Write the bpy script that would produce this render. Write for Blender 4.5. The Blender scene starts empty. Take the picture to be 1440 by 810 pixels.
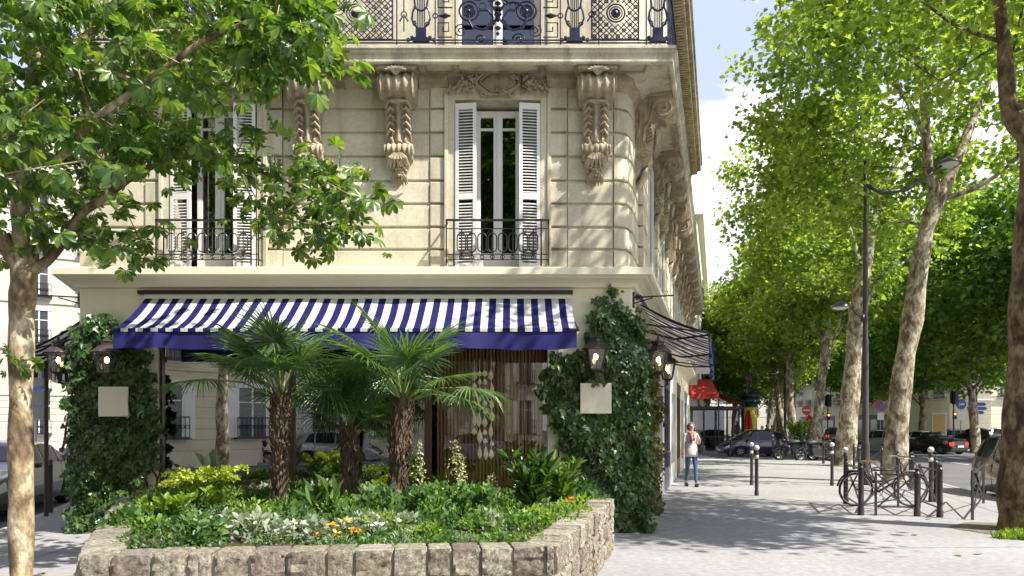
import bpy, math, random
import numpy as np
from mathutils import Vector, Matrix
R = math.radians
PI = math.pi
SC = bpy.context.scene
COL = SC.collection
rnd = random.Random(7)
nr = np.random.default_rng(11)
CAMZ = 1.6
F = 1000.0
def P(px, py, Y):                       # a point seen at (px, py) of the photograph at depth Y
    return Vector(((px-720)/F*Y, Y, CAMZ-(py-600)/F*Y))
def G(px, py, z=0.0):                   # a point on the ground
    Y = (CAMZ-z)*F/(py-600)
    return Vector(((px-720)/F*Y, Y, z))
YF = 10.8
def FX(px): return (px-720)*YF/F
def FZ(py): return CAMZ+(600-py)*YF/F

# ------------------------------------------------------------------ mesh builder
class MB:
    def __init__(s): s.v = []; s.f = []; s.m = []; s.mi = 0
    def add(s, vs, fs):
        b = len(s.v)
        s.v.extend([tuple(p) for p in vs])
        for f in fs: s.f.append(tuple(b+i for i in f)); s.m.append(s.mi)
        return s
    def box(s, x0, x1, y0, y1, z0, z1, M=None):
        vs = [Vector((x, y, z)) for z in (z0, z1) for y in (y0, y1) for x in (x0, x1)]
        if M is not None: vs = [M @ p for p in vs]
        return s.add(vs, [(0,2,3,1),(4,5,7,6),(0,1,5,4),(2,6,7,3),(1,3,7,5),(0,4,6,2)])
    def cbox(s, c, d, rz=0, ry=0, rx=0):
        M = Matrix.Translation(Vector(c)) @ Matrix.Rotation(rz,4,'Z') @ Matrix.Rotation(ry,4,'Y') @ Matrix.Rotation(rx,4,'X')
        return s.box(-d[0]/2, d[0]/2, -d[1]/2, d[1]/2, -d[2]/2, d[2]/2, M)
    def bar(s, a, b, w, h=None, up=(0,0,1)):
        h = h or w
        a = Vector(a); b = Vector(b); d = (b-a); L = d.length
        if L < 1e-6: return s
        d /= L; u = Vector(up)
        if abs(d.dot(u)) > .98: u = Vector((0,1,0))
        x = d.cross(u).normalized(); z = x.cross(d)
        vs = []
        for p in (a, b):
            for i, j in ((-1,-1),(1,-1),(1,1),(-1,1)): vs.append(p+x*(i*w/2)+z*(j*h/2))
        return s.add(vs, [(3,2,1,0),(4,5,6,7),(0,1,5,4),(1,2,6,5),(2,3,7,6),(3,0,4,7)])
    def tube(s, pts, r, n=6, cap=True, closed=False):
        pts = [Vector(p) for p in pts]; m = len(pts)
        if m < 2: return s
        rs = r if isinstance(r, (list, tuple)) else [r]*m
        nrm = None; rings = []
        for i in range(m):
            if closed: t = pts[(i+1) % m]-pts[i-1]
            else: t = pts[min(i+1, m-1)]-pts[max(i-1, 0)]
            if t.length < 1e-9: t = Vector((0,0,1))
            t.normalize()
            if nrm is None:
                a = Vector((0,0,1)) if abs(t.z) < .9 else Vector((1,0,0))
                nrm = t.cross(a).normalized()
            else:
                nrm = nrm-t*nrm.dot(t)
                if nrm.length < 1e-6: nrm = t.orthogonal()
                nrm.normalize()
            b = t.cross(nrm)
            rings.append([pts[i]+(nrm*math.cos(2*PI*k/n)+b*math.sin(2*PI*k/n))*rs[i] for k in range(n)])
        base = len(s.v)
        for ring in rings: s.v.extend([tuple(p) for p in ring])
        mm = m if closed else m-1
        for i in range(mm):
            j = (i+1) % m
            for k in range(n):
                l = (k+1) % n
                s.f.append((base+i*n+k, base+i*n+l, base+j*n+l, base+j*n+k)); s.m.append(s.mi)
        if cap and not closed:
            s.f.append(tuple(base+k for k in reversed(range(n)))); s.m.append(s.mi)
            s.f.append(tuple(base+(m-1)*n+k for k in range(n))); s.m.append(s.mi)
        return s
    def lathe(s, prof, c=(0,0,0), n=16, M=None, sx=1, sy=1):
        c = Vector(c); vs = []
        for r, z in prof:
            for k in range(n):
                a = 2*PI*k/n; p = Vector((r*math.cos(a)*sx, r*math.sin(a)*sy, z))
                if M is not None: p = M @ p
                vs.append(p+c)
        fs = [(i*n+k, i*n+(k+1) % n, (i+1)*n+(k+1) % n, (i+1)*n+k) for i in range(len(prof)-1) for k in range(n)]
        if prof[0][0] > 1e-5: fs.append(tuple(reversed(range(n))))
        if prof[-1][0] > 1e-5: fs.append(tuple((len(prof)-1)*n+k for k in range(n)))
        return s.add(vs, fs)
    def prism(s, poly, z0, z1, M=None):
        n = len(poly)
        vs = [Vector((p[0], p[1], z)) for z in (z0, z1) for p in poly]
        if M is not None: vs = [M @ p for p in vs]
        return s.add(vs, [tuple(reversed(range(n))), tuple(range(n, 2*n))]+[(i, (i+1) % n, n+(i+1) % n, n+i) for i in range(n)])
    def torus(s, c, R_, r, ax='Y', n=24, k=6, arc=(0, 2*PI), M=None):
        full = abs(arc[1]-arc[0]-2*PI) < 1e-4
        pts = []
        for i in range(n if full else n+1):
            a = arc[0]+(arc[1]-arc[0])*i/n
            q = {'Y': (math.cos(a), 0, math.sin(a)), 'Z': (math.cos(a), math.sin(a), 0), 'X': (0, math.cos(a), math.sin(a))}[ax]
            p = Vector(c)+Vector(q)*R_
            pts.append(M @ p if M is not None else p)
        return s.tube(pts, r, k, closed=full)
    def sphere(s, c, r, n=12, m=8, sx=1, sy=1, sz=1):
        return s.lathe([(max(1e-6, r*math.sin(PI*i/m)), -r*sz*math.cos(PI*i/m)) for i in range(m+1)], c, n, sx=sx, sy=sy)
    def sweep(s, path, prof, closed_prof=True, cap=True):
        # path: list of (x, y); prof: list of (outward offset, z); outward is to the right of travel
        n = len(path); pts = [Vector((p[0], p[1])) for p in path]; nor = []
        for i in range(n-1):
            d = (pts[i+1]-pts[i]).normalized(); nor.append(Vector((d.y, -d.x)))
        k = len(prof); vs = []
        for i in range(n):
            if i == 0: mv = nor[0]
            elif i == n-1: mv = nor[-1]
            else:
                mv = (nor[i-1]+nor[i]); mv.normalize(); mv = mv/max(.3, mv.dot(nor[i]))
            for o, z in prof: vs.append((pts[i].x+mv.x*o, pts[i].y+mv.y*o, z))
        fs = []
        kk = k if closed_prof else k-1
        for i in range(n-1):
            for j in range(kk):
                l = (j+1) % k
                fs.append((i*k+j, (i+1)*k+j, (i+1)*k+l, i*k+l))
        if closed_prof and cap: fs.append(tuple(reversed(range(k)))); fs.append(tuple((n-1)*k+j for j in range(k)))
        return s.add(vs, fs)
    def xf(s, M, start=0):
        for i in range(start, len(s.v)): s.v[i] = tuple(M @ Vector(s.v[i]))
        return s

def mesh_obj(name, mb, mats, smooth=False, bevel=0, recalc=True):
    me = bpy.data.meshes.new(name)
    me.from_pydata(mb.v, [], mb.f)
    if not isinstance(mats, (list, tuple)): mats = [mats]
    for m in mats: me.materials.append(m)
    if len(mats) > 1: me.polygons.foreach_set('material_index', mb.m)
    if recalc:
        import bmesh
        b = bmesh.new(); b.from_mesh(me); bmesh.ops.recalc_face_normals(b, faces=b.faces); b.to_mesh(me); b.free()
    if smooth == 'auto' or smooth is True:
        me.polygons.foreach_set('use_smooth', [True]*len(me.polygons))
        if smooth == 'auto':
            try: me.set_sharp_from_angle(angle=R(35))
            except Exception: pass
    me.update()
    o = bpy.data.objects.new(name, me); COL.objects.link(o)
    if bevel:
        md = o.modifiers.new('bevel', 'BEVEL'); md.width = bevel; md.segments = 2; md.limit_method = 'ANGLE'; md.angle_limit = R(40)
    return o
def tag(o, label=None, cat=None, group=None, kind=None):
    if label: o['label'] = label
    if cat: o['category'] = cat
    if group: o['group'] = group
    if kind: o['kind'] = kind
    return o
def thing(name, label, cat, loc=(0,0,0), rz=0, group=None):
    o = bpy.data.objects.new(name, None); COL.objects.link(o)
    o.location = loc; o.rotation_euler = (0, 0, rz); o.empty_display_size = .2
    return tag(o, label, cat, group)
def wmat(o):
    M = Matrix.Translation(o.location) @ o.rotation_euler.to_matrix().to_4x4() @ Matrix.Diagonal((*o.scale, 1))
    return wmat(o.parent) @ o.matrix_parent_inverse @ M if o.parent else M
def part(name, mb, mats, parent, world=True, **kw):
    o = mb if isinstance(mb, bpy.types.Object) else mesh_obj(name, mb, mats, **kw)
    o.parent = parent
    if world: o.matrix_parent_inverse = wmat(parent).inverted()
    return o
def solo(name, mb, mats, label=None, cat=None, group=None, kind=None, **kw):
    return tag(mesh_obj(name, mb, mats, **kw), label, cat, group, kind)
def children(o): return [c for c in bpy.data.objects if c.parent == o]
def dup(root, loc=None, rz=None, label=None, group=None, scale=None, parent=None):
    c = root.copy(); COL.objects.link(c)
    if loc is not None: c.location = loc
    if rz is not None: c.rotation_euler = (0, 0, rz)
    if scale is not None: c.scale = (scale,)*3 if not isinstance(scale, (tuple, list)) else scale
    if label: c['label'] = label
    if group: c['group'] = group
    if parent is not None: c.parent = parent
    for ch in children(root): dup(ch, parent=c)
    return c

# ------------------------------------------------------------------ scattering of leaf shapes
def norm(a): return a/np.maximum(1e-9, np.linalg.norm(a, axis=1, keepdims=True))
def scatter_data(tv, tf, pos, axis, nor, size):
    tv = np.asarray(tv, float); pos = np.asarray(pos, float)
    ay = norm(np.asarray(axis, float)); az = np.asarray(nor, float)
    az = az-ay*np.sum(az*ay, 1, keepdims=True); az = norm(az); ax = np.cross(ay, az)
    size = np.broadcast_to(np.asarray(size, float).reshape(-1, 1, 1) if np.ndim(size) else np.full((len(pos),1,1), size), (len(pos),1,1))
    V = pos[:,None,:]+size*(tv[None,:,0:1]*ax[:,None,:]+tv[None,:,1:2]*ay[:,None,:]+tv[None,:,2:3]*az[:,None,:])
    n = len(tv); m = len(pos)
    lens = np.array([len(f) for f in tf]); flat = np.concatenate([np.array(f) for f in tf])
    loops = (flat[None,:]+(np.arange(m)*n)[:,None]).ravel()
    lt = np.tile(lens, m)
    return V.reshape(-1, 3), loops, lt
def np_mesh(name, chunks, mats, smooth=False, mat_ids=None):
    Vs = []; Ls = []; Ts = []; Ms = []; off = 0
    for i, (V, L, T) in enumerate(chunks):
        Vs.append(V); Ls.append(L+off); Ts.append(T); off += len(V)
        Ms.append(np.full(len(T), 0 if mat_ids is None else mat_ids[i]))
    V = np.concatenate(Vs); L = np.concatenate(Ls); T = np.concatenate(Ts)
    me = bpy.data.meshes.new(name)
    me.vertices.add(len(V)); me.vertices.foreach_set('co', V.astype(np.float32).ravel())
    me.loops.add(len(L)); me.loops.foreach_set('vertex_index', L.astype(np.int32))
    me.polygons.add(len(T)); st = np.concatenate([[0], np.cumsum(T)[:-1]]).astype(np.int32)
    me.polygons.foreach_set('loop_start', st)
    if not isinstance(mats, (list, tuple)): mats = [mats]
    for m in mats: me.materials.append(m)
    me.polygons.foreach_set('material_index', np.concatenate(Ms).astype(np.int32))
    if smooth: me.polygons.foreach_set('use_smooth', np.ones(len(T), bool))
    me.update(calc_edges=True); me.validate()
    o = bpy.data.objects.new(name, me); COL.objects.link(o)
    return o
def rand_dirs(n, zmin=-1, zmax=1):
    z = nr.uniform(zmin, zmax, n); a = nr.uniform(0, 2*PI, n); r = np.sqrt(np.maximum(0, 1-z*z))
    return np.stack([r*np.cos(a), r*np.sin(a), z], 1)

# leaf templates: x across, y along, z up
L_PLANE = ([(0,0,0),(.30,.02,.02),(.55,.32,.09),(.30,.42,.05),(.36,.74,.06),(.12,.66,.0),(0,1,-.05),(-.12,.66,.0),(-.36,.74,.06),(-.30,.42,.05),(-.55,.32,.09),(-.30,.02,.02)],
           [(0,1,2,3,5,6),(3,4,5),(0,6,7,9,10,11),(7,8,9)])
L_OVAL = ([(0,0,0),(.20,.25,.05),(.27,.55,.06),(.14,.85,.02),(0,1,-.06),(-.14,.85,.02),(-.27,.55,.06),(-.20,.25,.05)],
          [(0,1,2,3,4),(0,4,5,6,7)])
L_LONG = ([(0,0,0),(.09,.25,.03),(.13,.5,.05),(.08,.8,-.02),(0,1,-.14),(-.08,.8,-.02),(-.13,.5,.05),(-.09,.25,.03)],
          [(0,1,2,3,4),(0,4,5,6,7)])
L_IVY = ([(0,0,0),(.28,-.10,.02),(.52,.22,.0),(.26,.40,.06),(.24,.62,.05),(0,1,-.02),(-.24,.62,.05),(-.26,.40,.06),(-.52,.22,.0),(-.28,-.10,.02)],
         [(0,1,2,3),(0,3,4,5),(0,5,6,7),(0,7,8,9)])
def make_palmate():
    vs = []; fs = []
    angs = [-112, -72, -35, 0, 35, 72, 112]; lens = [.60,.82,.96,1.0,.96,.82,.60]
    for a, L in zip(angs, lens):
        c, s_ = math.cos(R(a)), math.sin(R(a)); b = len(vs)
        for (x, y, z) in [(0,0,0),(.07,.25,0),(.21,.62,.04),(.18,.84,0),(0,1.0,-.08),(-.18,.84,0),(-.21,.62,.04),(-.07,.25,0),(0,.62,-.03)]:
            x *= L; y *= L; zz = z-.30*(y*y)
            vs.append((x*c+y*s_, -x*s_+y*c, zz))
        fs += [(b,b+1,b+2,b+8),(b+8,b+2,b+3,b+4),(b,b+8,b+6,b+7),(b+8,b+4,b+5,b+6)]
    return vs, fs
L_PALM7 = make_palmate()

# ------------------------------------------------------------------ materials
def newmat(name):
    m = bpy.data.materials.new(name); m.use_nodes = True
    nt = m.node_tree; nt.nodes.clear()
    return m, nt, nt.nodes, nt.links
def ramp(N, L, fac, stops):
    r = N.new('ShaderNodeValToRGB'); L.new(fac, r.inputs['Fac'])
    e = r.color_ramp.elements
    while len(e) < len(stops): e.new(.5)
    for i, (p, c) in enumerate(stops): e[i].position = p; e[i].color = (*c, 1) if len(c) == 3 else c
    return r.outputs['Color']
def noise(N, L, vec, scale=5, detail=4, rough=.55, dist=0):
    n = N.new('ShaderNodeTexNoise'); n.inputs['Scale'].default_value = scale; n.inputs['Detail'].default_value = detail
    n.inputs['Roughness'].default_value = rough; n.inputs['Distortion'].default_value = dist
    if vec is not None: L.new(vec, n.inputs['Vector'])
    return n.outputs['Fac']
def mapping(N, L, sc=(1,1,1), src='Object'):
    t = N.new('ShaderNodeTexCoord'); mp = N.new('ShaderNodeMapping'); mp.inputs['Scale'].default_value = sc
    L.new(t.outputs[src], mp.inputs['Vector']); return mp.outputs['Vector']
def mixc(N, L, fac, a, b, mode='MIX'):
    m = N.new('ShaderNodeMix'); m.data_type = 'RGBA'; m.blend_type = mode
    for k, v in ((0, fac), (6, a), (7, b)):
        if isinstance(v, (int, float)): m.inputs[k].default_value = v
        elif isinstance(v, tuple): m.inputs[k].default_value = (*v[:3], 1)
        else: L.new(v, m.inputs[k])
    return m.outputs[2]
def M_std(name, col, rough=.6, var=.25, scale=3, bump=0, bscale=40, metal=0, col2=None, stain=0, staincol=(.12,.1,.07), coat=0, stretch=(1,1,1), fine=0, bdist=.01, isl=0):
    m, nt, N, L = newmat(name)
    out = N.new('ShaderNodeOutputMaterial'); b = N.new('ShaderNodeBsdfPrincipled'); L.new(b.outputs[0], out.inputs[0])
    vec = mapping(N, L, stretch)
    c2 = col2 or tuple(x*(1-var) for x in col)
    c = ramp(N, L, noise(N, L, vec, scale), [(.32, c2), (.68, col)])
    if fine:
        c = mixc(N, L, fine, c, ramp(N, L, noise(N, L, vec, scale*22, 3, .7), [(.35, (.1,.1,.1)), (.65, (1,1,1))]), 'MULTIPLY')
    if isl:
        ge = N.new('ShaderNodeNewGeometry'); c = mixc(N, L, 1.0, c, ramp(N, L, ge.outputs['Random Per Island'], [(0, (1-isl,1-isl,1-isl*1.1)), (1, (1,1,1))]), 'MULTIPLY')
    if stain:
        v2 = mapping(N, L, (2.2, 2.2, .35)); f = noise(N, L, v2, 1.6, 6, .65)
        f2 = ramp(N, L, f, [(.5, (0,0,0)), (.78, (stain,)*3)])
        c = mixc(N, L, f2, c, staincol)
    L.new(c, b.inputs['Base Color'])
    b.inputs['Roughness'].default_value = rough; b.inputs['Metallic'].default_value = metal
    if coat: b.inputs['Coat Weight'].default_value = coat; b.inputs['Coat Roughness'].default_value = .06
    if bump:
        bp = N.new('ShaderNodeBump'); bp.inputs['Strength'].default_value = bump; bp.inputs['Distance'].default_value = bdist
        L.new(noise(N, L, vec, bscale, 5, .65), bp.inputs['Height']); L.new(bp.outputs[0], b.inputs['Normal'])
    return m
def M_leaf(name, cols, trans=.45, rough=.42, tcol=None, nscale=.8, spec=.35):
    m, nt, N, L = newmat(name)
    out = N.new('ShaderNodeOutputMaterial'); b = N.new('ShaderNodeBsdfPrincipled')
    geo = N.new('ShaderNodeNewGeometry')
    a = N.new('ShaderNodeMath'); a.operation = 'MULTIPLY_ADD'; a.inputs[1].default_value = .65
    L.new(geo.outputs['Random Per Island'], a.inputs[0])
    n2 = N.new('ShaderNodeMath'); n2.operation = 'MULTIPLY'; n2.inputs[1].default_value = .4
    L.new(noise(N, L, mapping(N, L), nscale, 2), n2.inputs[0]); L.new(n2.outputs[0], a.inputs[2])
    k = len(cols)-1
    c = ramp(N, L, a.outputs[0], [(.12+.76*i/k, cols[i]) for i in range(k+1)])
    L.new(c, b.inputs['Base Color']); b.inputs['Roughness'].default_value = rough
    b.inputs['Specular IOR Level'].default_value = spec
    t = N.new('ShaderNodeBsdfTranslucent')
    tc = mixc(N, L, 1.0, c, tcol or (1.9, 1.75, .55), 'MULTIPLY'); L.new(tc, t.inputs['Color'])
    mx = N.new('ShaderNodeMixShader'); mx.inputs[0].default_value = trans
    L.new(b.outputs[0], mx.inputs[1]); L.new(t.outputs[0], mx.inputs[2]); L.new(mx.outputs[0], out.inputs[0])
    return m
def M_glass(name, refl=.12, tint=(.9,.93,.92), rough=0.0):
    m, nt, N, L = newmat(name)
    out = N.new('ShaderNodeOutputMaterial'); g = N.new('ShaderNodeBsdfGlossy'); g.inputs['Roughness'].default_value = rough
    t = N.new('ShaderNodeBsdfTransparent'); t.inputs['Color'].default_value = (*tint, 1)
    lw = N.new('ShaderNodeLayerWeight'); lw.inputs['Blend'].default_value = .25
    mm = N.new('ShaderNodeMath'); mm.operation = 'MULTIPLY_ADD'; mm.inputs[1].default_value = 1-refl; mm.inputs[2].default_value = refl
    L.new(lw.outputs['Fresnel'], mm.inputs[0]); mm.use_clamp = True
    mx = N.new('ShaderNodeMixShader'); L.new(mm.outputs[0], mx.inputs[0])
    L.new(t.outputs[0], mx.inputs[1]); L.new(g.outputs[0], mx.inputs[2]); L.new(mx.outputs[0], out.inputs[0])
    return m
def M_emit(name, col, s):
    m, nt, N, L = newmat(name)
    out = N.new('ShaderNodeOutputMaterial'); e = N.new('ShaderNodeEmission'); e.inputs[0].default_value = (*col, 1); e.inputs[1].default_value = s
    L.new(e.outputs[0], out.inputs[0]); return m
def M_bark_plane(name, tint=(1,1,1), s0=4.5):
    m, nt, N, L = newmat(name)
    out = N.new('ShaderNodeOutputMaterial'); b = N.new('ShaderNodeBsdfPrincipled'); L.new(b.outputs[0], out.inputs[0])
    vec = mapping(N, L, (1, 1, .55))
    c1 = ramp(N, L, noise(N, L, vec, s0, 5, .6, .6), [(.30, (.10,.075,.045)), (.43, (.19,.14,.085)), (.49, (.34,.29,.19)), (.62, (.58,.54,.42)), (.7, (.42,.37,.25))])
    c2 = ramp(N, L, noise(N, L, vec, 17, 4, .6), [(.36, (.30,.27,.22)), (.6, (1,1,1))])
    c = mixc(N, L, .8, c1, c2, 'MULTIPLY'); c = mixc(N, L, 1.0, c, tint, 'MULTIPLY'); L.new(c, b.inputs['Base Color']); b.inputs['Roughness'].default_value = .85
    bp = N.new('ShaderNodeBump'); bp.inputs['Strength'].default_value = .8; bp.inputs['Distance'].default_value = .03
    L.new(noise(N, L, vec, 12, 6, .65), bp.inputs['Height']); L.new(bp.outputs[0], b.inputs['Normal'])
    return m
def M_stripes(name, a, b_, period, axis=0, duty=.5, rough=.7, trans=.25):
    m, nt, N, L = newmat(name)
    out = N.new('ShaderNodeOutputMaterial'); b = N.new('ShaderNodeBsdfPrincipled')
    t = N.new('ShaderNodeTexCoord'); sp = N.new('ShaderNodeSeparateXYZ'); L.new(t.outputs['Object'], sp.inputs[0])
    d = N.new('ShaderNodeMath'); d.operation = 'DIVIDE'; d.inputs[1].default_value = period; L.new(sp.outputs[axis], d.inputs[0])
    fr = N.new('ShaderNodeMath'); fr.operation = 'FRACT'; L.new(d.outputs[0], fr.inputs[0])
    gt = N.new('ShaderNodeMath'); gt.operation = 'GREATER_THAN'; gt.inputs[1].default_value = duty; L.new(fr.outputs[0], gt.inputs[0])
    c = mixc(N, L, gt.outputs[0], a, b_)
    c = mixc(N, L, .6, c, ramp(N, L, noise(N, L, mapping(N, L, (1,2.5,2.5)), 2.2, 6, .65), [(.35, (.62,.62,.60)), (.62, (1,1,1))]), 'MULTIPLY')  # blotches on the cloth: dirt and painted tree dapple in one
    L.new(c, b.inputs['Base Color']); b.inputs['Roughness'].default_value = rough; b.inputs['Specular IOR Level'].default_value = .2
    tr = N.new('ShaderNodeBsdfTranslucent'); L.new(c, tr.inputs['Color'])
    mx = N.new('ShaderNodeMixShader'); mx.inputs[0].default_value = trans
    L.new(b.outputs[0], mx.inputs[1]); L.new(tr.outputs[0], mx.inputs[2]); L.new(mx.outputs[0], out.inputs[0])
    return m

m_stone = M_std('limestone', (.74,.685,.52), .85, col2=(.60,.545,.40), scale=1.1, bump=.3, bscale=45, stain=.8, staincol=(.25,.21,.14), fine=.18, isl=.16)
m_orn = M_std('carved_limestone', (.58,.50,.35), .88, col2=(.34,.27,.17), scale=6, bump=.8, bscale=38, stain=1.0, staincol=(.10,.075,.045), bdist=.02, fine=.35)  # heavy dark stain, also painted in for shade in the carved crevices
m_cream = M_std('cream_paint', (.80,.74,.54), .55, var=.07, scale=1.2, bump=.1, bscale=60)
m_white = M_std('white_paint', (.80,.79,.74), .45, var=.08, scale=5)
m_iron = M_std('black_iron', (.03,.03,.036), .4, var=.3, scale=8, metal=.3)
m_ironblue = M_std('blue_black_iron', (.018,.018,.05), .35, var=.3, scale=8, metal=.2)
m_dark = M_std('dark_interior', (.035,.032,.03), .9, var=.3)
m_zinc = M_std('zinc', (.30,.32,.35), .5, var=.15, metal=.5, scale=2)
m_pave = M_std('pavement_asphalt', (.36,.355,.35), .9, col2=(.285,.28,.275), scale=.5, bump=.35, bscale=120, fine=.3, stain=.4, staincol=(.22,.215,.21))
m_road = M_std('road_asphalt', (.15,.15,.16), .9, col2=(.115,.115,.12), scale=.5, bump=.4, bscale=90, fine=.3)
m_kerb = M_std('granite_kerb', (.45,.44,.42), .8, var=.25, scale=2.5, fine=.3, bump=.2, bscale=60)
m_line = M_std('road_paint', (.72,.72,.70), .7, var=.15, scale=6, fine=.2)
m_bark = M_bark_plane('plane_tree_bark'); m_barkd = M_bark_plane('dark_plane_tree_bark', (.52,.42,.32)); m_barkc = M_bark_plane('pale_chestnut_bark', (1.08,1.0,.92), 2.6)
m_bark2 = M_std('chestnut_bark', (.58,.52,.42), .9, col2=(.24,.20,.14), scale=3.2, bump=.8, bscale=18, bdist=.03, fine=.3, stretch=(1,1,.5), stain=.8, staincol=(.10,.085,.05))
m_steel = M_std('dull_steel', (.35,.35,.36), .4, metal=.8)
m_pane = M_glass('window_glass', .13, (.35,.38,.38))
m_leaf_plane = M_leaf('plane_leaves', [(.055,.115,.022),(.16,.26,.05),(.30,.40,.09)], .55, tcol=(2.0,1.85,.7))
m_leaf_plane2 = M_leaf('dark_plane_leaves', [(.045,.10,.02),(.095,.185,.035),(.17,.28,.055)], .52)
m_leaf_ch = M_leaf('chestnut_leaves', [(.025,.065,.014),(.075,.155,.028),(.20,.30,.06)], .46, rough=.33, tcol=(2.0,1.8,.6), spec=.6)
m_ivy = M_leaf('ivy_leaves', [(.022,.052,.014),(.042,.095,.022),(.10,.17,.04)], .22, rough=.32, spec=.5)
m_twig = M_std('twig_bark', (.09,.065,.045), .9, var=.4, scale=6)
# ------------------------------------------------------------------ world, sun, camera
W = bpy.data.worlds.new('World'); SC.world = W; W.use_nodes = True
nt = W.node_tree; N = nt.nodes; L = nt.links; N.clear()
AZ = Vector((.88, -.475)).normalized(); EL = R(50)
SUN = Vector((AZ.x*math.cos(EL), AZ.y*math.cos(EL), math.sin(EL)))
out = N.new('ShaderNodeOutputWorld'); bg = N.new('ShaderNodeBackground'); L.new(bg.outputs[0], out.inputs[0])
sky = N.new('ShaderNodeTexSky'); sky.sky_type = 'NISHITA'; sky.sun_disc = False
sky.sun_elevation = EL; sky.sun_rotation = math.atan2(SUN.x, SUN.y); sky.air_density = 1.0; sky.dust_density = 1.2; sky.ozone_density = 1.5
tc = N.new('ShaderNodeTexCoord'); mp = N.new('ShaderNodeMapping'); mp.inputs['Scale'].default_value = (1.3, 1.3, 2.6); mp.inputs['Location'].default_value = (.35, .1, .62)
L.new(tc.outputs['Generated'], mp.inputs['Vector'])
cf = noise(N, L, mp.outputs[0], 1.7, 8, .56, .3)
sep = N.new('ShaderNodeSeparateXYZ'); L.new(tc.outputs['Generated'], sep.inputs[0])
# more cloud low down, clearer overhead
mr = N.new('ShaderNodeMapRange'); mr.inputs['From Min'].default_value = .30; mr.inputs['From Max'].default_value = .46; mr.inputs['To Min'].default_value = .26; mr.inputs['To Max'].default_value = -.08
L.new(sep.outputs[2], mr.inputs['Value'])
ad = N.new('ShaderNodeMath'); ad.operation = 'ADD'; L.new(cf, ad.inputs[0]); L.new(mr.outputs[0], ad.inputs[1])
cl = ramp(N, L, ad.outputs[0], [(.60, (0,0,0)), (.72, (1,1,1))])
skc = mixc(N, L, .55, sky.outputs[0], (6.6, 7.1, 9.9))
c = mixc(N, L, cl, skc, (11.5, 11.5, 11.8))
L.new(c, bg.inputs['Color']); bg.inputs['Strength'].default_value = .085
sd = bpy.data.lights.new('sun', 'SUN'); sd.energy = 5.0; sd.angle = R(.53); sd.color = (1, .95, .86)
so = bpy.data.objects.new('sun', sd); COL.objects.link(so); so.rotation_euler = SUN.to_track_quat('Z', 'Y').to_euler()
cd = bpy.data.cameras.new('camera'); cam = bpy.data.objects.new('camera', cd); COL.objects.link(cam)
cam.location = (0, 0, CAMZ); cam.rotation_euler = (R(90), 0, 0)
cd.sensor_width = 36; cd.lens = 25.0; cd.shift_x = 0; cd.shift_y = 195/1440; cd.clip_end = 3000; cd.clip_start = .05
SC.camera = cam
SC.view_settings.view_transform = 'Standard'; SC.view_settings.look = 'None'; SC.view_settings.gamma = 1
SC.view_settings.use_curve_mapping = False
SC.view_settings.exposure = .98
SC.cycles.max_bounces = 8; SC.cycles.transparent_max_bounces = 12; SC.cycles.diffuse_bounces = 5; SC.cycles.glossy_bounces = 3
SC.cycles.sample_clamp_indirect = 6; SC.cycles.caustics_reflective = False; SC.cycles.caustics_refractive = False

# ------------------------------------------------------------------ ground
SS = Vector((.288, 1)).normalized()      # direction of the avenue
SL = Vector((-.36, 1)).normalized()      # direction of the street on the left
def sheet(name, poly, z, m, t=0.0):
    b = MB()
    if t: b.prism(poly, z-t, z)
    else: b.add([(p[0], p[1], z) for p in poly], [tuple(range(len(poly)))])
    return solo(name, b, m, kind='structure')
sheet('road', [(-400,-300),(600,-300),(600,900),(-400,900)], -.12, m_road)
def kx(Y): return 11.96+.3*(Y-20)        # avenue kerb
def lx(Y): return -8.06-.354*(Y-11.2)    # kerb of the left street
pav = [(lx(60)+6,60),(lx(32),32.5),(lx(8),8),(lx(-5),-5),(-3,-7),(10,-7),(kx(-5),-5),(kx(30),30),(kx(32.5)-.6,32.6),(kx(33.2)-2.6,33.4),(13.4,33.6),(7,33.6),(5,60)]
sheet('pavement', pav, 0, m_pave, .2)
kb = MB()
kpath = [(lx(60)+6,60),(lx(32),32.5),(lx(8),8),(lx(-5),-5)]
def kerb(b, path, w=.17):
    # granite kerbstones laid end to end
    for i in range(len(path)-1):
        a = Vector(path[i]); c = Vector(path[i+1]); d = c-a; L_ = d.length; n = max(1, int(L_/1.0)); d /= L_
        rr = Vector((d.y, -d.x))
        for k in range(n):
            p = a+d*(L_*k/n+.006); q = a+d*(L_*(k+1)/n-.006)
            z = .008+rnd.uniform(-.003, .003)
            b.prism([(p+rr*.02).to_tuple(), (q+rr*.02).to_tuple(), (q-rr*w).to_tuple(), (p-rr*w).to_tuple()], -.14, z)
kerb(kb, [(lx(60)+6,60),(lx(32),32.5),(lx(8),8),(lx(-5),-5)][::-1][0:3], -.17)
kerb(kb, [(kx(-5),-5),(kx(30),30),(kx(32.5)-.6,32.6),(kx(33.2)-2.6,33.4),(13.4,33.6),(7,33.6)], -.17)
solo('kerb', kb, m_kerb, kind='structure', bevel=.012)
# pavement of the next block and the far side of the avenue
def kx2(Y): return kx(Y)+10.2
sheet('pavement', [(7,46),(kx(46)-1.2,46),(kx(47.5),47.2),(kx(140),140),(20,140)], 0, m_pave, .2)
sheet('pavement', [(kx2(24),24),(80,24),(120,160),(kx2(160),160)], 0, m_pave, .2)
sheet('pavement', [(-80,-40),(60,-40),(60,-13.2),(-80,-6.5)], 0, m_pave, .2)
sheet('pavement', [(-70,36),(-19,50),(-19,70),(-90,70)], 0, m_pave, .2)
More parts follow.
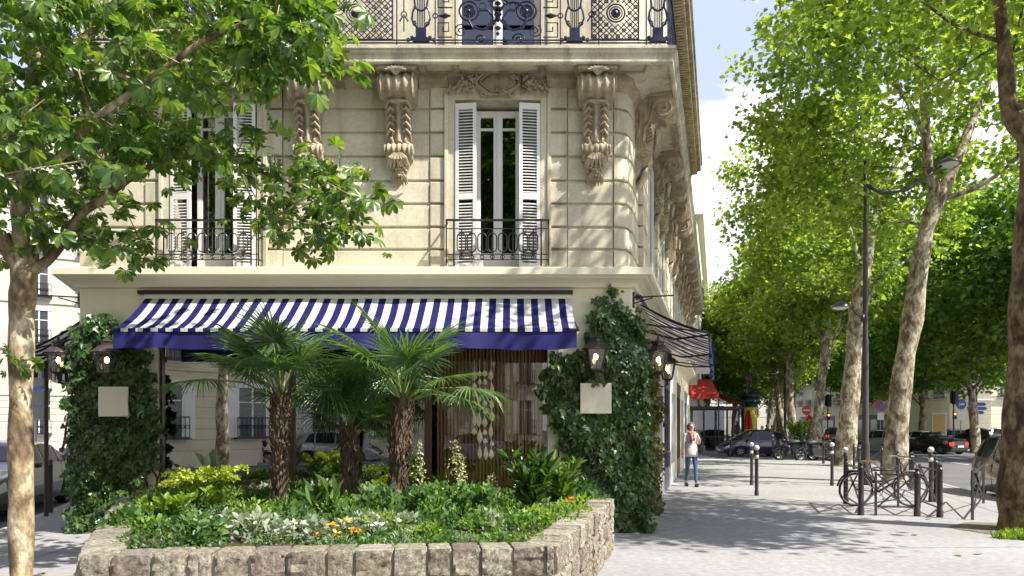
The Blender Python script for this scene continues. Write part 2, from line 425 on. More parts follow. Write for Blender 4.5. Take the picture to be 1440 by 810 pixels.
# paint
pb = MB()
for Y in range(8, 120, 6):
    p = Vector((kx(Y)+5.0, Y)); q = p+SS*2.6; r_ = Vector((SS.y, -SS.x))*.06
    pb.add([(*(p-r_), -.116), (*(p+r_), -.116), (*(q+r_), -.116), (*(q-r_), -.116)], [(0,1,2,3)])
for i in range(7):
    X0 = 21.0+i*1.3
    pb.add([(X0, 37.5, -.116), (X0+.6, 37.5, -.116), (X0+1.4, 40.5, -.116), (X0+.8, 40.5, -.116)], [(0,1,2,3)])
for k in range(6):
    pb.add([(8.5+.0*k, 35.2+k*1.3, -.116), (11.2, 35.2+k*1.3, -.116), (11.3, 35.8+k*1.3, -.116), (8.6, 35.8+k*1.3, -.116)], [(0,1,2,3)])
solo('road_marking', pb, m_line, kind='structure')
# slab seams and repaired strips in the pavement
m_seam = M_std('pavement_joint', (.15,.15,.15), .9, var=.3, scale=5)
m_patch = M_std('paler_asphalt_patch', (.42,.41,.40), .9, var=.12, scale=1.5, bump=.3, bscale=110, fine=.2)
sb = MB()
def strip(b, a, c, w, z):
    a = Vector(a); c = Vector(c); d = (c-a).normalized(); r_ = Vector((d.y, -d.x))*w/2
    b.add([(*(a-r_), z), (*(c-r_), z), (*(c+r_), z), (*(a+r_), z)], [(0,1,2,3)])
for Y in (9.2, 16.5, 24.0, 30.5): strip(sb, (2+.288*(Y-10.8)+.3, Y), (kx(Y)-1.0, Y+.3), .012, .003)
strip(sb, (kx(0)-.9, 0), (kx(32)-.9, 32), .014, .003)
for Y in (12.6, 14.2, 15.6, 17.4): strip(sb, (kx(Y)-.9, Y), (kx(Y)-.18, Y+.05), .014, .003)
strip(sb, (-9.0, 12.5), (-6.0, 11.4), .012, .003); strip(sb, (-5.6, 2), (-5.9, 10.6), .012, .003)
strip(sb, (-7.6, 9.2), (-5.2, 9.0), .012, .003)
solo('pavement_joint', sb, m_seam, kind='structure')
# ------------------------------------------------------------------ corner building
CL = (FX(112), YF); CR = (1.82, YF)
def along(p, d, t): return (p[0]+d.x*t, p[1]+d.y*t)
SIDE_END = along(CR, SS, 22.6); LEFT_END = along(CL, SL, 22)
bld = thing('corner_building', 'cream stone corner building with carved consoles, long iron balcony and blue striped awning', 'building', (CR[0], CR[1], 0))
UC = [(1.60, YF), (1.75, YF+.07), (1.86, YF+.30), SIDE_END]      # rounded corner of the upper storeys
Z1 = 3.98; ZS = 6.95                                            # first-floor wall, underside of balcony
COURSES = [3.98, 4.29, 4.625, 4.98, 5.33, 5.70, 6.06, 6.42, 6.79]
W1 = (FX(240), FX(362)); W2 = (FX(640), FX(760))
LT = FX(500)
def courses(b, path, off=0.0, back=-.3):
    for i in range(len(COURSES)-1):
        z0, z1 = COURSES[i]+.018, COURSES[i+1]-.018
        b.sweep(path, [(off-.012, z0), (off, z0+.012), (off, z1-.012), (off-.012, z1), (back, z1), (back, z0)])
    b.sweep(path, [(off, COURSES[-1]+.018), (off, ZS), (back, ZS), (back, COURSES[-1]+.018)])
wb = MB()
px = lambda a, b_: [(FX(a), YF), (FX(b_), YF)]
courses(wb, [LEFT_END, CL, (FX(204), YF)])
courses(wb, px(205.5, 226), .022)
courses(wb, px(376, 397), .022)
courses(wb, px(398.5, 604), 0)
courses(wb, px(605.5, 626), .022)
courses(wb, px(774, 797), .022)
courses(wb, px(798.5, 862), 0)
courses(wb, [(FX(863.5), YF)]+UC[:3]+[along((1.86, YF+.30), SS, .9)], .02)
q = along((1.86, YF+.30), SS, .92)
for i in range(7):                                              # pilasters and panels of the avenue side
    a = along(q, SS, i*3.0); c_ = along(a, SS, .8); e = along(a, SS, 2.99)
    courses(wb, [a, c_], .10); courses(wb, [along(a, SS, .82), along(a, SS, 1.15)], 0); courses(wb, [along(a, SS, 2.5), e], 0)
    wb.sweep([along(a, SS, 1.15), along(a, SS, 2.5)], [(-.02, 3.98), (-.02, ZS), (-.3, ZS), (-.3, 3.98)])
# solid backing behind the joints
bk = [(-.035, Z1), (-.035, ZS), (-.32, ZS), (-.32, Z1)]
wb.sweep([LEFT_END, CL, (W1[0]-.10, YF)], bk); wb.sweep([(W1[1]+.10, YF), (W2[0]-.10, YF)], bk)
wb.sweep([(W2[1]+.10, YF)]+UC, bk)
part('wall', wb, m_stone, bld)
# upper storeys
ub = MB()
def upper(path, z0, z1): ub.sweep(path, [(0, z0), (0, z1), (-.3, z1), (-.3, z0)])
for (a, c_) in (((LEFT_END, CL, (W1[0]+.05, YF)), 0), (((W1[1]-.05, YF), (W2[0]+.05, YF)), 0), (((W2[1]-.05, YF),)+tuple(UC), 0)):
    upper(list(a), 7.05, 9.7)
upper([LEFT_END, CL]+UC, 9.7, 13.0)
for z in (7.12, 9.75): ub.sweep([LEFT_END, CL]+UC, [(.0, z), (.05, z+.02), (.05, z+.16), (0, z+.2), (-.05, z+.1)])
part('upper_wall', ub, m_stone, bld)
cb = MB()
cpath = [LEFT_END, CL, (1.75, YF), SIDE_END]
cb.sweep(cpath, [(0, 12.8), (.12, 12.95), (.16, 13.1), (.42, 13.22), (.55, 13.25), (.55, 13.42), (.62, 13.5), (0, 13.62), (-.1, 13.2)])
for (a, d, n) in ((CL, Vector((1, 0)), 56), (CR, SS, 150)):
    rr = Vector((d.y, -d.x))
    for i in range(n):
        p = Vector(a)+d*(.1+i*.15)
        cb.cbox((p.x+rr.x*.25, p.y+rr.y*.25, 13.11), (.08, .3, .12), rz=math.atan2(d.y, d.x))
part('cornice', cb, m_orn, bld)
rb = MB()
foot = [LEFT_END, CL, (1.75, YF), SIDE_END]
inner = [(LEFT_END[0]+1.5, LEFT_END[1]), (CL[0]+1.2, CL[1]+1.2), (.8, YF+1.2), (SIDE_END[0]-1.3, SIDE_END[1])]
n4 = 4
rb.add([(x, y, 13.55) for x, y in foot]+[(x, y, 16.2) for x, y in inner], [(0,1,5,4),(1,2,6,5),(2,3,7,6),(4,5,6,7),(0,4,7,3)])
part('roof', rb, m_zinc, bld)
# inner core so nothing shows through
core = MB()
ci = [(LEFT_END[0]+1, LEFT_END[1]-.5), (CL[0]+.5, YF+.75), (1.1, YF+.75), (SIDE_END[0]-.8, SIDE_END[1]-.3)]
core.prism(ci, 3.45, 13.4)
ci2 = [(LEFT_END[0]+1, LEFT_END[1]-.5), (CL[0]-.4, YF+4.4), (2.6, YF+4.4), (SIDE_END[0]-.8, SIDE_END[1]-.3)]
core.prism(ci2, -.1, 3.44)
part('inner_wall', core, m_dark, bld)
# ledge above the shop
lb = MB()
lb.sweep([LEFT_END, CL, CR, SIDE_END], [(-.05, 3.70), (0, 3.70), (.05, 3.71), (.08, 3.76), (.16, 3.80), (.24, 3.815), (.24, 3.83), (.29, 3.835), (.32, 3.85), (.32, 3.945), (.30, 3.96), (.03, 3.985), (-.05, 3.985)])
part('ledge', lb, m_cream, bld)
# ground floor, painted
gb = MB()
OZ = 2.98; OX0 = FX(222); OX1 = FX(785)
gb.sweep([LEFT_END, CL, (OX0, YF)], [(0, -.1), (0, 3.70), (-.28, 3.70), (-.28, -.1)])
gb.sweep([(OX1, YF), CR, along(CR, SS, 3.2)], [(0, -.1), (0, 3.70), (-.28, 3.70), (-.28, -.1)])
gb.box(OX0, OX1, YF, YF+.28, OZ, 3.70)
gb.sweep([LEFT_END, CL, (OX0, YF)], [(.035, 0), (.035, .42), (.0, .45), (0, 0)]); gb.sweep([(OX1, YF), CR, along(CR, SS, 3.2)], [(.035, 0), (.035, .42), (.0, .45), (0, 0)])
a = along(CR, SS, 3.2)
gb.sweep([a, SIDE_END], [(0, 3.0), (0, 3.70), (-.3, 3.70), (-.3, 3.0)])
for i in range(8):
    p = along(a, SS, .02+i*2.75); gb.sweep([p, along(p, SS, .42)], [(.04, 0), (.04, 3.02), (-.3, 3.02), (-.3, 0)])
gb.box(FX(785)-.16, FX(785), YF+.02, YF+.2, 0, OZ)
part('shop_front', gb, m_cream, bld, bevel=.008)

# side shops: pilasters, dark glass and wooden joinery in blue, white and brown
cols = [m_white, M_std('navy_paint', (.04,.05,.12), .35), m_white, M_std('brown_joinery', (.14,.07,.035), .45), m_white, M_std('grey_blue_paint', (.17,.22,.27), .5), m_white, m_white]
for i in range(7):
    p = along(a, SS, .44+i*2.75); e_ = along(p, SS, 2.31)
    s1 = MB(); s1.sweep([p, e_], [(.02, 0), (.02, .55), (-.1, .55), (-.1, 0)]); s1.sweep([p, e_], [(.03, 2.55), (.06, 2.98), (-.1, 2.98), (-.1, 2.55)])
    for t in (0, .76, 1.52, 2.23): s1.sweep([along(p, SS, t), along(p, SS, t+.08)], [(.03, .55), (.03, 2.55), (-.1, 2.55), (-.1, .55)])
    sh = part('shop_window', s1, cols[i], bld)
    g1 = MB(); g1.sweep([along(p, SS, .01), along(e_, SS, -.01)], [(-.05, .56), (-.05, 2.54), (-.09, 2.54), (-.09, .56)])
    part('pane', g1, M_std('shop_pane_dark', (.05,.06,.07), .06, var=.4) if i == 0 else bpy.data.materials['shop_pane_dark'], sh)

# main shop window: joinery, glass, bulkhead
m_joinery = M_std('dark_brown_joinery', (.085,.045,.025), .4, var=.4, scale=4, stretch=(1,1,.2))
jb = MB()
for x0, x1 in ((222,226),(404,412),(596,606),(776,783)): jb.box(FX(x0), FX(x1), YF+.05, YF+.15, .72, OZ)
jb.box(OX0, OX1-.17, YF+.052, YF+.152, .70, .76); jb.box(OX0, OX1-.17, YF+.052, YF+.152, OZ-.09, OZ-.001)
jb.box(OX0, OX1-.17, YF+.04, YF+.16, 0, .699)
for k in range(14):
    x = OX0+.05+k*(OX1-OX0-.3)/13; jb.box(x-.012, x+.012, YF+.025, YF+.041, .05, .66)
sw = part('display_window', jb, m_joinery, bld)
m_shopglass = M_glass('reflecting_shop_glass', .70, (.86,.87,.85))
m_shopglass2 = M_glass('clearer_shop_glass', .05, (.9,.9,.88))
for i, (x0, x1) in enumerate(((226,404),(412,596),(606,776))):
    g = MB(); g.box(FX(x0), FX(x1), YF+.095, YF+.103, .762, OZ-.092)
    part('pane', g, (m_shopglass, M_glass('dimmer_shop_glass', .34), m_shopglass2)[i], sw)
# room behind the glass
m_floorw = M_std('cafe_floor', (.16,.10,.06), .5, var=.3)
ib = MB(); ib.box(OX0-.3, 1.5, YF+.30, YF+4.3, -.05, .02); part('cafe_floor', ib, m_floorw, bld)
m_curt = M_std('brown_slatted_curtain', (.62,.36,.19), .8, col2=(.36,.19,.09), scale=9, stretch=(1,1,.06))
cu = MB(); n = 420; x0, x1 = FX(612), FX(784)
vs = []
for i in range(n+1):
    x = x0+(x1-x0)*i/n; y = YF+.32+.022*math.sin(i*2*PI/9.3)+.008*math.sin(i*.37)
    vs += [(x, y, .30), (x, y, 2.97)]
cu.add(vs, [(2*i, 2*i+2, 2*i+3, 2*i+1) for i in range(n)])
xx_ = x0
while xx_ < x1: cu.box(xx_, xx_+.030, YF+.27, YF+.292, .31, 2.965); xx_ += .055+.004*math.sin(xx_*40)
tag(mesh_obj('curtain', cu, m_curt), 'brown ribbed curtain hanging inside the right shop window', 'curtain')

# ------------------------------------------------------------------ french windows with louvred shutters (local: x across, -y out, z up, origin bottom centre)
def window_parts(w, h, shutters=True, name='window'):
    f = MB(); iw = w*.47 if shutters else w*.98
    f.box(-iw/2-.05, -iw/2+.03, -.03, .05, 0, h); f.box(iw/2-.03, iw/2+.05, -.03, .05, 0, h)
    f.box(-iw/2+.031, iw/2-.031, -.029, .049, h-.10, h-.001); f.box(-iw/2+.031, iw/2-.031, -.029, .049, .001, .30)
    f.box(-.07, .07, -.035, .045, .301, h-.101); f.box(-.02, .02, -.055, -.036, .301, h-.101)
    f.box(-iw/2+.031, -.071, -.02, .04, h-.30, h-.26); f.box(.071, iw/2-.031, -.02, .04, h-.30, h-.26)
    g = [MB().box(-iw/2+.032, -.072, .0, .01, .302, h-.102), MB().box(.072, iw/2-.032, .0, .01, .302, h-.102)]
    sh = []
    if shutters:
        for sgn in (-1, 1):
            s_ = MB(); W_ = (w-iw)/2-.02
            s_.box(0, W_, -.02, .02, 0, .09); s_.box(0, W_, -.02, .02, h-.09, h); s_.box(0, W_, -.02, .02, h*.42, h*.42+.09)
            s_.box(0, .05, -.021, .021, 0, h); s_.box(W_-.05, W_, -.021, .021, 0, h)
            z = .13
            while z < h-.11:
                if not (h*.42-.03 < z < h*.42+.1): s_.cbox((W_/2, 0, z), (W_-.10, .045, .009), rx=R(38))
                z += .045
            M_ = Matrix.Translation((sgn*w/2, -.27, 0)) @ Matrix.Rotation(R(7)*sgn, 4, 'Z') @ Matrix.Scale(-sgn, 4, (1,0,0))
            s_.xf(M_); sh.append(s_)
    return f, g, sh
wf, wg, wsh = window_parts(1.28, 2.50)
def put_window(loc, parent, rz=0, proto=[None]):
    if proto[0] is None:
        o = mesh_obj('window', wf, m_white, bevel=.006); proto[0] = o
        for g in wg: part('pane', g, m_pane, o, world=False)
        for s_ in wsh: part('shutter', s_, m_white, o, world=False)
        r_ = o
    else: r_ = dup(proto[0])
    r_.location = loc; r_.rotation_euler = (0, 0, rz); r_.parent = parent; r_.matrix_parent_inverse = wmat(parent).inverted() if parent.type == 'EMPTY' else Matrix()
    return r_
for xc in ((W1[0]+W1[1])/2, (W2[0]+W2[1])/2):
    put_window((xc, YF+.24, 3.985), bld)
# reveals and moulded surrounds
for (a_, c_) in (W1, W2):
    sb_ = MB()
    for z0, z1 in ((3.985, 6.60), (7.06, 9.70)):
        sb_.box(a_-.10, a_, YF-.035, YF+.40, z0, z1); sb_.box(c_, c_+.10, YF-.035, YF+.40, z0, z1)
        sb_.box(a_-.16, a_-.10, YF-.06, YF+.02, z0, z1+.12); sb_.box(c_+.10, c_+.16, YF-.06, YF+.02, z0, z1+.12)
    sb_.box(a_-.10, c_+.10, YF-.034, YF+.40, 6.55, 6.72); sb_.box(a_-.10, c_+.10, YF-.058, YF+.02, 6.721, 6.80)
    sb_.box(a_-.10, c_+.10, YF-.005, YF+.30, 6.80, ZS)
    sb_.box(a_-.10, c_+.10, YF-.02, YF+.4, 3.97, 3.984)
    part('window_surround', sb_, m_stone, bld, bevel=.01)
# windows on the avenue side
pf, pg, _ = window_parts(1.2, 2.4, False)
def put_plain(loc, rz, proto=[None]):
    if proto[0] is None:
        o = mesh_obj('window', pf, m_white); proto[0] = o
        for g_ in pg: part('pane', g_, m_pane, o, world=False)
    else: o = dup(proto[0])
    o.location = loc; o.rotation_euler = (0, 0, rz); o.parent = bld; o.matrix_parent_inverse = wmat(bld).inverted()
for i in range(7):
    for z in (4.2, 7.3, 10.2):
        p = along(q, SS, i*3.0+1.82); rr = Vector((SS.y, -SS.x)); yaw = math.atan2(SS.y, SS.x)
        if z < 5 or i < 4: put_plain((p[0]+rr.x*.06, p[1]+rr.y*.06, z), yaw)
for xc in ((W1[0]+W1[1])/2, (W2[0]+W2[1])/2): put_plain((xc, YF+.16, 7.14), 0)

# ------------------------------------------------------------------ balcony slab
SLB = [(-7.05, YF+3), (-7.05, YF-.5), (2.33, YF-.5), along((2.33, YF-.5), SS, 23)]
sl = MB()
sl.sweep(SLB, [(-.5, 6.93), (-.06, 6.93), (-.06, 6.87), (-.03, 6.87), (0, 6.89), (0, 6.99), (.03, 7.01), (.03, 7.05), (.055, 7.06), (.055, 7.10), (-.9, 7.10)])
sl.sweep(SLB, [(-.62, 6.80), (-.40, 6.93), (-.62, 6.93)])
part('balcony_slab', sl, M_std('weathered_slab_stone', (.70,.65,.50), .88, col2=(.50,.45,.33), scale=2.2, bump=.4, bscale=45, stain=.95, staincol=(.16,.14,.09), fine=.25), bld)
cf_ = MB()    # coffers and the moulding under the slab
def coffer(a, c_, y0=YF-.44, y1=YF-.12):
    cf_.box(a, c_, y0, y0+.03, 6.90, 6.929); cf_.box(a, c_, y1-.03, y1, 6.90, 6.929); cf_.box(a, a+.03, y0+.031, y1-.031, 6.90, 6.929); cf_.box(c_-.03, c_, y0+.031, y1-.031, 6.90, 6.929)
for a_, c_ in ((130,185),(200,380),(385,425),(455,530),(600,640),(645,760),(765,808),(866,905)): coffer(FX(a_), FX(c_))
cf_.sweep([CL, (FX(536), YF)], [(0, 6.72), (.04, 6.74), (.06, 6.80), (.10, 6.84), (.10, 6.92), (0, 6.92)])
cf_.sweep([(FX(590), YF), (FX(630), YF)], [(0, 6.72), (.04, 6.74), (.06, 6.80), (.10, 6.84), (.10, 6.92), (0, 6.92)])
cf_.sweep([(FX(768), YF), (FX(812), YF)], [(0, 6.72), (.04, 6.74), (.06, 6.80), (.10, 6.84), (.10, 6.92), (0, 6.92)])
cf_.sweep([(FX(860), YF)]+UC, [(0, 6.66), (.04, 6.69), (.06, 6.75), (.12, 6.80), (.12, 6.92), (0, 6.92)])
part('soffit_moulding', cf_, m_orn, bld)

# ------------------------------------------------------------------ carved console, front (local: origin at top centre on wall, -y out)
def console_mesh():
    b = MB(); H = 1.62; nu, nt_ = 28, 72
    def wv(t):
        return .27 if t < .27 else (.27-.09*min(1, (t-.27)/.04) if t < .31 else (.18-.02*(t-.31)/.33 if t < .64 else (.20 if t < .80 else max(.02, .17*(1-(t-.80)/.20)**.6))))
    def pv(t):
        if t < .04: return .40
        if t < .27: return .30+.12*math.sin(PI*(t-.04)/.23)
        if t < .64: return .26-.10*(t-.27)/.37+.05*math.sin(PI*(t-.27)/.37)*-1
        if t < .80: return .12+.12*math.sin(PI*(t-.64)/.16)
        return .10*(1-(t-.80)/.2)+.03
    grid = []
    for i in range(nt_+1):
        t = i/nt_; row = []
        for j in range(nu+1):
            u = -1+2*j/nu; w_ = wv(t); p = pv(t)
            edge = (1-abs(u)**8)
            d = p*(.72+.28*edge)
            if t < .27: d += .018*math.cos(u*PI*4.5)+(.035 if abs(u) > .82 else 0)
            elif t < .64:
                d += .030*math.cos(u*PI*2)*(1 if abs(u) < .55 else -.4)+.016*math.sin(t*95+abs(u)*9)*(abs(u) > .4)
            elif t < .80: d += .014*math.cos(u*PI*5)
            else: d += .02*math.cos(u*11)*math.cos(t*130)
            row.append((u*w_, -d, -t*H))
        grid.append(row)
    vs = [p for row in grid for p in row]
    fs = [(i*(nu+1)+j, (i+1)*(nu+1)+j, (i+1)*(nu+1)+j+1, i*(nu+1)+j+1) for i in range(nt_) for j in range(nu)]
    b.add(vs, fs)
    # sides
    for sgn, j in ((-1, 0), (1, nu)):
        vs = []; 
        for i in range(nt_+1): vs += [grid[i][j], (grid[i][j][0], .02, grid[i][j][2])]
        b.add(vs, [(2*i, 2*i+2, 2*i+3, 2*i+1) if sgn > 0 else (2*i, 2*i+1, 2*i+3, 2*i+2) for i in range(nt_)])
    b.box(-.31, .31, -.46, .02, -.03, .028); b.box(-.29, .29, -.43, .02, -.075, -.031)
    # scrolls on the cheeks and acanthus leaves
    for sgn in (-1, 1):
        for (cz, cy, r0) in ((-.23, -.27, .13), (-1.16, -.15, .085)):
            pts = []
            for k in range(26):
                a = k*.42; r_ = r0*(1-k/30); pts.append((sgn*(.275 if cz > -.5 else .205), cy+r_*math.cos(a), cz+r_*math.sin(a)))
            b.tube(pts, [.014]*26, 5)
        for k in range(5):
            z = -.50-k*.10
            b.tube([(sgn*.06, -.25+k*.02, z), (sgn*.12, -.27+k*.02, z+.03), (sgn*.17, -.24+k*.02, z-.02), (sgn*.185, -.19+k*.02, z-.10)], [.012, .026, .024, .006], 6)
    for k in range(7):
        a = (k-3)*.42
        b.tube([(0, -.42, -.16), (.07*math.sin(a), -.46, -.10+.02*math.cos(a)), (.16*math.sin(a), -.47, -.12+.10*math.cos(a)-.02)], [.02, .03, .012], 6)
        b.tube([(0, -.26, -.52), (.06*math.sin(a), -.30, -.49), (.13*math.sin(a), -.29, -.50+.05*math.cos(a))], [.018, .026, .01], 6)
        b.tube([(.05*math.sin(a), -.24, -1.24), (.12*math.sin(a), -.26, -1.30-.03*math.cos(a)), (.17*math.sin(a), -.16, -1.40-.04*math.cos(a))], [.02, .03, .008], 6)
        b.tube([(.02*math.sin(a), -.14, -1.45), (.10*math.sin(a), -.12, -1.55-.04*math.cos(a)), (.13*math.sin(a), -.05, -1.62-.05*math.cos(a))], [.02, .026, .006], 6)
    for i in range(5):
        for k in range(-1, 2): b.sphere((k*.035+(.017 if i % 2 else 0), -.17+abs(k)*.015, -1.36-i*.045), .024, 6, 5)
    return b
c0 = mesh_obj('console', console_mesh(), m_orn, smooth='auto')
first = True
for pxx in (165, 437, 563, 836):
    o = c0 if first else dup(c0); first = False
    o.location = (FX(pxx), YF, 6.90); o.parent = bld; o.matrix_parent_inverse = wmat(bld).inverted()
# side consoles: scrolled brackets seen in profile (local: -y out, x along the wall)
def side_console():
    b = MB(); poly = []
    pr = [(0,0),(-.60,0),(-.60,-.07),(-.66,-.12),(-.68,-.26),(-.62,-.38),(-.50,-.42),(-.40,-.38),(-.34,-.46),(-.30,-.60),(-.27,-.76),(-.26,-.86),(-.28,-.98),(-.22,-1.08),(-.12,-1.10),(-.07,-1.24),(0,-1.34)]
    M_ = Matrix(((0,0,1,0),(1,0,0,0),(0,1,0,0),(0,0,0,1)))
    b.prism([(y, z) for y, z in pr], -.17, .17, M_)
    for sgn in (-1, 1):
        x = sgn*.172
        for (cy, cz, r0, dirn) in ((-.46, -.23, .17, 1), (-.17, -.94, .11, -1)):
            pts = [(x, cy+r0*(1-k/34)*math.cos(dirn*k*.4+(0 if dirn > 0 else 2.5)), cz+r0*(1-k/34)*math.sin(dirn*k*.4+(0 if dirn > 0 else 2.5))) for k in range(30)]
            b.tube(pts, [.020]*30, 5)
        b.tube([(x, -.29, -.23), (x, -.25, -.40), (x, -.17, -.55), (x, -.16, -.72), (x, -.24, -.88)], [.02, .025, .03, .025, .015], 6)
        for k in range(6):
            t = k/5; b.tube([(x, -.20, -.48-t*.30), (x*1.06, -.27-.03*t, -.46-t*.28), (x, -.33+.02*t, -.53-t*.26)], [.016, .03, .01], 6)
        b.tube([(x, -.02, -.12), (x, -.10, -.25), (x, -.09, -.5), (x, -.03, -.7)], .016, 5)
    for k in range(5):
        a = (k-2)*.5
        b.tube([(.05*math.sin(a), -.26, -.52), (.14*math.sin(a), -.38, -.56), (.15*math.sin(a), -.36, -.74)], [.02, .04, .01], 6)
        b.tube([(0, -.2, -1.06), (.10*math.sin(a), -.16, -1.22), (.10*math.sin(a), -.05, -1.42)], [.03, .04, .01], 6)
    b.box(-.21, .21, -.64, .02, -.02, .05)
    return b
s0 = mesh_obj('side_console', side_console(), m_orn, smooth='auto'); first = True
yaw = math.atan2(SS.y, SS.x); rr = Vector((SS.y, -SS.x))
ts = [.55, 3.15, 4.55, 6.05, 7.5, 9.0, 10.5, 12.0, 13.5, 15.0, 16.5, 18.0, 19.5, 21.0]
for t in ts:
    o = s0 if first else dup(s0); first = False
    p = along(UC[2], SS, t); o.location = (p[0], p[1], 6.90); o.rotation_euler = (0, 0, yaw); o.parent = bld; o.matrix_parent_inverse = wmat(bld).inverted()
sf = MB()
for t0, t1 in zip(ts[:-1], ts[1:]):
    a_ = along(UC[2], SS, t0+.28); c_ = along(UC[2], SS, t1-.28)
    for o0, o1 in ((.06, .10), (.50, .54)): sf.sweep([a_, c_], [(o0, 6.90), (o1, 6.90), (o1, 6.93), (o0, 6.93)])
    for tt in (t0+.28, t1-.32): sf.sweep([along(UC[2], SS, tt), along(UC[2], SS, tt+.04)], [(.10, 6.90), (.50, 6.90), (.50, 6.93), (.10, 6.93)])
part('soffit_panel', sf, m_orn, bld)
# cartouche above a window
def cartouche():
    b = MB(); n = 36
    b.lathe([(.0001, .05), (.10, .055), (.19, .05), (.23, .02), (.24, 0)], (0,0,0), n, Matrix.Rotation(R(90), 4, 'X'), sx=1.35, sy=.82)
    pts = [(.33*math.cos(a)*(1+.08*math.cos(4*a)), -.05, .21*math.sin(a)*(1+.07*math.cos(3*a))) for a in [2*PI*k/n for k in range(n)]]
    b.tube(pts, .033, 6, closed=True)
    b.tube([(p[0]*.80, -.075, p[2]*.78) for p in pts], .014, 5, closed=True)
    for sg in (-1, 1):
        for (cx, cz, r0, st, dr) in ((.40,.10,.09,0,1),(.43,-.10,.08,1,-1),(.14,.22,.06,1,1),(.22,-.21,.06,2,-1),(.62,-.03,.07,0,1)):
            b.tube([(sg*(cx+r0*(1-k/24)*math.cos(dr*k*.42+st)), -.05-.001*k, cz+r0*(1-k/24)*math.sin(dr*k*.42+st)) for k in range(20)], [.022]*20, 5)
        for k in range(11):
            a = k*.33; x = .40+k*.038; z = .02+.05*math.sin(k*1.9)-.006*k
            b.tube([(sg*x, -.04, z-.06), (sg*(x+.03), -.09, z+.02), (sg*(x+.05), -.05, z+.09*math.cos(a))], [.014, .032, .008], 6)
            b.tube([(sg*x, -.03, z-.05), (sg*(x+.02), -.08, z-.10), (sg*(x+.06), -.04, z-.15)], [.014, .028, .008], 6)
    for k in range(7):
        a = (k-3)*.45; b.tube([(0, -.05, .20), (.04*math.sin(a), -.11, .25), (.10*math.sin(a), -.06, .24+.08*math.cos(a))], [.016, .028, .01], 6)
    for k in range(9): b.sphere((-.10+.025*k, -.085-.01*(k % 2), -.17+.012*math.sin(k*2)), .03, 7, 5)
    return b
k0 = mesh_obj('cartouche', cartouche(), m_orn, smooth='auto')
for i, (a_, c_) in enumerate((W2, W1)):
    o = k0 if i == 0 else dup(k0)
    o.location = ((a_+c_)/2, YF-.05, 6.78); o.scale = (.92, 1, .85); o.parent = bld; o.matrix_parent_inverse = wmat(bld).inverted()

# ------------------------------------------------------------------ ironwork
IK = 1.3
class Iron:
    def __init__(s, A, B):
        s.A = Vector(A); s.B = Vector(B); s.d = (s.B-s.A).normalized(); s.L = (s.B-s.A).length; s.mb = MB()
    def q(s, u, w): return s.A+s.d*u+Vector((0, 0, w))
    def ln(s, pts, r=.008, n=4): s.mb.tube([s.q(u, w) for u, w in pts], r*IK, n)
    def ring(s, u, w, r, t=.007, n=16, a0=0, a1=2*PI):
        pts = [(u+r*math.cos(a0+(a1-a0)*k/n), w+r*math.sin(a0+(a1-a0)*k/n)) for k in range(n+(0 if a1-a0 > 6.28 else 1))]
        s.mb.tube([s.q(*p) for p in pts], t*IK, 4, closed=a1-a0 > 6.28)
    def spiral(s, u, w, r, st, dr, turns=1.6, t=.008):
        n = int(14*turns); s.ln([(u+r*(1-.85*k/n)*math.cos(st+dr*2*PI*turns*k/n), w+r*(1-.85*k/n)*math.sin(st+dr*2*PI*turns*k/n)) for k in range(n+1)], t)
    def bx(s, u0, u1, w0, w1, t=.03):
        s.mb.bar(s.q(u0, (w0+w1)/2), s.q(u1, (w0+w1)/2), t, w1-w0)
def lattice(I, u0, u1, w0, w1, sp=.085, hole=None):
    nline = int((u1-u0+w1-w0)/sp)+1
    for sg in (1, -1):
        for k in range(nline+1):
            c = k*sp; pts = []
            # line: (u-u0) + sg*(w-w0) = c   (sg=-1 mirrored)
            a0 = max(0, c-(w1-w0)); a1 = min(u1-u0, c)
            if a1-a0 < .01: continue
            m = 14; seg = []
            for j in range(m+1):
                uu = a0+(a1-a0)*j/m; ww = c-uu
                u = u0+uu if sg > 0 else u1-uu
                p = (u, w0+ww)
                if hole and math.hypot(p[0]-hole[0], p[1]-hole[1]) < hole[2]:
                    if len(seg) > 1: I.ln([seg[0], seg[-1]], .006)
                    seg = []
                else: seg.append(p)
            if len(seg) > 1: I.ln([seg[0], seg[-1]], .006)
    for k in range(int((u1-u0)/sp)):
        for j in range(int((w1-w0)/sp)):
            p = (u0+sp*(k+.5), w0+sp*(j+.5))
            if (k+j) % 2 == 0 and not (hole and math.hypot(p[0]-hole[0], p[1]-hole[1]) < hole[2]+.03): I.ring(*p, .026, .006, 8)
def rosette(I, u, w, r):
    I.ring(u, w, r, .010, 24); I.ring(u, w, r*.72, .007, 20)
    for k in range(10):
        a = 2*PI*k/10; I.mb.sphere(I.q(u+r*.38*math.cos(a), w+r*.38*math.sin(a)), r*.2, 6, 4)
    I.mb.sphere(I.q(u, w), r*.28, 8, 6)
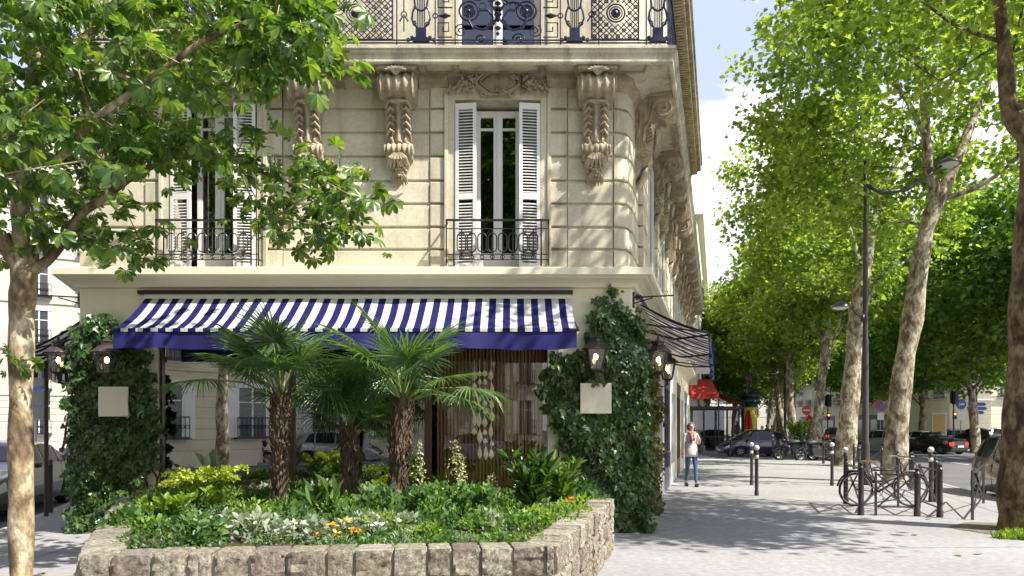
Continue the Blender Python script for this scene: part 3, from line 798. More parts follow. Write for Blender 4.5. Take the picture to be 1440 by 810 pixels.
def lyre(I, u, w0=.10):
    I.bx(u-.12, u+.12, w0, w0+.035, .06); I.bx(u-.10, u+.10, w0+.036, w0+.06, .05); I.bx(u-.075, u+.075, w0+.06, w0+.20, .045)
    for k in range(5): I.ln([(u+(k-2)*.026, w0+.2), (u+(k-2)*.026, w0+.62)], .0065)
    for sg in (-1, 1):
        I.ln([(u+sg*.05, w0+.21), (u+sg*.10, w0+.25), (u+sg*.135, w0+.34), (u+sg*.12, w0+.44), (u+sg*.085, w0+.52), (u+sg*.10, w0+.62), (u+sg*.14, w0+.70)], .012, 5)
        I.spiral(u+sg*.11, w0+.66, .05, 0, sg, 1.3); I.spiral(u+sg*.09, w0+.27, .035, 1, -sg, 1.2)
        I.mb.sphere(I.q(u+sg*.13, w0+.06), .03, 7, 5)
    I.ln([(u-.10, w0+.52), (u-.05, w0+.47), (u, w0+.45), (u+.05, w0+.47), (u+.10, w0+.52)], .012, 5)
    I.ring(u, w0+.70, .05, .008)
def meander(I, u, w, s, sg=1):
    p = [(0,0),(4,0),(4,4),(1,4),(1,1.6),(2.6,1.6),(2.6,2.8)]
    I.ln([(u+sg*a*s, w+b*s) for a, b in p], .009)
def medallion(I, u):
    for sg in (-1, 1):
        I.ring(u+sg*.42, .55, .14, .012, 24); rosette(I, u+sg*.42, .55, .085)
        I.ring(u+sg*.22, .48, .20, .012, 22, PI*.9 if sg < 0 else -.3*PI, PI*2.3 if sg < 0 else 1.1*PI)
        I.ln([(u+sg*.42, .41), (u+sg*.36, .30), (u+sg*.22, .27), (u+sg*.10, .33), (u+sg*.07, .45), (u+sg*.14, .56), (u+sg*.26, .56)], .013, 5)
        I.spiral(u+sg*.30, .80, .11, 0, sg); I.spiral(u+sg*.54, .26, .10, 1, -sg); I.ring(u+sg*.22, .62, .05)
        for k in range(6):
            a = k*.5; I.mb.tube([I.q(u+sg*.10, .35), I.q(u+sg*(.10+.07*math.cos(a)), .35-.02+.09*math.sin(a-.6))], [.012, .02], 5)
        for k in range(5):
            a = -.9+k*.55; I.mb.tube([I.q(u+sg*.05, .72), I.q(u+sg*(.05+.10*math.cos(a)), .72+.10*math.sin(a))], [.014, .016], 5)
    for w, r_ in ((.22,.03),(.30,.05),(.42,.035),(.50,.06),(.58,.075),(.66,.05),(.74,.03),(.82,.05)): I.mb.lathe([(.002, w-.04), (r_, w), (.002, w+.04)], (*I.q(u, 0).xy, I.A.z), 8)
YB = YF-.45
A = Vector((-6.9, YB, 7.10)); B = Vector((2.28, YB, 7.10))
I = Iron(A, B)
def U(pxx): return (pxx-720)*YB/F+6.9
for w in (.085, .125, .97): I.bx(0, I.L, w-.007, w+.007, .02)
I.bx(0, I.L, .985, 1.02, .05)
def railing_bay(c, sg=1):     # a bay round a window centre: medallion, keys, lyres
    medallion(I, U(c))
    for s_ in (-1, 1):
        for o in (60, 88, 142) : I.bx(U(c+s_*o)-.008, U(c+s_*o)+.008, .0, .97, .02)
        meander(I, U(c+s_*64), .17, .052, s_); meander(I, U(c+s_*64), .60, .052, s_)
        I.mb.tube([I.q(U(c+s_*66), .48), I.q(U(c+s_*74), .48), I.q(U(c+s_*84), .48)], [.008, .045, .006], 4); I.ring(U(c+s_*88), .48, .035)
        lyre(I, U(c+s_*108)); I.ring(U(c+s_*126), .13, .022); I.ring(U(c+s_*90), .13, .022)
        for w in (.35, .65): I.ln([(U(c+s_*132), w-.1), (U(c+s_*132), w+.1)], .007); 
        I.ring(U(c+s_*132), .5, .04); I.ln([(U(c+s_*126), .4), (U(c+s_*132), .5), (U(c+s_*138), .4)], .01)
railing_bay(700); railing_bay(300)
for a_, c_, hc in ((448, 552, 500), (832, 898, 866), (68, 152, 110)):
    lattice(I, U(a_), U(c_), .14, .95, .085, (U(hc), .52, .15)); rosette(I, U(hc), .52, .13)
    for x0, x1, w0, w1 in ((U(a_), U(c_), .14, .14), (U(a_), U(c_), .95, .95)): I.ln([(x0, w0), (x1, w1)], .009)
    I.ln([(U(a_), .14), (U(a_), .95)], .009); I.ln([(U(c_), .14), (U(c_), .95)], .009)
lyre(I, U(925)); I.bx(U(908), U(908)+.016, 0, .97, .02); I.bx(I.L-.02, I.L+.02, 0, 1.05, .04)
bal = part('balcony_railing', I.mb, m_ironblue, bld)
A2 = Vector((2.28, YB, 7.10)); e = along((2.28, YB), SS, 22.8)
I2 = Iron(A2, Vector((e[0], e[1], 7.10)))
for w in (.085, .125, .97): I2.bx(.05, I2.L, w-.007, w+.007, .02)
I2.bx(.05, I2.L, .985, 1.02, .05)
for k in range(12):
    u = .35+k*1.9
    lyre(I2, u); I2.bx(u+.2, u+.216, 0, .97, .02); I2.bx(u+1.45, u+1.466, 0, .97, .02)
    lattice(I2, u+.3, u+1.35, .14, .95, .15); rosette(I2, u+.82, .52, .13)
part('side_balcony_railing', I2.mb, m_ironblue, bld)
# small balcony railings in front of the first-floor windows
def balconette(w):
    I3 = Iron((-w/2, 0, 0), (w/2, 0, 0)); H = .68
    I3.bx(0, w, .0, .02, .02) if False else None
    for z in (.09, .17, .55): I3.bx(0, w, z-.006, z+.006, .014)
    I3.bx(-.01, w+.01, H-.015, H+.01, .04)
    for u in (0, .11, w-.11, w): I3.bx(u-.009, u+.009, 0, H-.02, .018)
    n = 9; st = (w-.30)/(n-1)
    for k in range(n):
        u = .15+k*st
        if k < n-1:
            I3.ring(u+st/2, .42, st*.42, .007, 10, 0, PI); I3.ln([(u+st*.08, .42), (u+st*.08, .27)], .007); I3.ln([(u+st*.92, .42), (u+st*.92, .27)], .007)
            I3.ring(u+st/2, .27, st*.42, .007, 10, PI, 2*PI); I3.ln([(u+st/2, .10), (u+st/2, .54)], .006)
            I3.ring(u+st/2, .13, .03, .006, 8)
    for sg in (0, w): I3.mb.bar(I3.q(sg, .1), I3.q(sg, .1)+Vector((0, .32, 0)), .018); I3.mb.bar(I3.q(sg, H), I3.q(sg, H)+Vector((0, .32, 0)), .022)
    return I3.mb
bm_ = balconette(1.52)
for i, (a_, c_) in enumerate((W2, W1)):
    o = mesh_obj('window_railing', bm_, m_iron) if i == 0 else dup(o)
    o.location = ((a_+c_)/2, YF-.24, 3.99); o.parent = bld; o.matrix_parent_inverse = wmat(bld).inverted()
for i in range(7):
    p = along(q, SS, i*3.0+1.82); o = dup(o); o.location = (p[0]+rr.x*.30, p[1]+rr.y*.30, 3.99); o.rotation_euler = (0, 0, yaw); o.parent = bld
# ------------------------------------------------------------------ awnings
m_blue = M_std('blue_canvas', (.009,.009,.125), .8, var=.25, scale=2)
m_strp = M_stripes('blue_white_striped_canvas', (.014,.014,.11), (.74,.75,.72), .208, trans=.22)
m_strp2 = M_stripes('black_white_striped_canvas', (.02,.02,.025), (.80,.78,.74), .40, trans=.3)
def awning(name, label, loc, rz, w, d, z0, z1, zv, mstr, mval, arms=3):
    # local: x along the wall 0..w, -y out
    t = thing(name, label, 'awning', loc, rz)
    b = MB(); nx = int(w*12); ny = 7; vs = []
    for j in range(ny+1):
        for i in range(nx+1):
            v = j/ny; x = w*i/nx
            sag = -.06*math.sin(PI*v)*(.75+.45*math.sin(x*2.3)+.25*math.sin(x*7))
            vs.append((x, -d*v, z0+(z1-z0)*v+sag))
    b.add(vs, [(j*(nx+1)+i, j*(nx+1)+i+1, (j+1)*(nx+1)+i+1, (j+1)*(nx+1)+i) for j in range(ny) for i in range(nx)])
    part('canopy', b, mstr, t, world=False, smooth=True)
    v = MB(); vs = []
    nx *= 2
    for i in range(nx+1):
        x = w*i/nx; vs += [(x, -d-.015-.006*math.sin(x*5), z1-.012), (x, -d-.02-.035*math.sin(x*4.1)-.014*math.sin(x*13), zv+.012*math.sin(x*3)+.005*math.sin(x*11))]
    v.add(vs, [(2*i, 2*i+1, 2*i+3, 2*i+2) for i in range(nx)]); part('valance', v, mval, t, world=False, smooth=True)
    sc = MB(); n = int(w/.104)
    for i in range(n):
        x = i*.104+.052; sc.prism([(x-.05, -.03), (x+.05, -.03), (x+.05, .02), (x-.05, .02)], 0, .004, Matrix.Translation((0, -d-.022, z1+.0)) @ Matrix.Rotation(R(90), 4, 'X'))
    part('scallop_edge', sc, mstr, t, world=False)
    f = MB(); f.tube([(-.02, -d, z1-.005), (w+.02, -d, z1-.005)], .022, 8)
    for s_ in (-.03, w+.03): f.tube([(s_, 0, z0-.35), (s_, -d, z1-.01)], .016, 6)
    for k in range(arms):
        x = .15+(w-.3)*k/max(1, arms-1); f.tube([(x, 0, z0-.42), (x+(.35 if k < arms/2 else -.35), -d*.5, (z0+z1)/2-.30), (x, -d, z1-.02)], .018, 6)
    part('frame', f, m_iron, t, world=False)
    h = MB(); h.box(-.10, w+.02, -.10, 0, z0+.02, z0+.075); part('roller_cover', h, m_iron, t, world=False)
    h2 = MB(); h2.box(-.02, w, -.06, 0, z0-.045, z0+.018); part('roller', h2, m_cream, t, world=False)
    return t
AX0 = FX(207)
awning('striped_awning', 'long blue and white striped awning with solid blue valance over the display window', (AX0, YF-.002, 0), 0, FX(803)-AX0, .90, 3.58, 2.95, 2.68, m_strp, m_blue, 4)
p = along(CR, SS, .55)
awning('side_awning', 'black and white striped awning above the avenue pavement, behind the corner lantern', (p[0], p[1], 0), math.atan2(SS.y, SS.x), 6.5, 1.12, 3.60, 3.06, 2.72, m_strp2, m_blue, 3)
p = along(CL, SL, 7.0)
awning('side_awning', 'small dark striped awning on the left street side, above the far left lantern', (p[0], p[1], 0), math.atan2(-SL.y, -SL.x), 6.2, 1.05, 3.45, 2.75, 2.45, m_strp2, m_strp2, 2)
for (a_, b_) in ((along(CR, SS, .1), 0), (along(CL, SL, .1), 1)):
    k = MB()
    if b_ == 0: rr_ = Vector((SS.y, -SS.x))
    else: rr_ = Vector((-SL.y, SL.x))
    z = 3.58; p0 = Vector((*a_, z)); p1 = p0+Vector((rr_.x, rr_.y, 0))*.62
    k.tube([p0, p1], .012, 6); k.tube([p0+Vector((0, 0, -.10)), p0+Vector((rr_.x*.3, rr_.y*.3, -.02))], .01, 5); k.box(p0.x-.03, p0.x+.03, p0.y-.02, p0.y+.02, z-.16, z+.08)
    solo('wall_bracket', k, m_iron, 'thin black iron bracket sticking out above the '+('avenue side awning' if b_ == 0 else 'left street awning'), 'bracket')

# ------------------------------------------------------------------ lanterns (local: hangs at origin on a bracket towards +y wall)
m_bulb = M_emit('warm_bulb', (1, .62, .28), 9)
m_lglass = M_glass('lantern_glass', .10, (.95,.93,.88))
m_brass = M_std('aged_copper', (.075,.06,.055), .5, metal=.5, scale=10)
def lantern(label, loc, rz=0, proto=[None]):
    if proto[0] is None:
        t = thing('wall_lantern', label, 'lantern', loc, rz, 'glazed lanterns on the corner building')
        f = MB(); w0, w1, h = .085, .145, .30
        for i in range(4):
            a = PI/4+i*PI/2; q0 = Vector((math.cos(a)*w0*1.3, math.sin(a)*w0*1.3, -.16)); q1 = Vector((math.cos(a)*w1*1.3, math.sin(a)*w1*1.3, .14))
            a2 = a+PI/2; r0 = Vector((math.cos(a2)*w0*1.3, math.sin(a2)*w0*1.3, -.16)); r1 = Vector((math.cos(a2)*w1*1.3, math.sin(a2)*w1*1.3, .14))
            f.bar(q0, q1, .016); f.bar(q0, r0, .018); f.bar(q1, r1, .022); f.bar((q0+r0)/2, (q1+r1)/2, .008)
        f.lathe([(.02, -.24), (.035, -.20), (.12, -.165), (.11, -.155)], n=4, M=Matrix.Rotation(PI/4, 4, 'Z')); f.sphere((0, 0, -.25), .025, 8, 6)
        part('frame', f, m_brass, t, world=False)
        c_ = MB(); c_.lathe([(.215, .14), (.20, .16), (.12, .23), (.085, .25), (.085, .29), (.10, .30), (.05, .335), (.02, .35), (.022, .38), (.001, .42)], n=8); part('cap', c_, m_brass, t, world=False)
        g = MB()
        for i in range(4):
            a = PI/4+i*PI/2; a2 = a+PI/2
            g.add([(math.cos(a)*w0*1.28, math.sin(a)*w0*1.28, -.155), (math.cos(a2)*w0*1.28, math.sin(a2)*w0*1.28, -.155), (math.cos(a2)*w1*1.28, math.sin(a2)*w1*1.28, .135), (math.cos(a)*w1*1.28, math.sin(a)*w1*1.28, .135)], [(0,1,2,3)])
        part('glass', g, m_lglass, t, world=False)
        bl = MB(); bl.sphere((0, 0, .03), .032, 10, 8, sz=1.5); part('bulb', bl, m_bulb, t, world=False)
        br = MB(); br.tube([(0, 0, .40), (0, .05, .47), (0, .14, .50), (0, .24, .44), (0, .34, .30)], .013, 6); br.tube([(0, 0, -.24), (0, .08, -.30), (0, .34, -.22)], .011, 6); br.box(-.03, .03, .33, .35, -.28, .36)
        part('bracket', br, m_brass, t, world=False)
        proto[0] = t; return t
    return dup(proto[0], loc, rz, label)
lantern('wall lantern on the left pier, just above its cream plaque', (FX(150)*.968, YF-.34, 2.55))
lantern('wall lantern on the ivy covered right pier, just above its cream plaque', (FX(838)*.968, YF-.34, 2.60))
rr_ = Vector((SS.y, -SS.x)); yaws = math.atan2(SS.y, SS.x)
for t_, z_, lb_ in ((.45, 2.62, 'lantern on the avenue side wall, nearer of the two under the black striped awning'), (2.6, 2.64, 'farther lantern of the two on the avenue side wall under the black striped awning')):
    p = along(CR, SS, t_); lantern(lb_, (p[0]+rr_.x*.36, p[1]+rr_.y*.36, z_), yaws)
rl_ = Vector((-SL.y, SL.x)); p = along(CL, SL, .35); lantern('leftmost lantern, on the left street side wall below the small dark awning', (p[0]+rl_.x*.36, p[1]+rl_.y*.36, 2.60), math.atan2(rl_.y, rl_.x)+PI/2)
m_plq = M_std('cream_plaque', (.72,.66,.52), .5, var=.06, scale=2)
for a_, c_, z0, z1, lb_ in ((138, 180, FZ(586), FZ(545), 'blank cream plaque on the left ivy covered pier'), (816, 860, FZ(582), FZ(540), 'blank cream plaque on the right ivy covered pier')):
    a_, c_ = 720+(a_-720)*.978, 720+(c_-720)*.978; k = MB(); k.box(FX(a_), FX(c_), YF-.24, YF-.215, z0, z1); k.box(FX(a_)+.1, FX(c_)-.1, YF-.215, YF, z0+.1, z1-.1)
    solo('wall_plaque', k, m_plq, lb_, 'plaque', bevel=.006)

# ------------------------------------------------------------------ ivy
def inside(poly, x, y):
    c = False; j = len(poly)-1
    for i in range(len(poly)):
        xi, yi = poly[i]; xj, yj = poly[j]
        if (yi > y) != (yj > y) and x < (xj-xi)*(y-yi)/(yj-yi)+xi: c = not c
        j = i
    return c
def fbm(x, y, s=0):
    return (math.sin(x*3.1+1.7*math.sin(y*2.3+s)+s)+math.sin(y*4.3+1.3*math.sin(x*3.7)+2*s)+.6*math.sin(x*9.1+y*7.7+s)+.5*math.sin(y*13-x*11+s))/3.1
def ivy_pts(poly, n, holes=(), dmax=.32, dmin=.03, s=0.0):
    xs = [p[0] for p in poly]; ys = [p[1] for p in poly]; pts = []
    while len(pts) < n:
        x = rnd.uniform(min(xs)-.1, max(xs)+.1); z = rnd.uniform(min(ys)-.1, max(ys)+.1)
        jx = x+.07*math.sin(z*23+s)+rnd.gauss(0, .035); jz = z+.06*math.sin(x*19)+rnd.gauss(0, .035)
        if not inside(poly, jx, jz): continue
        if any(a < x < b and c < z < d for a, b, c, d in holes): continue
        dp = dmin+(dmax-dmin)*max(0, min(1, .45+.55*fbm(x*1.5, z*1.5, s)))*rnd.uniform(.35, 1)
        pts.append((x, z, dp))
    return pts
def ivy(name, label, patches, nrm_list):
    pos = []; ax = []; nn = []; sz = []
    t = thing(name, label, 'ivy', tuple(patches[0][1](0, 0, 0)) if False else (0, 0, 0))
    for (pts, fn, nv, lsz) in patches:
        for (x, z, d) in pts:
            pos.append(fn(x, z, d)); v = Vector(nv)
            n_ = (v+Vector((rnd.gauss(0, .45), rnd.gauss(0, .45), rnd.gauss(.35, .4)))).normalized(); nn.append(n_)
            ax.append((rnd.gauss(0, .55), rnd.gauss(-.1, .3), rnd.gauss(-.9, .35))); sz.append(lsz*rnd.uniform(.65, 1.25))
    o = np_mesh('foliage', [scatter_data(*L_IVY, pos, ax, nn, np.array(sz))], m_ivy)
    part('foliage', o, None, t)
    st = MB()
    for (pts, fn, nv, lsz) in patches:
        for k in range(26):
            x, z, d = pts[rnd.randrange(len(pts))]; w = []
            for j in range(8):
                w.append(fn(x, max(.0, z), .04)); z -= z/8 if z > 0 else 0; x += rnd.gauss(0, .05)
            st.tube(w, [.007+.002*j for j in range(8)], 5)
    part('stem', st, m_twig, t)
    return t
front = lambda x, z, d: (x, YF-d, z)
def side(x, z, d): p = along(CR, SS, x); return (p[0]+rr_.x*d, p[1]+rr_.y*d, z)
def left(x, z, d): p = along(CL, SL, x); return (p[0]+rl_.x*d, p[1]+rl_.y*d, z)
pxp = lambda l: [(FX(a), FZ(b)) for a, b in l]
polyL = pxp([(112,470),(120,452),(150,448),(196,462),(212,495),(208,520),(224,545),(220,575),(230,600),(218,632),(226,648),(206,668),(190,690),(170,705),(155,712),(145,735),(128,748),(110,752),(104,735),(110,690),(102,650),(106,600),(104,560),(110,520)])
hl = [(FX(150), FX(192), FZ(586), FZ(546)), (FX(146), FX(180), FZ(752), FZ(716))]
lp = ivy_pts(polyL, 6800, hl, .30, .02, .3)
lp2 = ivy_pts([(.0,.05),(1.3,.3),(1.2,3.0),(.2,3.15),(-.05,2.9)], 1700, (), .30, .02, 1.1)
ivy('climbing_ivy', 'dark climbing ivy covering the left pier of the shop front', [(lp, front, (0,-1,0), .085), (lp2, left, (rl_.x, rl_.y, 0), .085)], None)
polyR = pxp([(852,402),(860,425),(880,438),(898,455),(905,500),(905,560),(905,620),(915,690),(912,745),(870,748),(855,705),(808,695),(800,650),(790,610),(772,575),(762,545),(768,515),(788,500),(812,505),(826,478),(832,448),(838,432),(848,424)])
hr = [(FX(818), FX(858), FZ(582), FZ(541))]
rp = ivy_pts(polyR, 7200, hr, .34, .02, 2.2)
rp2 = ivy_pts([(-.1,0),(.9,0),(1.05,1.0),(.9,2.0),(.75,2.7),(.35,3.2),(-.1,3.35)], 2600, (), .34, .02, .9)
ivy('climbing_ivy', 'dark climbing ivy covering the right corner pier of the shop front', [(rp, front, (0,-1,0), .085), (rp2, side, (rr_.x, rr_.y, 0), .085)], None)
m_ivyy = M_leaf('yellowed_ivy_leaves', [(.05,.07,.015),(.11,.12,.03),(.20,.17,.05)], .25)
rp3 = ivy_pts([(1.7,.0),(3.4,0),(3.3,.9),(2.9,1.5),(3.2,2.2),(2.4,2.9),(1.8,2.6),(2.0,1.4)], 2200, (), .40, .02, 3.9)
m_sv = m_ivy; m_ivy = m_ivyy
ivy('climbing_ivy', 'yellowish ivy climbing the avenue side wall beyond the corner', [(rp3, side, (rr_.x, rr_.y, 0), .09)], None)
m_ivy = m_sv

# ------------------------------------------------------------------ things in the display window
m_cord = M_std('cream_ornament', (.72,.62,.42), .6, var=.2, scale=20)
for i, x in enumerate((667, 674, 682, 691)):
    b = MB(); X = FX(x); Yg = YF+.045; z = FZ(520)
    b.tube([(X, Yg, FZ(505)), (X, Yg, FZ((612, 628, 632, 640)[i]))], .003, 4)
    zz = z
    while zz > FZ((612, 628, 632, 640)[i]):
        h = rnd.choice((.10, .16, .22)); w = rnd.uniform(.028, .045)
        b.lathe([(.001, 0), (w, h*.3), (w*.8, h*.65), (.001, h)], (X+rnd.uniform(-.01, .01), Yg, zz-h), 8, sy=.25)
        zz -= h+.03
    solo('hanging_ornament', b, m_cord, ['leftmost of four strings of cream leaf ornaments in the right window', 'second from the left of four cream ornament strings in the window', 'third from the left of four cream ornament strings in the window', 'rightmost and longest of four cream ornament strings in the window'][i], 'ornament', 'cream ornament strings in the window')
m_terra = M_std('terracotta', (.45,.13,.05), .7, var=.2)
m_woodt = M_std('table_wood', (.30,.15,.07), .5, var=.3, scale=4, stretch=(.3,3,3))
def table(label, x, y, w, d):
    t = thing('wooden_table', label, 'table', (x, y, 0), 0)
    b = MB(); b.box(-w/2, w/2, -d/2, d/2, .72, .76); part('tabletop', b, m_woodt, t, world=False)
    for sx in (-1, 1):
        for sy in (-1, 1): b = MB(); b.box(sx*w/2-.03, sx*w/2+.03, sy*(d/2-.04)-.03, sy*(d/2-.04)+.03, 0, .719); part('leg', b, m_woodt, t, world=False)
table('wooden table with a lamp inside the shop window between the palms', FX(505)*1.05, YF+.9, 1.0, .6)
t = thing('table_lamp', 'table lamp with linen shade standing on the table behind the middle pane', 'lamp', (FX(505)*1.05, YF+.8, .76))
b = MB(); b.lathe([(.09, 0), (.08, .02), (.02, .04), (.02, .18), (.035, .22), (.015, .28)], n=12); part('base', b, m_brass, t, world=False)
b = MB(); b.lathe([(.15, .26), (.12, .52)], n=20); part('lamp_shade', b, M_std('linen', (.75,.62,.45), .8, var=.1), t, world=False)
for nm, xx, zz, lb_ in (('flower_pot', 657, .76, 'orange terracotta pot with red flowers in the right shop window'),):
    table('small wooden side table in front of the brown curtain', FX(xx), YF+.19, .42, .16)
    t = thing(nm, lb_, 'flower pot', (FX(xx), YF+.19, .76)); b = MB(); b.lathe([(.045, 0), (.065, .12), (.072, .12), (.072, .14), (.055, .14), (.05, .10), (.001, .10)], n=14); part('pot', b, m_terra, t, world=False)
    d = rand_dirs(60, 0, 1); o = np_mesh('flower', [scatter_data(*L_OVAL, d*.05+np.array([0,0,.18]), d, rand_dirs(60), .06)], M_leaf('red_petals', [(.5,.06,.02),(.6,.12,.02)], .3, tcol=(1,1,1))); part('flower', o, None, t, world=False)
# ------------------------------------------------------------------ stone planter
PH = .675
PFL, PFR, PBR, PBL = (-3.13, 5.14), (.33, 5.54), (1.32, 9.30), (-5.15, 9.35)
m_rubble = None
def M_rubble():
    m, nt, N, L = newmat('rough_rubble_stone')
    out = N.new('ShaderNodeOutputMaterial'); b = N.new('ShaderNodeBsdfPrincipled'); L.new(b.outputs[0], out.inputs[0])
    geo = N.new('ShaderNodeNewGeometry'); vec = mapping(N, L)
    c = ramp(N, L, geo.outputs['Random Per Island'], [(0, (.30,.26,.19)), (.25, (.40,.37,.30)), (.5, (.25,.22,.17)), (.72, (.44,.41,.35)), (.86, (.22,.17,.145)), (1, (.34,.32,.29))])
    c = mixc(N, L, .75, c, ramp(N, L, noise(N, L, vec, 27, 7, .75, .4), [(.38, (.12,.105,.085)), (.5, (.72,.70,.65)), (.62, (1.35,1.32,1.24))]), 'MULTIPLY')
    f = ramp(N, L, noise(N, L, vec, 5, 5, .6), [(.58, (0,0,0)), (.72, (.55,.55,.55))])
    c = mixc(N, L, f, c, (.13,.13,.06))
    L.new(c, b.inputs['Base Color']); b.inputs['Roughness'].default_value = .92
    bp = N.new('ShaderNodeBump'); bp.inputs['Strength'].default_value = 1; bp.inputs['Distance'].default_value = .03
    L.new(noise(N, L, vec, 24, 8, .75), bp.inputs['Height']); L.new(bp.outputs[0], b.inputs['Normal'])
    return m
m_rubble = M_rubble()
m_mortar = M_std('lime_mortar', (.46,.42,.32), .95, col2=(.30,.27,.18), scale=6, bump=.8, bscale=60, fine=.3)
def stone_block(b, o, ux, uy, w, d, h, seed):
    # rounded rough block: o corner origin (centre bottom), ux along, uy outward
    n = 9; rr = random.Random(seed); idx = {}; from mathutils import noise as mn; so3 = Vector((rr.uniform(0,50), rr.uniform(0,50), rr.uniform(0,50)))
    vs = []; fs = []
    ph = [rr.uniform(0, 6) for _ in range(6)]
    def vert(i, j, k):
        key = (i, j, k)
        if key in idx: return idx[key]
        x, y, z = (2*i/n-1), (2*j/n-1), (2*k/n-1)
        p = 16.0; l = (abs(x)**p+abs(y)**p+abs(z)**p)**(1/p); m_ = max(abs(x), abs(y), abs(z)); s = m_/l if l > 0 else 1
        x, y, z = x*s, y*s, z*s
        q3 = Vector((x*w/2, y*d/2, z*h/2))*16+so3; dn = 1+.12*mn.noise(q3)+.10*mn.noise(q3*2.3)+.05*mn.noise(q3*5); xw = 1+.05*mn.noise(q3+Vector((9,0,0))); zw = 1+.05*mn.noise(q3+Vector((0,9,0)))
        P_ = o+ux*(x*w/2*xw)+uy*(y*d/2*dn*(1.0 if y < 0 else 1.12))+Vector((0, 0, h/2+z*h/2*zw))
        idx[key] = len(vs); vs.append(P_); return idx[key]
    for a in range(n):
        for c in range(n):
            fs += [(vert(a,c,0),vert(a,c+1,0),vert(a+1,c+1,0),vert(a+1,c,0)), (vert(a,c,n),vert(a+1,c,n),vert(a+1,c+1,n),vert(a,c+1,n)),
                   (vert(a,0,c),vert(a+1,0,c),vert(a+1,0,c+1),vert(a,0,c+1)), (vert(a,n,c),vert(a,n,c+1),vert(a+1,n,c+1),vert(a+1,n,c)),
                   (vert(0,a,c),vert(0,a,c+1),vert(0,a+1,c+1),vert(0,a+1,c)), (vert(n,a,c),vert(n,a+1,c),vert(n,a+1,c+1),vert(n,a,c+1))]
    b.add(vs, fs)
pl = thing('stone_planter', 'long raised planter of rough rubble stone full of greenery before the shop', 'planter', (-1.5, 7.3, 0))
sb2 = MB(); mb2 = MB(); sd_ = 0
def wall_run(a, c, th=.27):
    global sd_
    a = Vector(a); c = Vector(c); d = (c-a); Lw = d.length; d.normalize(); outw = Vector((d.y, -d.x))
    for row, (z0, h) in enumerate(((0, .205), (.225, .20), (.445, .225))):
        x = -.10*(row % 2)
        while x < Lw-.03:
            w = rnd.uniform(.15, .32) if row < 2 else rnd.uniform(.17, .30)
            x1 = min(x+w, Lw); x0 = max(x, 0)
            if x1-x0 > .07:
                m_ = a+d*((x0+x1)/2)-outw*(th/2)
                stone_block(sb2, Vector((m_.x, m_.y, z0+rnd.uniform(-.004, .008))), Vector((d.x, d.y, 0)), Vector((outw.x, outw.y, 0)), x1-x0-.018, th+rnd.uniform(-.015, .03), h, sd_); sd_ += 1
            x = x1
    i0 = a-outw*.016; i1 = c-outw*.016; j0 = a-outw*(th-.02); j1 = c-outw*(th-.02)
    mb2.prism([i0.to_tuple(), i1.to_tuple(), j1.to_tuple(), j0.to_tuple()], -.05, PH-.03)
wall_run(PFL, PFR); wall_run(PFR, PBR); wall_run(PBL, PFL)
part('stone_wall', sb2, m_rubble, pl, smooth='auto'); part('mortar', mb2, m_mortar, pl)
m_soil = M_std('garden_soil', (.05,.035,.022), .95, var=.5, scale=9, bump=.8, bscale=30)
so_ = MB(); so_.prism([(PFL[0]+.2, PFL[1]+.2), (PFR[0]-.2, PFR[1]+.15), (PBR[0]-.2, 9.5), (1.1, YF-.05), (-5.6, YF-.05), (PBL[0]+.2, PBL[1]+.1)], .0, .56)
part('soil', so_, m_soil, pl)
bw = MB(); bw.box(-5.5, 1.15, YF-.12, YF-.06, .0, .60)

# ------------------------------------------------------------------ fan palms
m_palm = M_leaf('palm_leaf', [(.035,.085,.04),(.075,.15,.06),(.15,.24,.09)], .36, rough=.35, spec=.5)
m_palmtr = M_std('palm_fibre', (.15,.105,.062), .95, col2=(.045,.03,.019), scale=16, bump=1, bscale=50, stretch=(1,1,.25), bdist=.02)
m_petiole = M_std('palm_petiole', (.16,.22,.06), .5, var=.3)
def fan_leaf(vs, fs, root, ax, R_, up, spread=300, nseg=34, droop=.5):
    # root: hastula; ax: direction of leaf axis; up: leaf normal
    y = ax.normalized(); z = (up-y*up.dot(y)).normalized(); x = y.cross(z)
    for k in range(nseg):
        a = R(-spread/2+spread*k/(nseg-1))+rnd.gauss(0, .012); L_ = R_*(1-.22*abs(a/PI)**1.5)*rnd.uniform(.9, 1.05)
        d0 = y*math.cos(a)+x*math.sin(a); s_ = d0.cross(z)
        dw = R(spread)/(nseg-1)
        dr = droop*rnd.uniform(.3, 1.3); base = len(vs)
        for t, wf_ in ((.02, 1), (.22, 1), (.42, 1), (.62, .75), (.82, .45), (1.0, .04)):
            r_ = L_*t; w = min(r_*math.tan(dw/2)*1.02, R_*.36*math.tan(dw/2)*1.02)*wf_*(1 if t < .3 else .72)
            c = root+d0*(r_*(1-.12*t*t*dr))+z*(-.10*r_*(1 if t > .2 else 1))+Vector((0,0,-1))*(dr*R_*.55*max(0, t-.35)**2)
            fold = .45*w
            vs += [c-s_*w+z*fold, c-z*fold*.6, c+s_*w+z*fold]
        for j in range(5):
            b_ = base+j*3; fs += [(b_, b_+1, b_+4, b_+3), (b_+1, b_+2, b_+5, b_+4)]
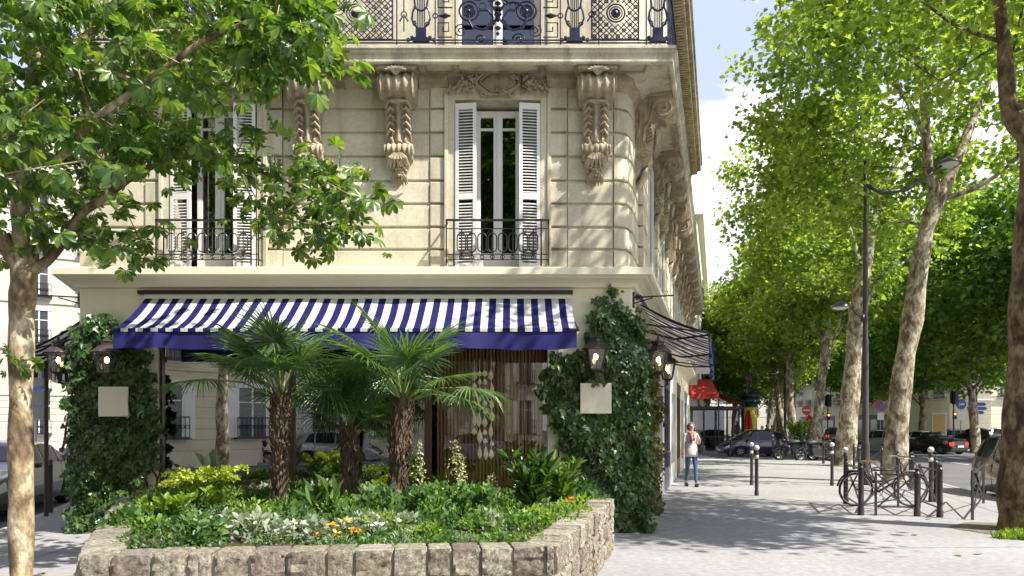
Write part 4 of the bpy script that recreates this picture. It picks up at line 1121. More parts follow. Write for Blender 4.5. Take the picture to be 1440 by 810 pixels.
def palm(label, x, y, z0, H, rad, nleaf, R_, seed, lean=(0, 0), extra=()):
    rnd.seed(seed)
    t = thing('fan_palm', label, 'palm', (x, y, z0), 0, 'fan palms in the stone planter')
    tb = MB(); n = 14; pts = []; rs = []
    for i in range(n+1):
        k = i/n; pts.append((x+lean[0]*k*k+.015*math.sin(k*7), y+lean[1]*k, z0-.1+(H+.1)*k)); rs.append(rad*(.80+.35*k-.1*(k > .9))*(1+.10*math.sin(i*2.4)))
    tb.tube(pts, rs, 14)
    for i in range(420):              # old leaf bases and fibres
        k = rnd.random(); a = rnd.uniform(0, 2*PI); c = Vector((x+lean[0]*k*k, y+lean[1]*k, z0+H*k)); r_ = rad*(.72+.35*k)
        d = Vector((math.cos(a), math.sin(a), 0)); w = rnd.uniform(.008, .03); h = rnd.uniform(.07, .17)
        o_ = rnd.uniform(.01, .055); sgn = -1 if rnd.random() < .45 else 1
        tb.tube([c+d*r_, c+d*(r_+o_*.7)+Vector((0, 0, sgn*h*.5)), c+d*(r_+o_*1.2)+Vector((rnd.gauss(0,.015), rnd.gauss(0,.015), sgn*h))], [w, w*.7, .002], 4)
    part('trunk', tb, m_palmtr, t, smooth='auto')
    top = Vector((x+lean[0], y+lean[1], z0+H)); vs = []; fs = []; pt = MB()
    specs = []
    for i in range(nleaf):
        a = i*2.39996+rnd.gauss(0, .2); e = R(82)-R(88)*(i/nleaf)**.9
        if e < R(32) and math.sin(a) < -.35: e += R(38)
        specs.append((a, e, R_*rnd.uniform(.85, 1.1), rnd.uniform(.40, .62)*(R_/.55)))
    for s_ in extra: specs.append(s_)
    for a, e, r_, pl_ in specs:
        d = Vector((math.cos(a)*math.cos(e), math.sin(a)*math.cos(e), math.sin(e)))
        h_ = top+d*pl_+Vector((0, 0, -.08*pl_*math.cos(e)))
        pt.tube([top-Vector((0,0,.06)), top+d*pl_*.5+Vector((0,0,.02)), h_], [.014, .010, .008], 5)
        e2 = e-R(18); ax = Vector((math.cos(a)*math.cos(e2), math.sin(a)*math.cos(e2), math.sin(e2)))
        up = Vector((-math.cos(a)*math.sin(e2), -math.sin(a)*math.sin(e2), math.cos(e2)))
        up = (up+Vector((rnd.gauss(0,.25), rnd.gauss(0,.25), 0))).normalized()
        fan_leaf(vs, fs, h_, ax, r_, up, rnd.uniform(230, 320), 34, 1.25 if e < R(25) else .6)
    part('petiole', pt, m_petiole, t)
    fb = MB(); fb.add(vs, fs); part('frond', fb, m_palm, t, recalc=False)
    rnd.seed(seed+1)
palm('tallest fan palm, left of three, in front of the left and middle panes', -2.86, 8.75, .5, 1.49, .086, 17, .68, 31, (.02, 0), [(R(190), R(16), .70, .95), (R(165), R(38), .66, .8), (R(20), R(14), .66, .8), (R(95), R(70), .6, .6)])
palm('smallest fan palm, standing between the two larger palms', -2.08, 9.1, .5, 1.08, .075, 13, .48, 32, (.0, 0))
palm('right fan palm with a thick fibrous trunk and long upright fronds', -1.40, 8.75, .5, 1.45, .10, 15, .67, 33, (.06, 0), [(R(170), R(50), .62, 1.05), (R(5), R(14), .66, .85), (R(150), R(66), .6, 1.0), (R(20), R(62), .6, .85)])

# ------------------------------------------------------------------ plants in the planter
def in_planter(rowmargin=.25):
    while True:
        y = rnd.uniform(5.35, 10.4); x = rnd.uniform(-5.8, 1.3)
        k = min(1, (y-5.14)/4.2); xl = PFL[0]+(PBL[0]-PFL[0])*k+rowmargin; xr = PFR[0]+(PBR[0]-PFR[0])*k-rowmargin
        if y > 9.35: xl = max(xl, -5.4)
        if xl < x < xr and y > 5.2+.11*(x+3.1)+.2: return x, y
def mound(cx, cy, z0, r, h, n, tmpl, size, flop=.5, upright=0.0):
    d = rand_dirs(n, -.05, 1); k = nr.uniform(.55, 1, n)**.6
    pos = np.stack([cx+d[:,0]*r*k, cy+d[:,1]*r*k, z0+d[:,2]*h*k], 1)
    ax = d*np.array([1,1,.6])+nr.normal(0, .45, (n,3))+np.array([0,0,upright])
    no = d*.5+np.array([0,-.2,1])+nr.normal(0, flop, (n,3))
    return scatter_data(*tmpl, pos, ax, no, size*nr.uniform(.6, 1.25, n))
m_gc = [M_leaf('bright_ground_cover', [(.09,.17,.025),(.17,.29,.04),(.30,.40,.07)], .45), M_leaf('mid_ground_cover', [(.03,.075,.025),(.065,.14,.045),(.17,.26,.09)], .35), M_leaf('grey_ground_cover', [(.12,.17,.10),(.26,.31,.20),(.42,.47,.34)], .3, tcol=(1.2,1.2,.8)), M_leaf('fine_ground_cover', [(.04,.11,.025),(.075,.17,.04),(.14,.26,.06)], .35)]
rnd.seed(5)
ch = [[], [], [], []]
for i in range(330):
    x, y = in_planter(); k = rnd.choice((0, 1, 1, 1, 3, 3, 0, 2)); r = rnd.uniform(.14, .32)
    front_ = y < 6.6
    if front_: r *= .75
    ch[k].append(mound(x, y, .54, r, r*rnd.uniform(.6, 1.1), int(170*r/.25), rnd.choice((L_OVAL, L_IVY, L_LONG, L_OVAL, L_IVY)), rnd.uniform(.035, .085) if not front_ else rnd.uniform(.022, .05), upright=.4))
for i in range(11):
    x = rnd.uniform(-2.4, -.9); y = rnd.uniform(5.9, 7.3); ch[2].append(mound(x, y, .54, rnd.uniform(.12, .2), .22, 130, L_IVY, .06))
for k in range(4):
    solo_ = np_mesh('ground_cover', [c for c in ch[k]], m_gc[k]); tag(solo_, ['bright lime green low plants filling the planter', 'mixed mid green undergrowth filling the planter', 'silver grey leaved low plants in the planter front', 'fine leaved spreading ground cover along the planter edge'][k], 'plants', kind='stuff')
def shrub(name, label, x, y, r, h, n, tmpl, size, mat, nst=8, z0=.5, upright=.7, cat='plant', group=None):
    t = thing(name, label, cat, (x, y, z0), 0, group)
    chs = []; st = MB()
    for k in range(nst):
        a = rnd.uniform(0, 2*PI); rr = r*rnd.uniform(.2, .95); hh = h*rnd.uniform(.65, 1)
        tip = Vector((x+math.cos(a)*rr, y+math.sin(a)*rr, z0+hh)); mid = Vector((x+math.cos(a)*rr*.35, y+math.sin(a)*rr*.35, z0+hh*.55))
        st.tube([(x, y, z0), mid, tip], [.009, .007, .004], 5)
        m_ = int(n/nst); tt = nr.uniform(.25, 1.0, m_)
        q_ = np.array([list(Vector((x, y, z0)).lerp(mid, min(1, t_*2)) if t_ < .5 else mid.lerp(tip, (t_-.5)*2)) for t_ in tt])
        d = rand_dirs(m_, -.2, .7); 
        chs.append(scatter_data(*tmpl, q_, d+np.array([0,0,upright]), rand_dirs(m_, .2, 1), size*nr.uniform(.7, 1.2, m_)))
    part('stem', st, m_petiole, t); part('leaves', np_mesh('leaves', chs, mat), None, t)
    return t
m_laurel = M_leaf('laurel_leaves', [(.02,.06,.015),(.04,.10,.022),(.09,.16,.03)], .25, rough=.25, spec=.6)
m_euph = M_leaf('euphorbia_bracts', [(.30,.38,.04),(.42,.50,.06),(.52,.58,.10)], .4, tcol=(1.3,1.3,.7))
shrub('laurel_shrub', 'dark shrub with long pointed glossy leaves at the right end of the planter', .22, 8.15, .40, .80, 420, L_LONG, .21, m_laurel, 14)
shrub('laurel_shrub', 'lighter long leaved shrub beside the right window post', .62, 8.7, .30, .68, 240, L_LONG, .19, M_leaf('light_laurel', [(.05,.11,.02),(.09,.17,.03),(.15,.24,.05)], .3), 9)
shrub('strap_leaved_plant', 'strap leaved plant in the middle of the planter', -2.0, 7.6, .22, .38, 44, L_LONG, .30, m_gc[1], 6, upright=1.2)
shrub('strap_leaved_plant', 'pale strap leaved plant at the foot of the left window post', -3.95, 9.3, .2, .55, 60, L_LONG, .40, m_gc[2], 6, upright=1.6)
shrub('fern', 'leafy green plant with broad leaves at the front left of the planter', -2.75, 6.3, .35, .28, 110, L_OVAL, .12, m_gc[1], 9, upright=.1)
shrub('leafy_shrub', 'bushy bright green shrub at the left end of the planter', -3.55, 7.2, .42, .42, 420, L_OVAL, .085, m_gc[0], 14)
shrub('leafy_shrub', 'bushy mid green shrub before the right palm', -1.1, 7.4, .42, .46, 420, L_OVAL, .10, m_gc[1], 14)
shrub('leafy_shrub', 'pale green serrated shrub in the centre right of the planter', -.45, 7.5, .38, .50, 400, L_IVY, .10, m_gc[3], 14)
for i, (x, y, lb_) in enumerate(((-3.75, 8.3, 'yellow green spurge in flower left of the left palm, taller clump'), (-3.35, 8.15, 'yellow green spurge in flower left of the left palm, lower right clump'))):
    t = shrub('spurge', lb_, x, y, .28, .52, 260, L_LONG, .10, m_gc[0], 14, group='yellow green spurges')
    d = rand_dirs(300, 0, 1); hd = []
    for k in range(12):
        a = rnd.uniform(0, 2*PI); r_ = .27*math.sqrt(rnd.random()); hd.append(mound(x+r_*math.cos(a), y+r_*math.sin(a), .5+rnd.uniform(.42, .60), .065, .05, 60, L_OVAL, .045))
    part('flower_head', np_mesh('flower_head', hd, m_euph), None, t)
m_spike = M_leaf('cream_florets', [(.45,.42,.18),(.60,.58,.30),(.70,.68,.42)], .3, tcol=(1.1,1.1,.8))
for i, (x_, y_, h_, lb_) in enumerate(((590, 610, 1.0, 'tall cream flower spike right of the right palm trunk'), (641, 615, 1.05, 'branching cream flower spike in front of the brown curtain'), (648, 625, .9, 'shorter cream flower spike in front of the brown curtain'), (690, 672, .62, 'low cream flower spike left of the dark shrub'), (742, 650, .70, 'cream flower spike behind the dark shrub'))):
    c = P(x_, y_, 8.4); t = thing('flower_spike', lb_, 'flower', (c.x, c.y, .5), 0, 'cream flower spikes in the planter')
    st = MB(); zt = 1.45 if h_ > .9 else .55+h_*.8
    st.tube([(c.x, c.y, .5), (c.x+.02, c.y, (zt+.5)/2), (c.x, c.y, zt)], [.006, .005, .002], 4); part('stem', st, m_petiole, t)
    m_ = 130; tt = nr.uniform(.35, 1, m_); pos = np.stack([np.full(m_, c.x)+nr.normal(0, .022, m_)*(1.4-tt)*2, np.full(m_, c.y)+nr.normal(0, .022, m_)*(1.4-tt)*2, .5+(zt-.5)*tt], 1)
    if i in (1, 3): pos[:, 0] += np.sign(nr.normal(0, 1, m_))*(1.0-tt)*.16
    part('floret', np_mesh('floret', [scatter_data(*L_OVAL, pos, rand_dirs(m_), rand_dirs(m_), .032)], m_spike), None, t)
m_or = M_leaf('orange_petals', [(.75,.28,.02),(.85,.42,.03)], .3, tcol=(1,1,1)); m_wh = M_leaf('white_petals', [(.75,.74,.68),(.85,.84,.80)], .3, tcol=(1,1,1)); m_ye = M_leaf('yellow_petals', [(.80,.65,.10),(.88,.78,.25)], .3, tcol=(1,1,1))
fl = [(467,741,0),(445,755,0),(497,748,0),(487,735,2),(475,752,2),(510,752,0),(455,748,2),(402,745,1),(412,738,1),(425,738,1),(392,752,1),(560,735,1),(532,740,1),(546,728,1),(783,728,1),(802,705,0),(482,758,2),(520,744,1)]
nm_ = ['orange', 'small white', 'yellow']
order = ['nearest the planter edge', 'left of the orange group', 'right of the orange group', 'beside the largest orange bloom', 'in the front row', 'just right of the front blooms', 'among the left blooms', 'below the left palm', 'among the grey leaves', 'beyond the grey leaves', 'left of the grey leaves', 'below the right palm', 'left of the right palm', 'behind the low spreading mound', 'at the right end of the planter', 'highest at the right end', 'lowest at the front edge', 'between the two right palms']
for i, (a_, c_, k) in enumerate(fl):
    c = P(a_, c_-2, 6.4 if c_ > 732 else 7.2); t = thing('garden_flower', nm_[k]+' flower in the planter, '+order[i], 'flower', (c.x, c.y, .5), 0, 'small flowers in the planter')
    st = MB(); st.tube([(c.x, c.y, .5), (c.x, c.y, c.z)], .004, 4); part('stem', st, m_petiole, t)
    part('blossom', np_mesh('blossom', [scatter_data(*L_OVAL, np.tile(np.array(c), (12, 1))+nr.normal(0, .008, (12,3)), rand_dirs(12, 0, .7), rand_dirs(12, .3, 1), .045)], (m_or, m_wh, m_ye)[k]), None, t)
# ------------------------------------------------------------------ trees
def grow(trunk, r_trunk, limbs, attr, rtip=.010, wig=.12, seed=1, up=.15):
    # trunk: points bottom to fork; limbs: lists of points starting at a trunk index; attr: cluster centres
    rg = random.Random(seed)
    pos = [Vector(p) for p in trunk]; par = [-1]+list(range(len(trunk)-1)); fixed = len(trunk)
    rad_fix = {i: r_trunk[i] for i in range(len(trunk))}
    start_ok = [False]*(len(trunk)-2)+[True, True]
    for idx, pts, r0 in limbs:
        prev = idx if idx >= 0 else len(trunk)+idx
        for k, p in enumerate(pts):
            pos.append(Vector(p)); par.append(prev); prev = len(pos)-1; start_ok.append(True)
            rad_fix[prev] = r0*(1-.62*(k+1)/len(pts))
    fork = pos[len(trunk)-1]
    tips = []
    for a in sorted(attr, key=lambda p: (Vector(p)-fork).length):
        a = Vector(a); best = None; bd = 1e9
        for i in range(len(pos)):
            if not start_ok[i]: continue
            v = a-pos[i]; d = v.length+max(0, -v.z)*.7
            if d < bd: bd = d; best = i
        i0 = best; v = a-pos[i0]; L_ = v.length; n = max(1, int(L_/.55)); prev = i0
        for k in range(1, n+1):
            t = k/n; p = pos[i0].lerp(a, t)+Vector((rg.gauss(0, wig), rg.gauss(0, wig), rg.gauss(0, wig)))*(1 if k < n else 0)*L_*.25+Vector((0, 0, up*L_*math.sin(PI*t)*.3))
            pos.append(p); par.append(prev); prev = len(pos)-1; start_ok.append(True)
        tips.append(prev)
    n = len(pos); r = [0.0]*n; kids = [[] for _ in range(n)]
    for i in range(n):
        if par[i] >= 0: kids[par[i]].append(i)
    for i in reversed(range(n)):
        if not kids[i]: r[i] = rtip
        else: r[i] = sum(r[k]**2.35 for k in kids[i])**(1/2.35)
        if i in rad_fix: r[i] = max(rad_fix[i], min(r[i], rad_fix[i]*1.1))
    for i in range(n):
        if i not in rad_fix and par[i] >= 0: r[i] = min(r[i], r[par[i]]*.92)
    b = MB(); done = set()
    roots = [0]; stack = [(0, None)]
    while stack:
        i, p0 = stack.pop(); chain = [i] if p0 is None else [p0, i]; j = i
        while kids[j]:
            ks = sorted(kids[j], key=lambda k: -r[k])
            for k in ks[1:]: stack.append((k, j))
            j = ks[0]; chain.append(j)
        pts = [pos[k] for k in chain]; rs = [r[k] for k in chain]
        if p0 is not None: rs[0] = min(rs[0], rs[1]*1.25)
        # smooth by Catmull-Rom for thick members
        if rs[0] > .03 and len(pts) > 2:
            P2 = []; R2 = []
            for k in range(len(pts)-1):
                a0 = pts[max(0, k-1)]; a1 = pts[k]; a2 = pts[k+1]; a3 = pts[min(len(pts)-1, k+2)]
                for s_ in ((0, .33, .66) if rs[k] > .03 else (0,)):
                    P2.append(.5*((2*a1)+(a2-a0)*s_+(2*a0-5*a1+4*a2-a3)*s_*s_+(3*a1-a0-3*a2+a3)*s_**3)); R2.append(rs[k]+(rs[k+1]-rs[k])*s_)
            P2.append(pts[-1]); R2.append(rs[-1]); pts, rs = P2, R2
        ns = 14 if rs[0] > .12 else (8 if rs[0] > .04 else 4)
        if rs[0] > .12: rs = [x*(1+.07*math.sin(k*1.7)+.05*math.sin(k*.9+2)) for k, x in enumerate(rs)]
        b.tube(pts, rs, ns)
    return b, [pos[k] for k in tips]
def leaf_cloud(tips, per, sig, tmpl, size, flat=.7, droop=.35, sp=.6):
    m_ = len(tips)*per; c = np.repeat(np.array([list(t) for t in tips]), per, axis=0)
    d = nr.normal(0, 1, (m_, 3))*np.array([sig, sig, sig*flat]); pos = c+d
    ax = norm(d)*.8+nr.normal(0, .6, (m_, 3))+np.array([0, 0, -droop])
    no = nr.normal(0, sp, (m_, 3))+np.array([0, 0, 1.0])
    return scatter_data(*tmpl, pos, ax, no, size*nr.uniform(.6, 1.25, m_))
def ell(c, r, n, shell=.35, seed=0, zcut=None, lump=.0):
    rg = random.Random(seed); out = []
    while len(out) < n:
        v = Vector((rg.gauss(0,1), rg.gauss(0,1), rg.gauss(0,1))).normalized(); k = (shell+(1-shell)*rg.random())**.55
        k *= 1+lump*fbm(v.x*2+seed, v.z*2+v.y, seed)
        p = Vector((c[0]+v.x*r[0]*k, c[1]+v.y*r[1]*k, c[2]+v.z*r[2]*k))
        if zcut and p.z < zcut: continue
        out.append(p)
    return out
def tree(label, base, trunk_obj, crown_obj, name='plane_tree', group=None, cat='tree'):
    t = thing(name, label, cat, base, 0, group); part('trunk', trunk_obj, None, t, world=True); part('crown', crown_obj, None, t, world=True); return t
GA = 'plane trees along the avenue pavement'
# tree nearest the camera on the right: trunk at the frame edge
rnd.seed(21)
T1 = [(8.02,11,-.1),(7.93,11,.25),(7.90,11,1.0),(7.95,11,2.2),(7.98,11,3.4),(8.02,11,4.3)]
R1 = [.48,.38,.30,.27,.25,.23]
att = ell((8.7, 10.6, 10.2), (4.3, 4.9, 3.2), 230, .3, 3, 7.9, .2)+[Vector((rnd.uniform(8.3, 11), rnd.uniform(6.6, 9), rnd.uniform(6.9, 9.5))) for _ in range(26)]
b, tips = grow(T1, R1, [(-1, [P(1448,205,11.1), P(1420,160,11.1), P(1412,60,11.2), P(1402,-20,11.3), P(1395,-120,11.5)], .16), (-1, [(8.4,11.4,5.2),(8.9,11.8,6.5),(9.4,12.2,8.2)], .15), (2, [P(1438,300,11.2), P(1434,280,11.3)], .07)], att, seed=3)
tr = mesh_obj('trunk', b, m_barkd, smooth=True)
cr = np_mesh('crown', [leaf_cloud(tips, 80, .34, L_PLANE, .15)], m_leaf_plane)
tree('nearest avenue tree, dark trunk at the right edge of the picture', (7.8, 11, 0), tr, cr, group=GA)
# second tree, leaning trunk inside the bicycle barriers
base = G(1257, 678); Y2 = base.y
T2 = [(base.x, Y2, -.1), (base.x+.02, Y2, .2), P(1262,600,Y2), P(1270,520,Y2), P(1283,450,Y2), P(1292,380,Y2), P(1304,320,Y2), P(1318,282,Y2)]
R2 = [.42,.34,.29,.27,.28,.24,.22,.21]
LB2 = [(-1, [P(1306,235,Y2), P(1303,195,Y2), P(1300,150,Y2-.2), P(1290,80,Y2), P(1285,10,Y2), P(1280,-60,Y2)], .15),
       (-1, [P(1340,240,Y2), P(1358,195,Y2+.3), P(1375,150,Y2+.5), P(1400,90,Y2+.8), P(1420,20,Y2+1)], .17),
       (9, [P(1275,140,Y2-.5), P(1245,105,Y2-.8), P(1215,60,Y2-1)], .09), (7, [P(1370,265,Y2-.3), P(1410,240,Y2-.6), P(1440,215,Y2-1)], .09),
       (10, [P(1325,110,Y2+.2), P(1330,50,Y2+.2), P(1320,-10,Y2+.3)], .08)]
c2 = P(1265, 105, Y2)
att = [p for p in ell((c2.x, Y2, 11.4), (4.35, 4.3, 4.8), 300, .3, 8, 7.8, .3) if not (p.y < Y2+.6 and 1225 < 720+F*p.x/p.y < 1420 and 600-F*(p.z-CAMZ)/p.y > 60)]
b, tips = grow(T2, R2, LB2, att, seed=4)
tr2 = mesh_obj('trunk', b, m_bark, smooth=True)
cr2 = np_mesh('crown', [leaf_cloud(tips, 92, .33, L_PLANE, .165)], m_leaf_plane)
t2 = tree('mottled leaning tree rising from inside the bicycle barriers', (base.x, Y2, 0), tr2, cr2, group=GA)
# third tree behind the lamp post
base = G(1188, 655); Y3 = base.y
T3 = [(base.x, Y3, -.1), (base.x, Y3, .3), P(1192,600,Y3), P(1198,530,Y3), P(1204,460,Y3), P(1213,390,Y3), P(1222,340,Y3)]
R3 = [.56,.44,.38,.35,.33,.30,.27]
LB3 = [(-1, [P(1228,310,Y3), P(1240,270,Y3), P(1262,225,Y3), P(1290,190,Y3)], .2), (-1, [P(1222,300,Y3), P(1218,250,Y3), P(1205,200,Y3), P(1200,150,Y3)], .2), (5, [P(1190,310,Y3), P(1160,290,Y3), P(1130,250,Y3)], .11), (4, [P(1240,385,Y3-.4), P(1275,365,Y3-.6)], .08)]
att = [p for p in ell((base.x-.2, Y3, 10.9), (4.3, 4.6, 4.0), 270, .3, 12, 7.3, .3) if not (p.y < Y3 and 1170 < 720+F*p.x/p.y < 1300)]
b, tips = grow(T3, R3, LB3, att, seed=5)
tr3 = mesh_obj('trunk', b, m_bark, smooth=True); cr3 = np_mesh('crown', [leaf_cloud(tips, 92, .37, L_PLANE, .185)], m_leaf_plane)
t3 = tree('thick mottled tree directly behind the tall lamp post', (base.x, Y3, 0), tr3, cr3, group=GA)
# generic trees, built once each and copied
def generic(seed, mat, lean=.5, h=4.6, cz=9.3, r=(4.6,4.6,4.4), n=210, per=70, size=.25, sig=.42, zc=5.4):
    T = [(0,0,-.1),(.0,0,.3),(lean*.2,0,1.6),(lean*.5,.1,3.0),(lean*.8,0,h)]; Rr = [.40,.31,.27,.24,.20]
    LB = [(-1, [(lean+.2,.2,h+1.2),(lean+.1,.3,h+2.6),(lean,.2,h+4.2)], .15), (-1, [(lean+.9,-.3,h+1.1),(lean+1.8,-.5,h+2.4)], .12), (-1, [(lean-.9,.3,h+.9),(lean-2.0,.5,h+2.3)], .12), (3, [(lean-.4,-.8,h+.3),(lean-.9,-1.9,h+1.5)], .08)]
    att = ell((lean, 0, cz), r, n, .25, seed, zc, .25)
    b, tips = grow(T, Rr, LB, att, seed=seed, rtip=.013)
    t = thing('plane_tree', 'x', 'tree', (0,0,0)); part('trunk', mesh_obj('trunk', b, m_bark, smooth=True), None, t)
    part('crown', np_mesh('crown', [leaf_cloud(tips, per, sig, L_PLANE, size)], mat), None, t)
    return t
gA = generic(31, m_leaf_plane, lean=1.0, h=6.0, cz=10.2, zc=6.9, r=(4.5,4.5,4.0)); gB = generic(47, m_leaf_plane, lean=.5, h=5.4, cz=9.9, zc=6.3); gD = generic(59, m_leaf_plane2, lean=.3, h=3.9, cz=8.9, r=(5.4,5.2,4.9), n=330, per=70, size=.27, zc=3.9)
def T_at(px_, Y): return ((px_-720)/F*Y, Y, 0)
first = {id(gA): True, id(gB): True, id(gD): True}
def place(g, px_, Y, rz, sc, label, grp):
    loc = T_at(px_, Y)
    if first[id(g)]: first[id(g)] = False; o = g; o.location = loc; o.rotation_euler = (0,0,rz); o.scale = (sc,)*3
    else: o = dup(g, loc, rz, scale=sc)
    o['label'] = label; o['group'] = grp
place(gA, 1145, 38.5, .4, 1.03, 'leaning tree behind the parked motorcycles, next beyond the lamp post tree', GA)
place(gB, 1117, 47, 2.0, 1.02, 'avenue tree behind the flowering shrub beside the parked dark hatchback', GA)
place(gA, 1104, 56, 3.1, 1.0, 'slim avenue tree behind the second lamp post', GA)
place(gB, 1096, 66, 4.4, 1.05, 'far avenue tree, seventh along the pavement from the camera', GA)
place(gA, 1088, 77, 5.2, 1.05, 'far avenue tree, eighth along the pavement from the camera', GA)
place(gB, 1080, 90, .2, 1.05, 'farthest tree of the avenue pavement row', GA)
GB_ = 'trees beside the far block'
place(gB, 1052, 56, 1.0, .95, 'pale trunked tree right of the green topped advertising column', GB_)
place(gD, 1032, 66, .3, .95, 'tree behind the red cafe awning, beyond the advertising column', GB_)
place(gA, 1040, 84, 2.6, 1.0, 'hazy tree at the end of the far block pavement', GB_)
place(gD, 1062, 104, 1.6, 1.1, 'distant bushy tree closing the avenue view', GB_)
place(gB, 1120, 112, 2.2, 1.1, 'distant tree in the middle of the avenue view', GB_)
place(gD, 1175, 118, 3.2, 1.1, 'distant dark tree right of the avenue middle', GB_)
GC = 'trees on the far side of the avenue'
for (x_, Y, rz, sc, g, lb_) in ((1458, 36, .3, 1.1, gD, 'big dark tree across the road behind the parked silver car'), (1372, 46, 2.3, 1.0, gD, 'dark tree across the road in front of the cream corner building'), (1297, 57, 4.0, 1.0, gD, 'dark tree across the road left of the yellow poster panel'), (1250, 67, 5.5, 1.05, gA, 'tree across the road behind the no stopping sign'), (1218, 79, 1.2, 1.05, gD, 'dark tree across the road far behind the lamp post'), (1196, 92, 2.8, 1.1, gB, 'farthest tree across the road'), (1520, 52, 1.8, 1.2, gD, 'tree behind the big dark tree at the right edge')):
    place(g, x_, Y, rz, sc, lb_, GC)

# ------------------------------------------------------------------ chestnut in the left foreground
rnd.seed(77)
def region(n, poly, y0, y1, seed):
    rg = random.Random(seed); out = []; xs = [p[0] for p in poly]; ys = [p[1] for p in poly]
    while len(out) < n:
        a, c = rg.uniform(min(xs), max(xs)), rg.uniform(min(ys), max(ys))
        if inside(poly, a, c): out.append(P(a, c, rg.uniform(y0, y1)))
    return out
YC = 7.0
TC = [P(30,900,YC), P(30,810,YC), P(30,700,YC), P(29,600,YC), P(30,500,YC), P(31,430,YC), P(34,385,YC)]
TC[0].z = -.1
RC = [.13,.105,.10,.097,.097,.10,.12]
LBC = [(-1, [P(34,330,YC), P(30,280,YC), P(36,200,YC), P(50,100,YC+.1), P(70,0,YC+.2), P(90,-120,YC+.3)], .115),
       (-1, [P(60,372,YC), P(85,345,YC+.1), P(110,305,YC+.2), P(150,275,YC+.3), P(200,240,YC+.4), P(270,215,YC+.4), P(330,225,YC+.4), P(390,250,YC+.3), P(440,270,YC+.2)], .055),
       (-1, [P(10,350,YC-.1), P(-20,310,YC-.3), P(-80,260,YC-.5)], .09),
       (9, [P(80,225,YC-.3), P(130,170,YC-.5), P(200,120,YC-.7), P(280,60,YC-.8), P(350,30,YC-.6), P(400,60,YC-.5)], .038),
       (10, [P(110,60,YC+.4), P(180,10,YC+.9), P(250,-10,YC+1.2)], .06)]
att = []
att += region(134, [(-60,-60),(235,-60),(235,60),(230,130),(235,200),(170,235),(120,265),(20,280),(-60,290)], 5.6, 8.6, 1)
att += region(38, [(180,-60),(340,-60),(330,30),(300,80),(215,110)], 5.4, 8.4, 2)
att += region(30, [(310,-50),(440,-50),(450,60),(440,110),(410,140),(370,120),(330,60)], 6.2, 7.0, 3)
att += region(38, [(170,180),(300,180),(400,205),(480,225),(512,265),(520,320),(480,335),(430,315),(395,335),(345,300),(320,250),(240,225),(180,240)], 7.0, 8.2, 4)
att += region(9, [(100,300),(180,290),(205,350),(170,370),(110,345)], 6.8, 7.6, 5)
att += region(7, [(0,300),(60,300),(80,340),(0,345)], 6.6, 7.6, 9)
att += region(9, [(240,60),(340,60),(340,110),(260,110)], 7.6, 8.6, 6)
att += [P(440,15,8.6), P(470,30,8.7), P(425,0,8.5), P(455,-20,8.5)]
att += [Vector((rnd.uniform(-9.5,-2.5), rnd.uniform(4.5, 9.3), rnd.uniform(6.4, 9.5))) for _ in range(70)]
att += [Vector((rnd.uniform(-10.5,-6.8), rnd.uniform(4.0, 8.5), rnd.uniform(3.6, 6.4))) for _ in range(40)]
def lit(p):         # keep the light path to the lower trunk mostly open
    for z0 in (.4, 1.0, 1.6, 2.2):
        o_ = Vector((TC[1].x, YC, z0)); k = (p-o_).dot(SUN)
        if k > 0 and (p-o_-SUN*k).length < .50: return rnd.random() < .22
    return True
att = [p for p in att if lit(p)]
b, tips = grow(TC, RC, LBC, att, rtip=.006, wig=.16, seed=9, up=.1)
trC = mesh_obj('trunk', b, m_barkc, smooth=True)
near = [t for t in tips]
chunk = leaf_cloud(near, 10, .20, L_PALM7, .135, flat=.6, droop=.55, sp=.42)
sprig = leaf_cloud([P(18,508,YC-.15), P(30,515,YC-.2), P(8,500,YC-.1)], 5, .07, L_PALM7, .10)
crC = np_mesh('crown', [chunk, sprig], m_leaf_ch)
tree('chestnut tree with a pale trunk and drooping palmate leaves in the left foreground', (TC[0].x, YC, 0), trC, crC, 'chestnut_tree')
# ------------------------------------------------------------------ street furniture
m_brown = M_std('brown_black_paint', (.055,.045,.045), .4, var=.3, scale=6, metal=.2)
m_ball = M_std('white_ball', (.75,.73,.68), .5, var=.15, scale=12)
def G0(px_, Y): return Vector(((px_-720)/F*Y, Y, 0))
def bollard(label, px_, py_, proto=[None]):
    g = G(px_, py_)
    if proto[0] is None:
        t = thing('bollard', label, 'bollard', g, 0, 'white topped bollards on the pavement')
        b = MB(); b.lathe([(.05, -.02), (.05, .10), (.042, .12), (.042, .95), (.048, .96), (.048, 1.0), (.03, 1.03), (.03, 1.06)], n=14); part('post', b, m_brown, t, world=False, smooth='auto')
        b = MB(); b.lathe([(.0435, .86), (.0435, .94)], n=14); b.sphere((0, 0, 1.11), .062, 14, 10); part('ball_top', b, m_ball, t, world=False, smooth=True)
        proto[0] = t; return t
    return dup(proto[0], g, label=label)
bollard('white topped bollard, farther of the pair in mid pavement', 1057, 682)
bollard('white topped bollard, nearer of the pair in mid pavement', 1064, 697)
bollard('white topped bollard left of the lamp post by the road', 1170, 683)
bollard('white topped bollard behind the bicycle rear wheel', 1189, 707)
bollard('white topped bollard behind the right end of the bicycle barriers', 1309, 706)
bollard('white topped bollard in front of the dark hatchback door', 1087, 641)
bollard('white topped bollard in front of the dark hatchback front wheel', 1027, 640)
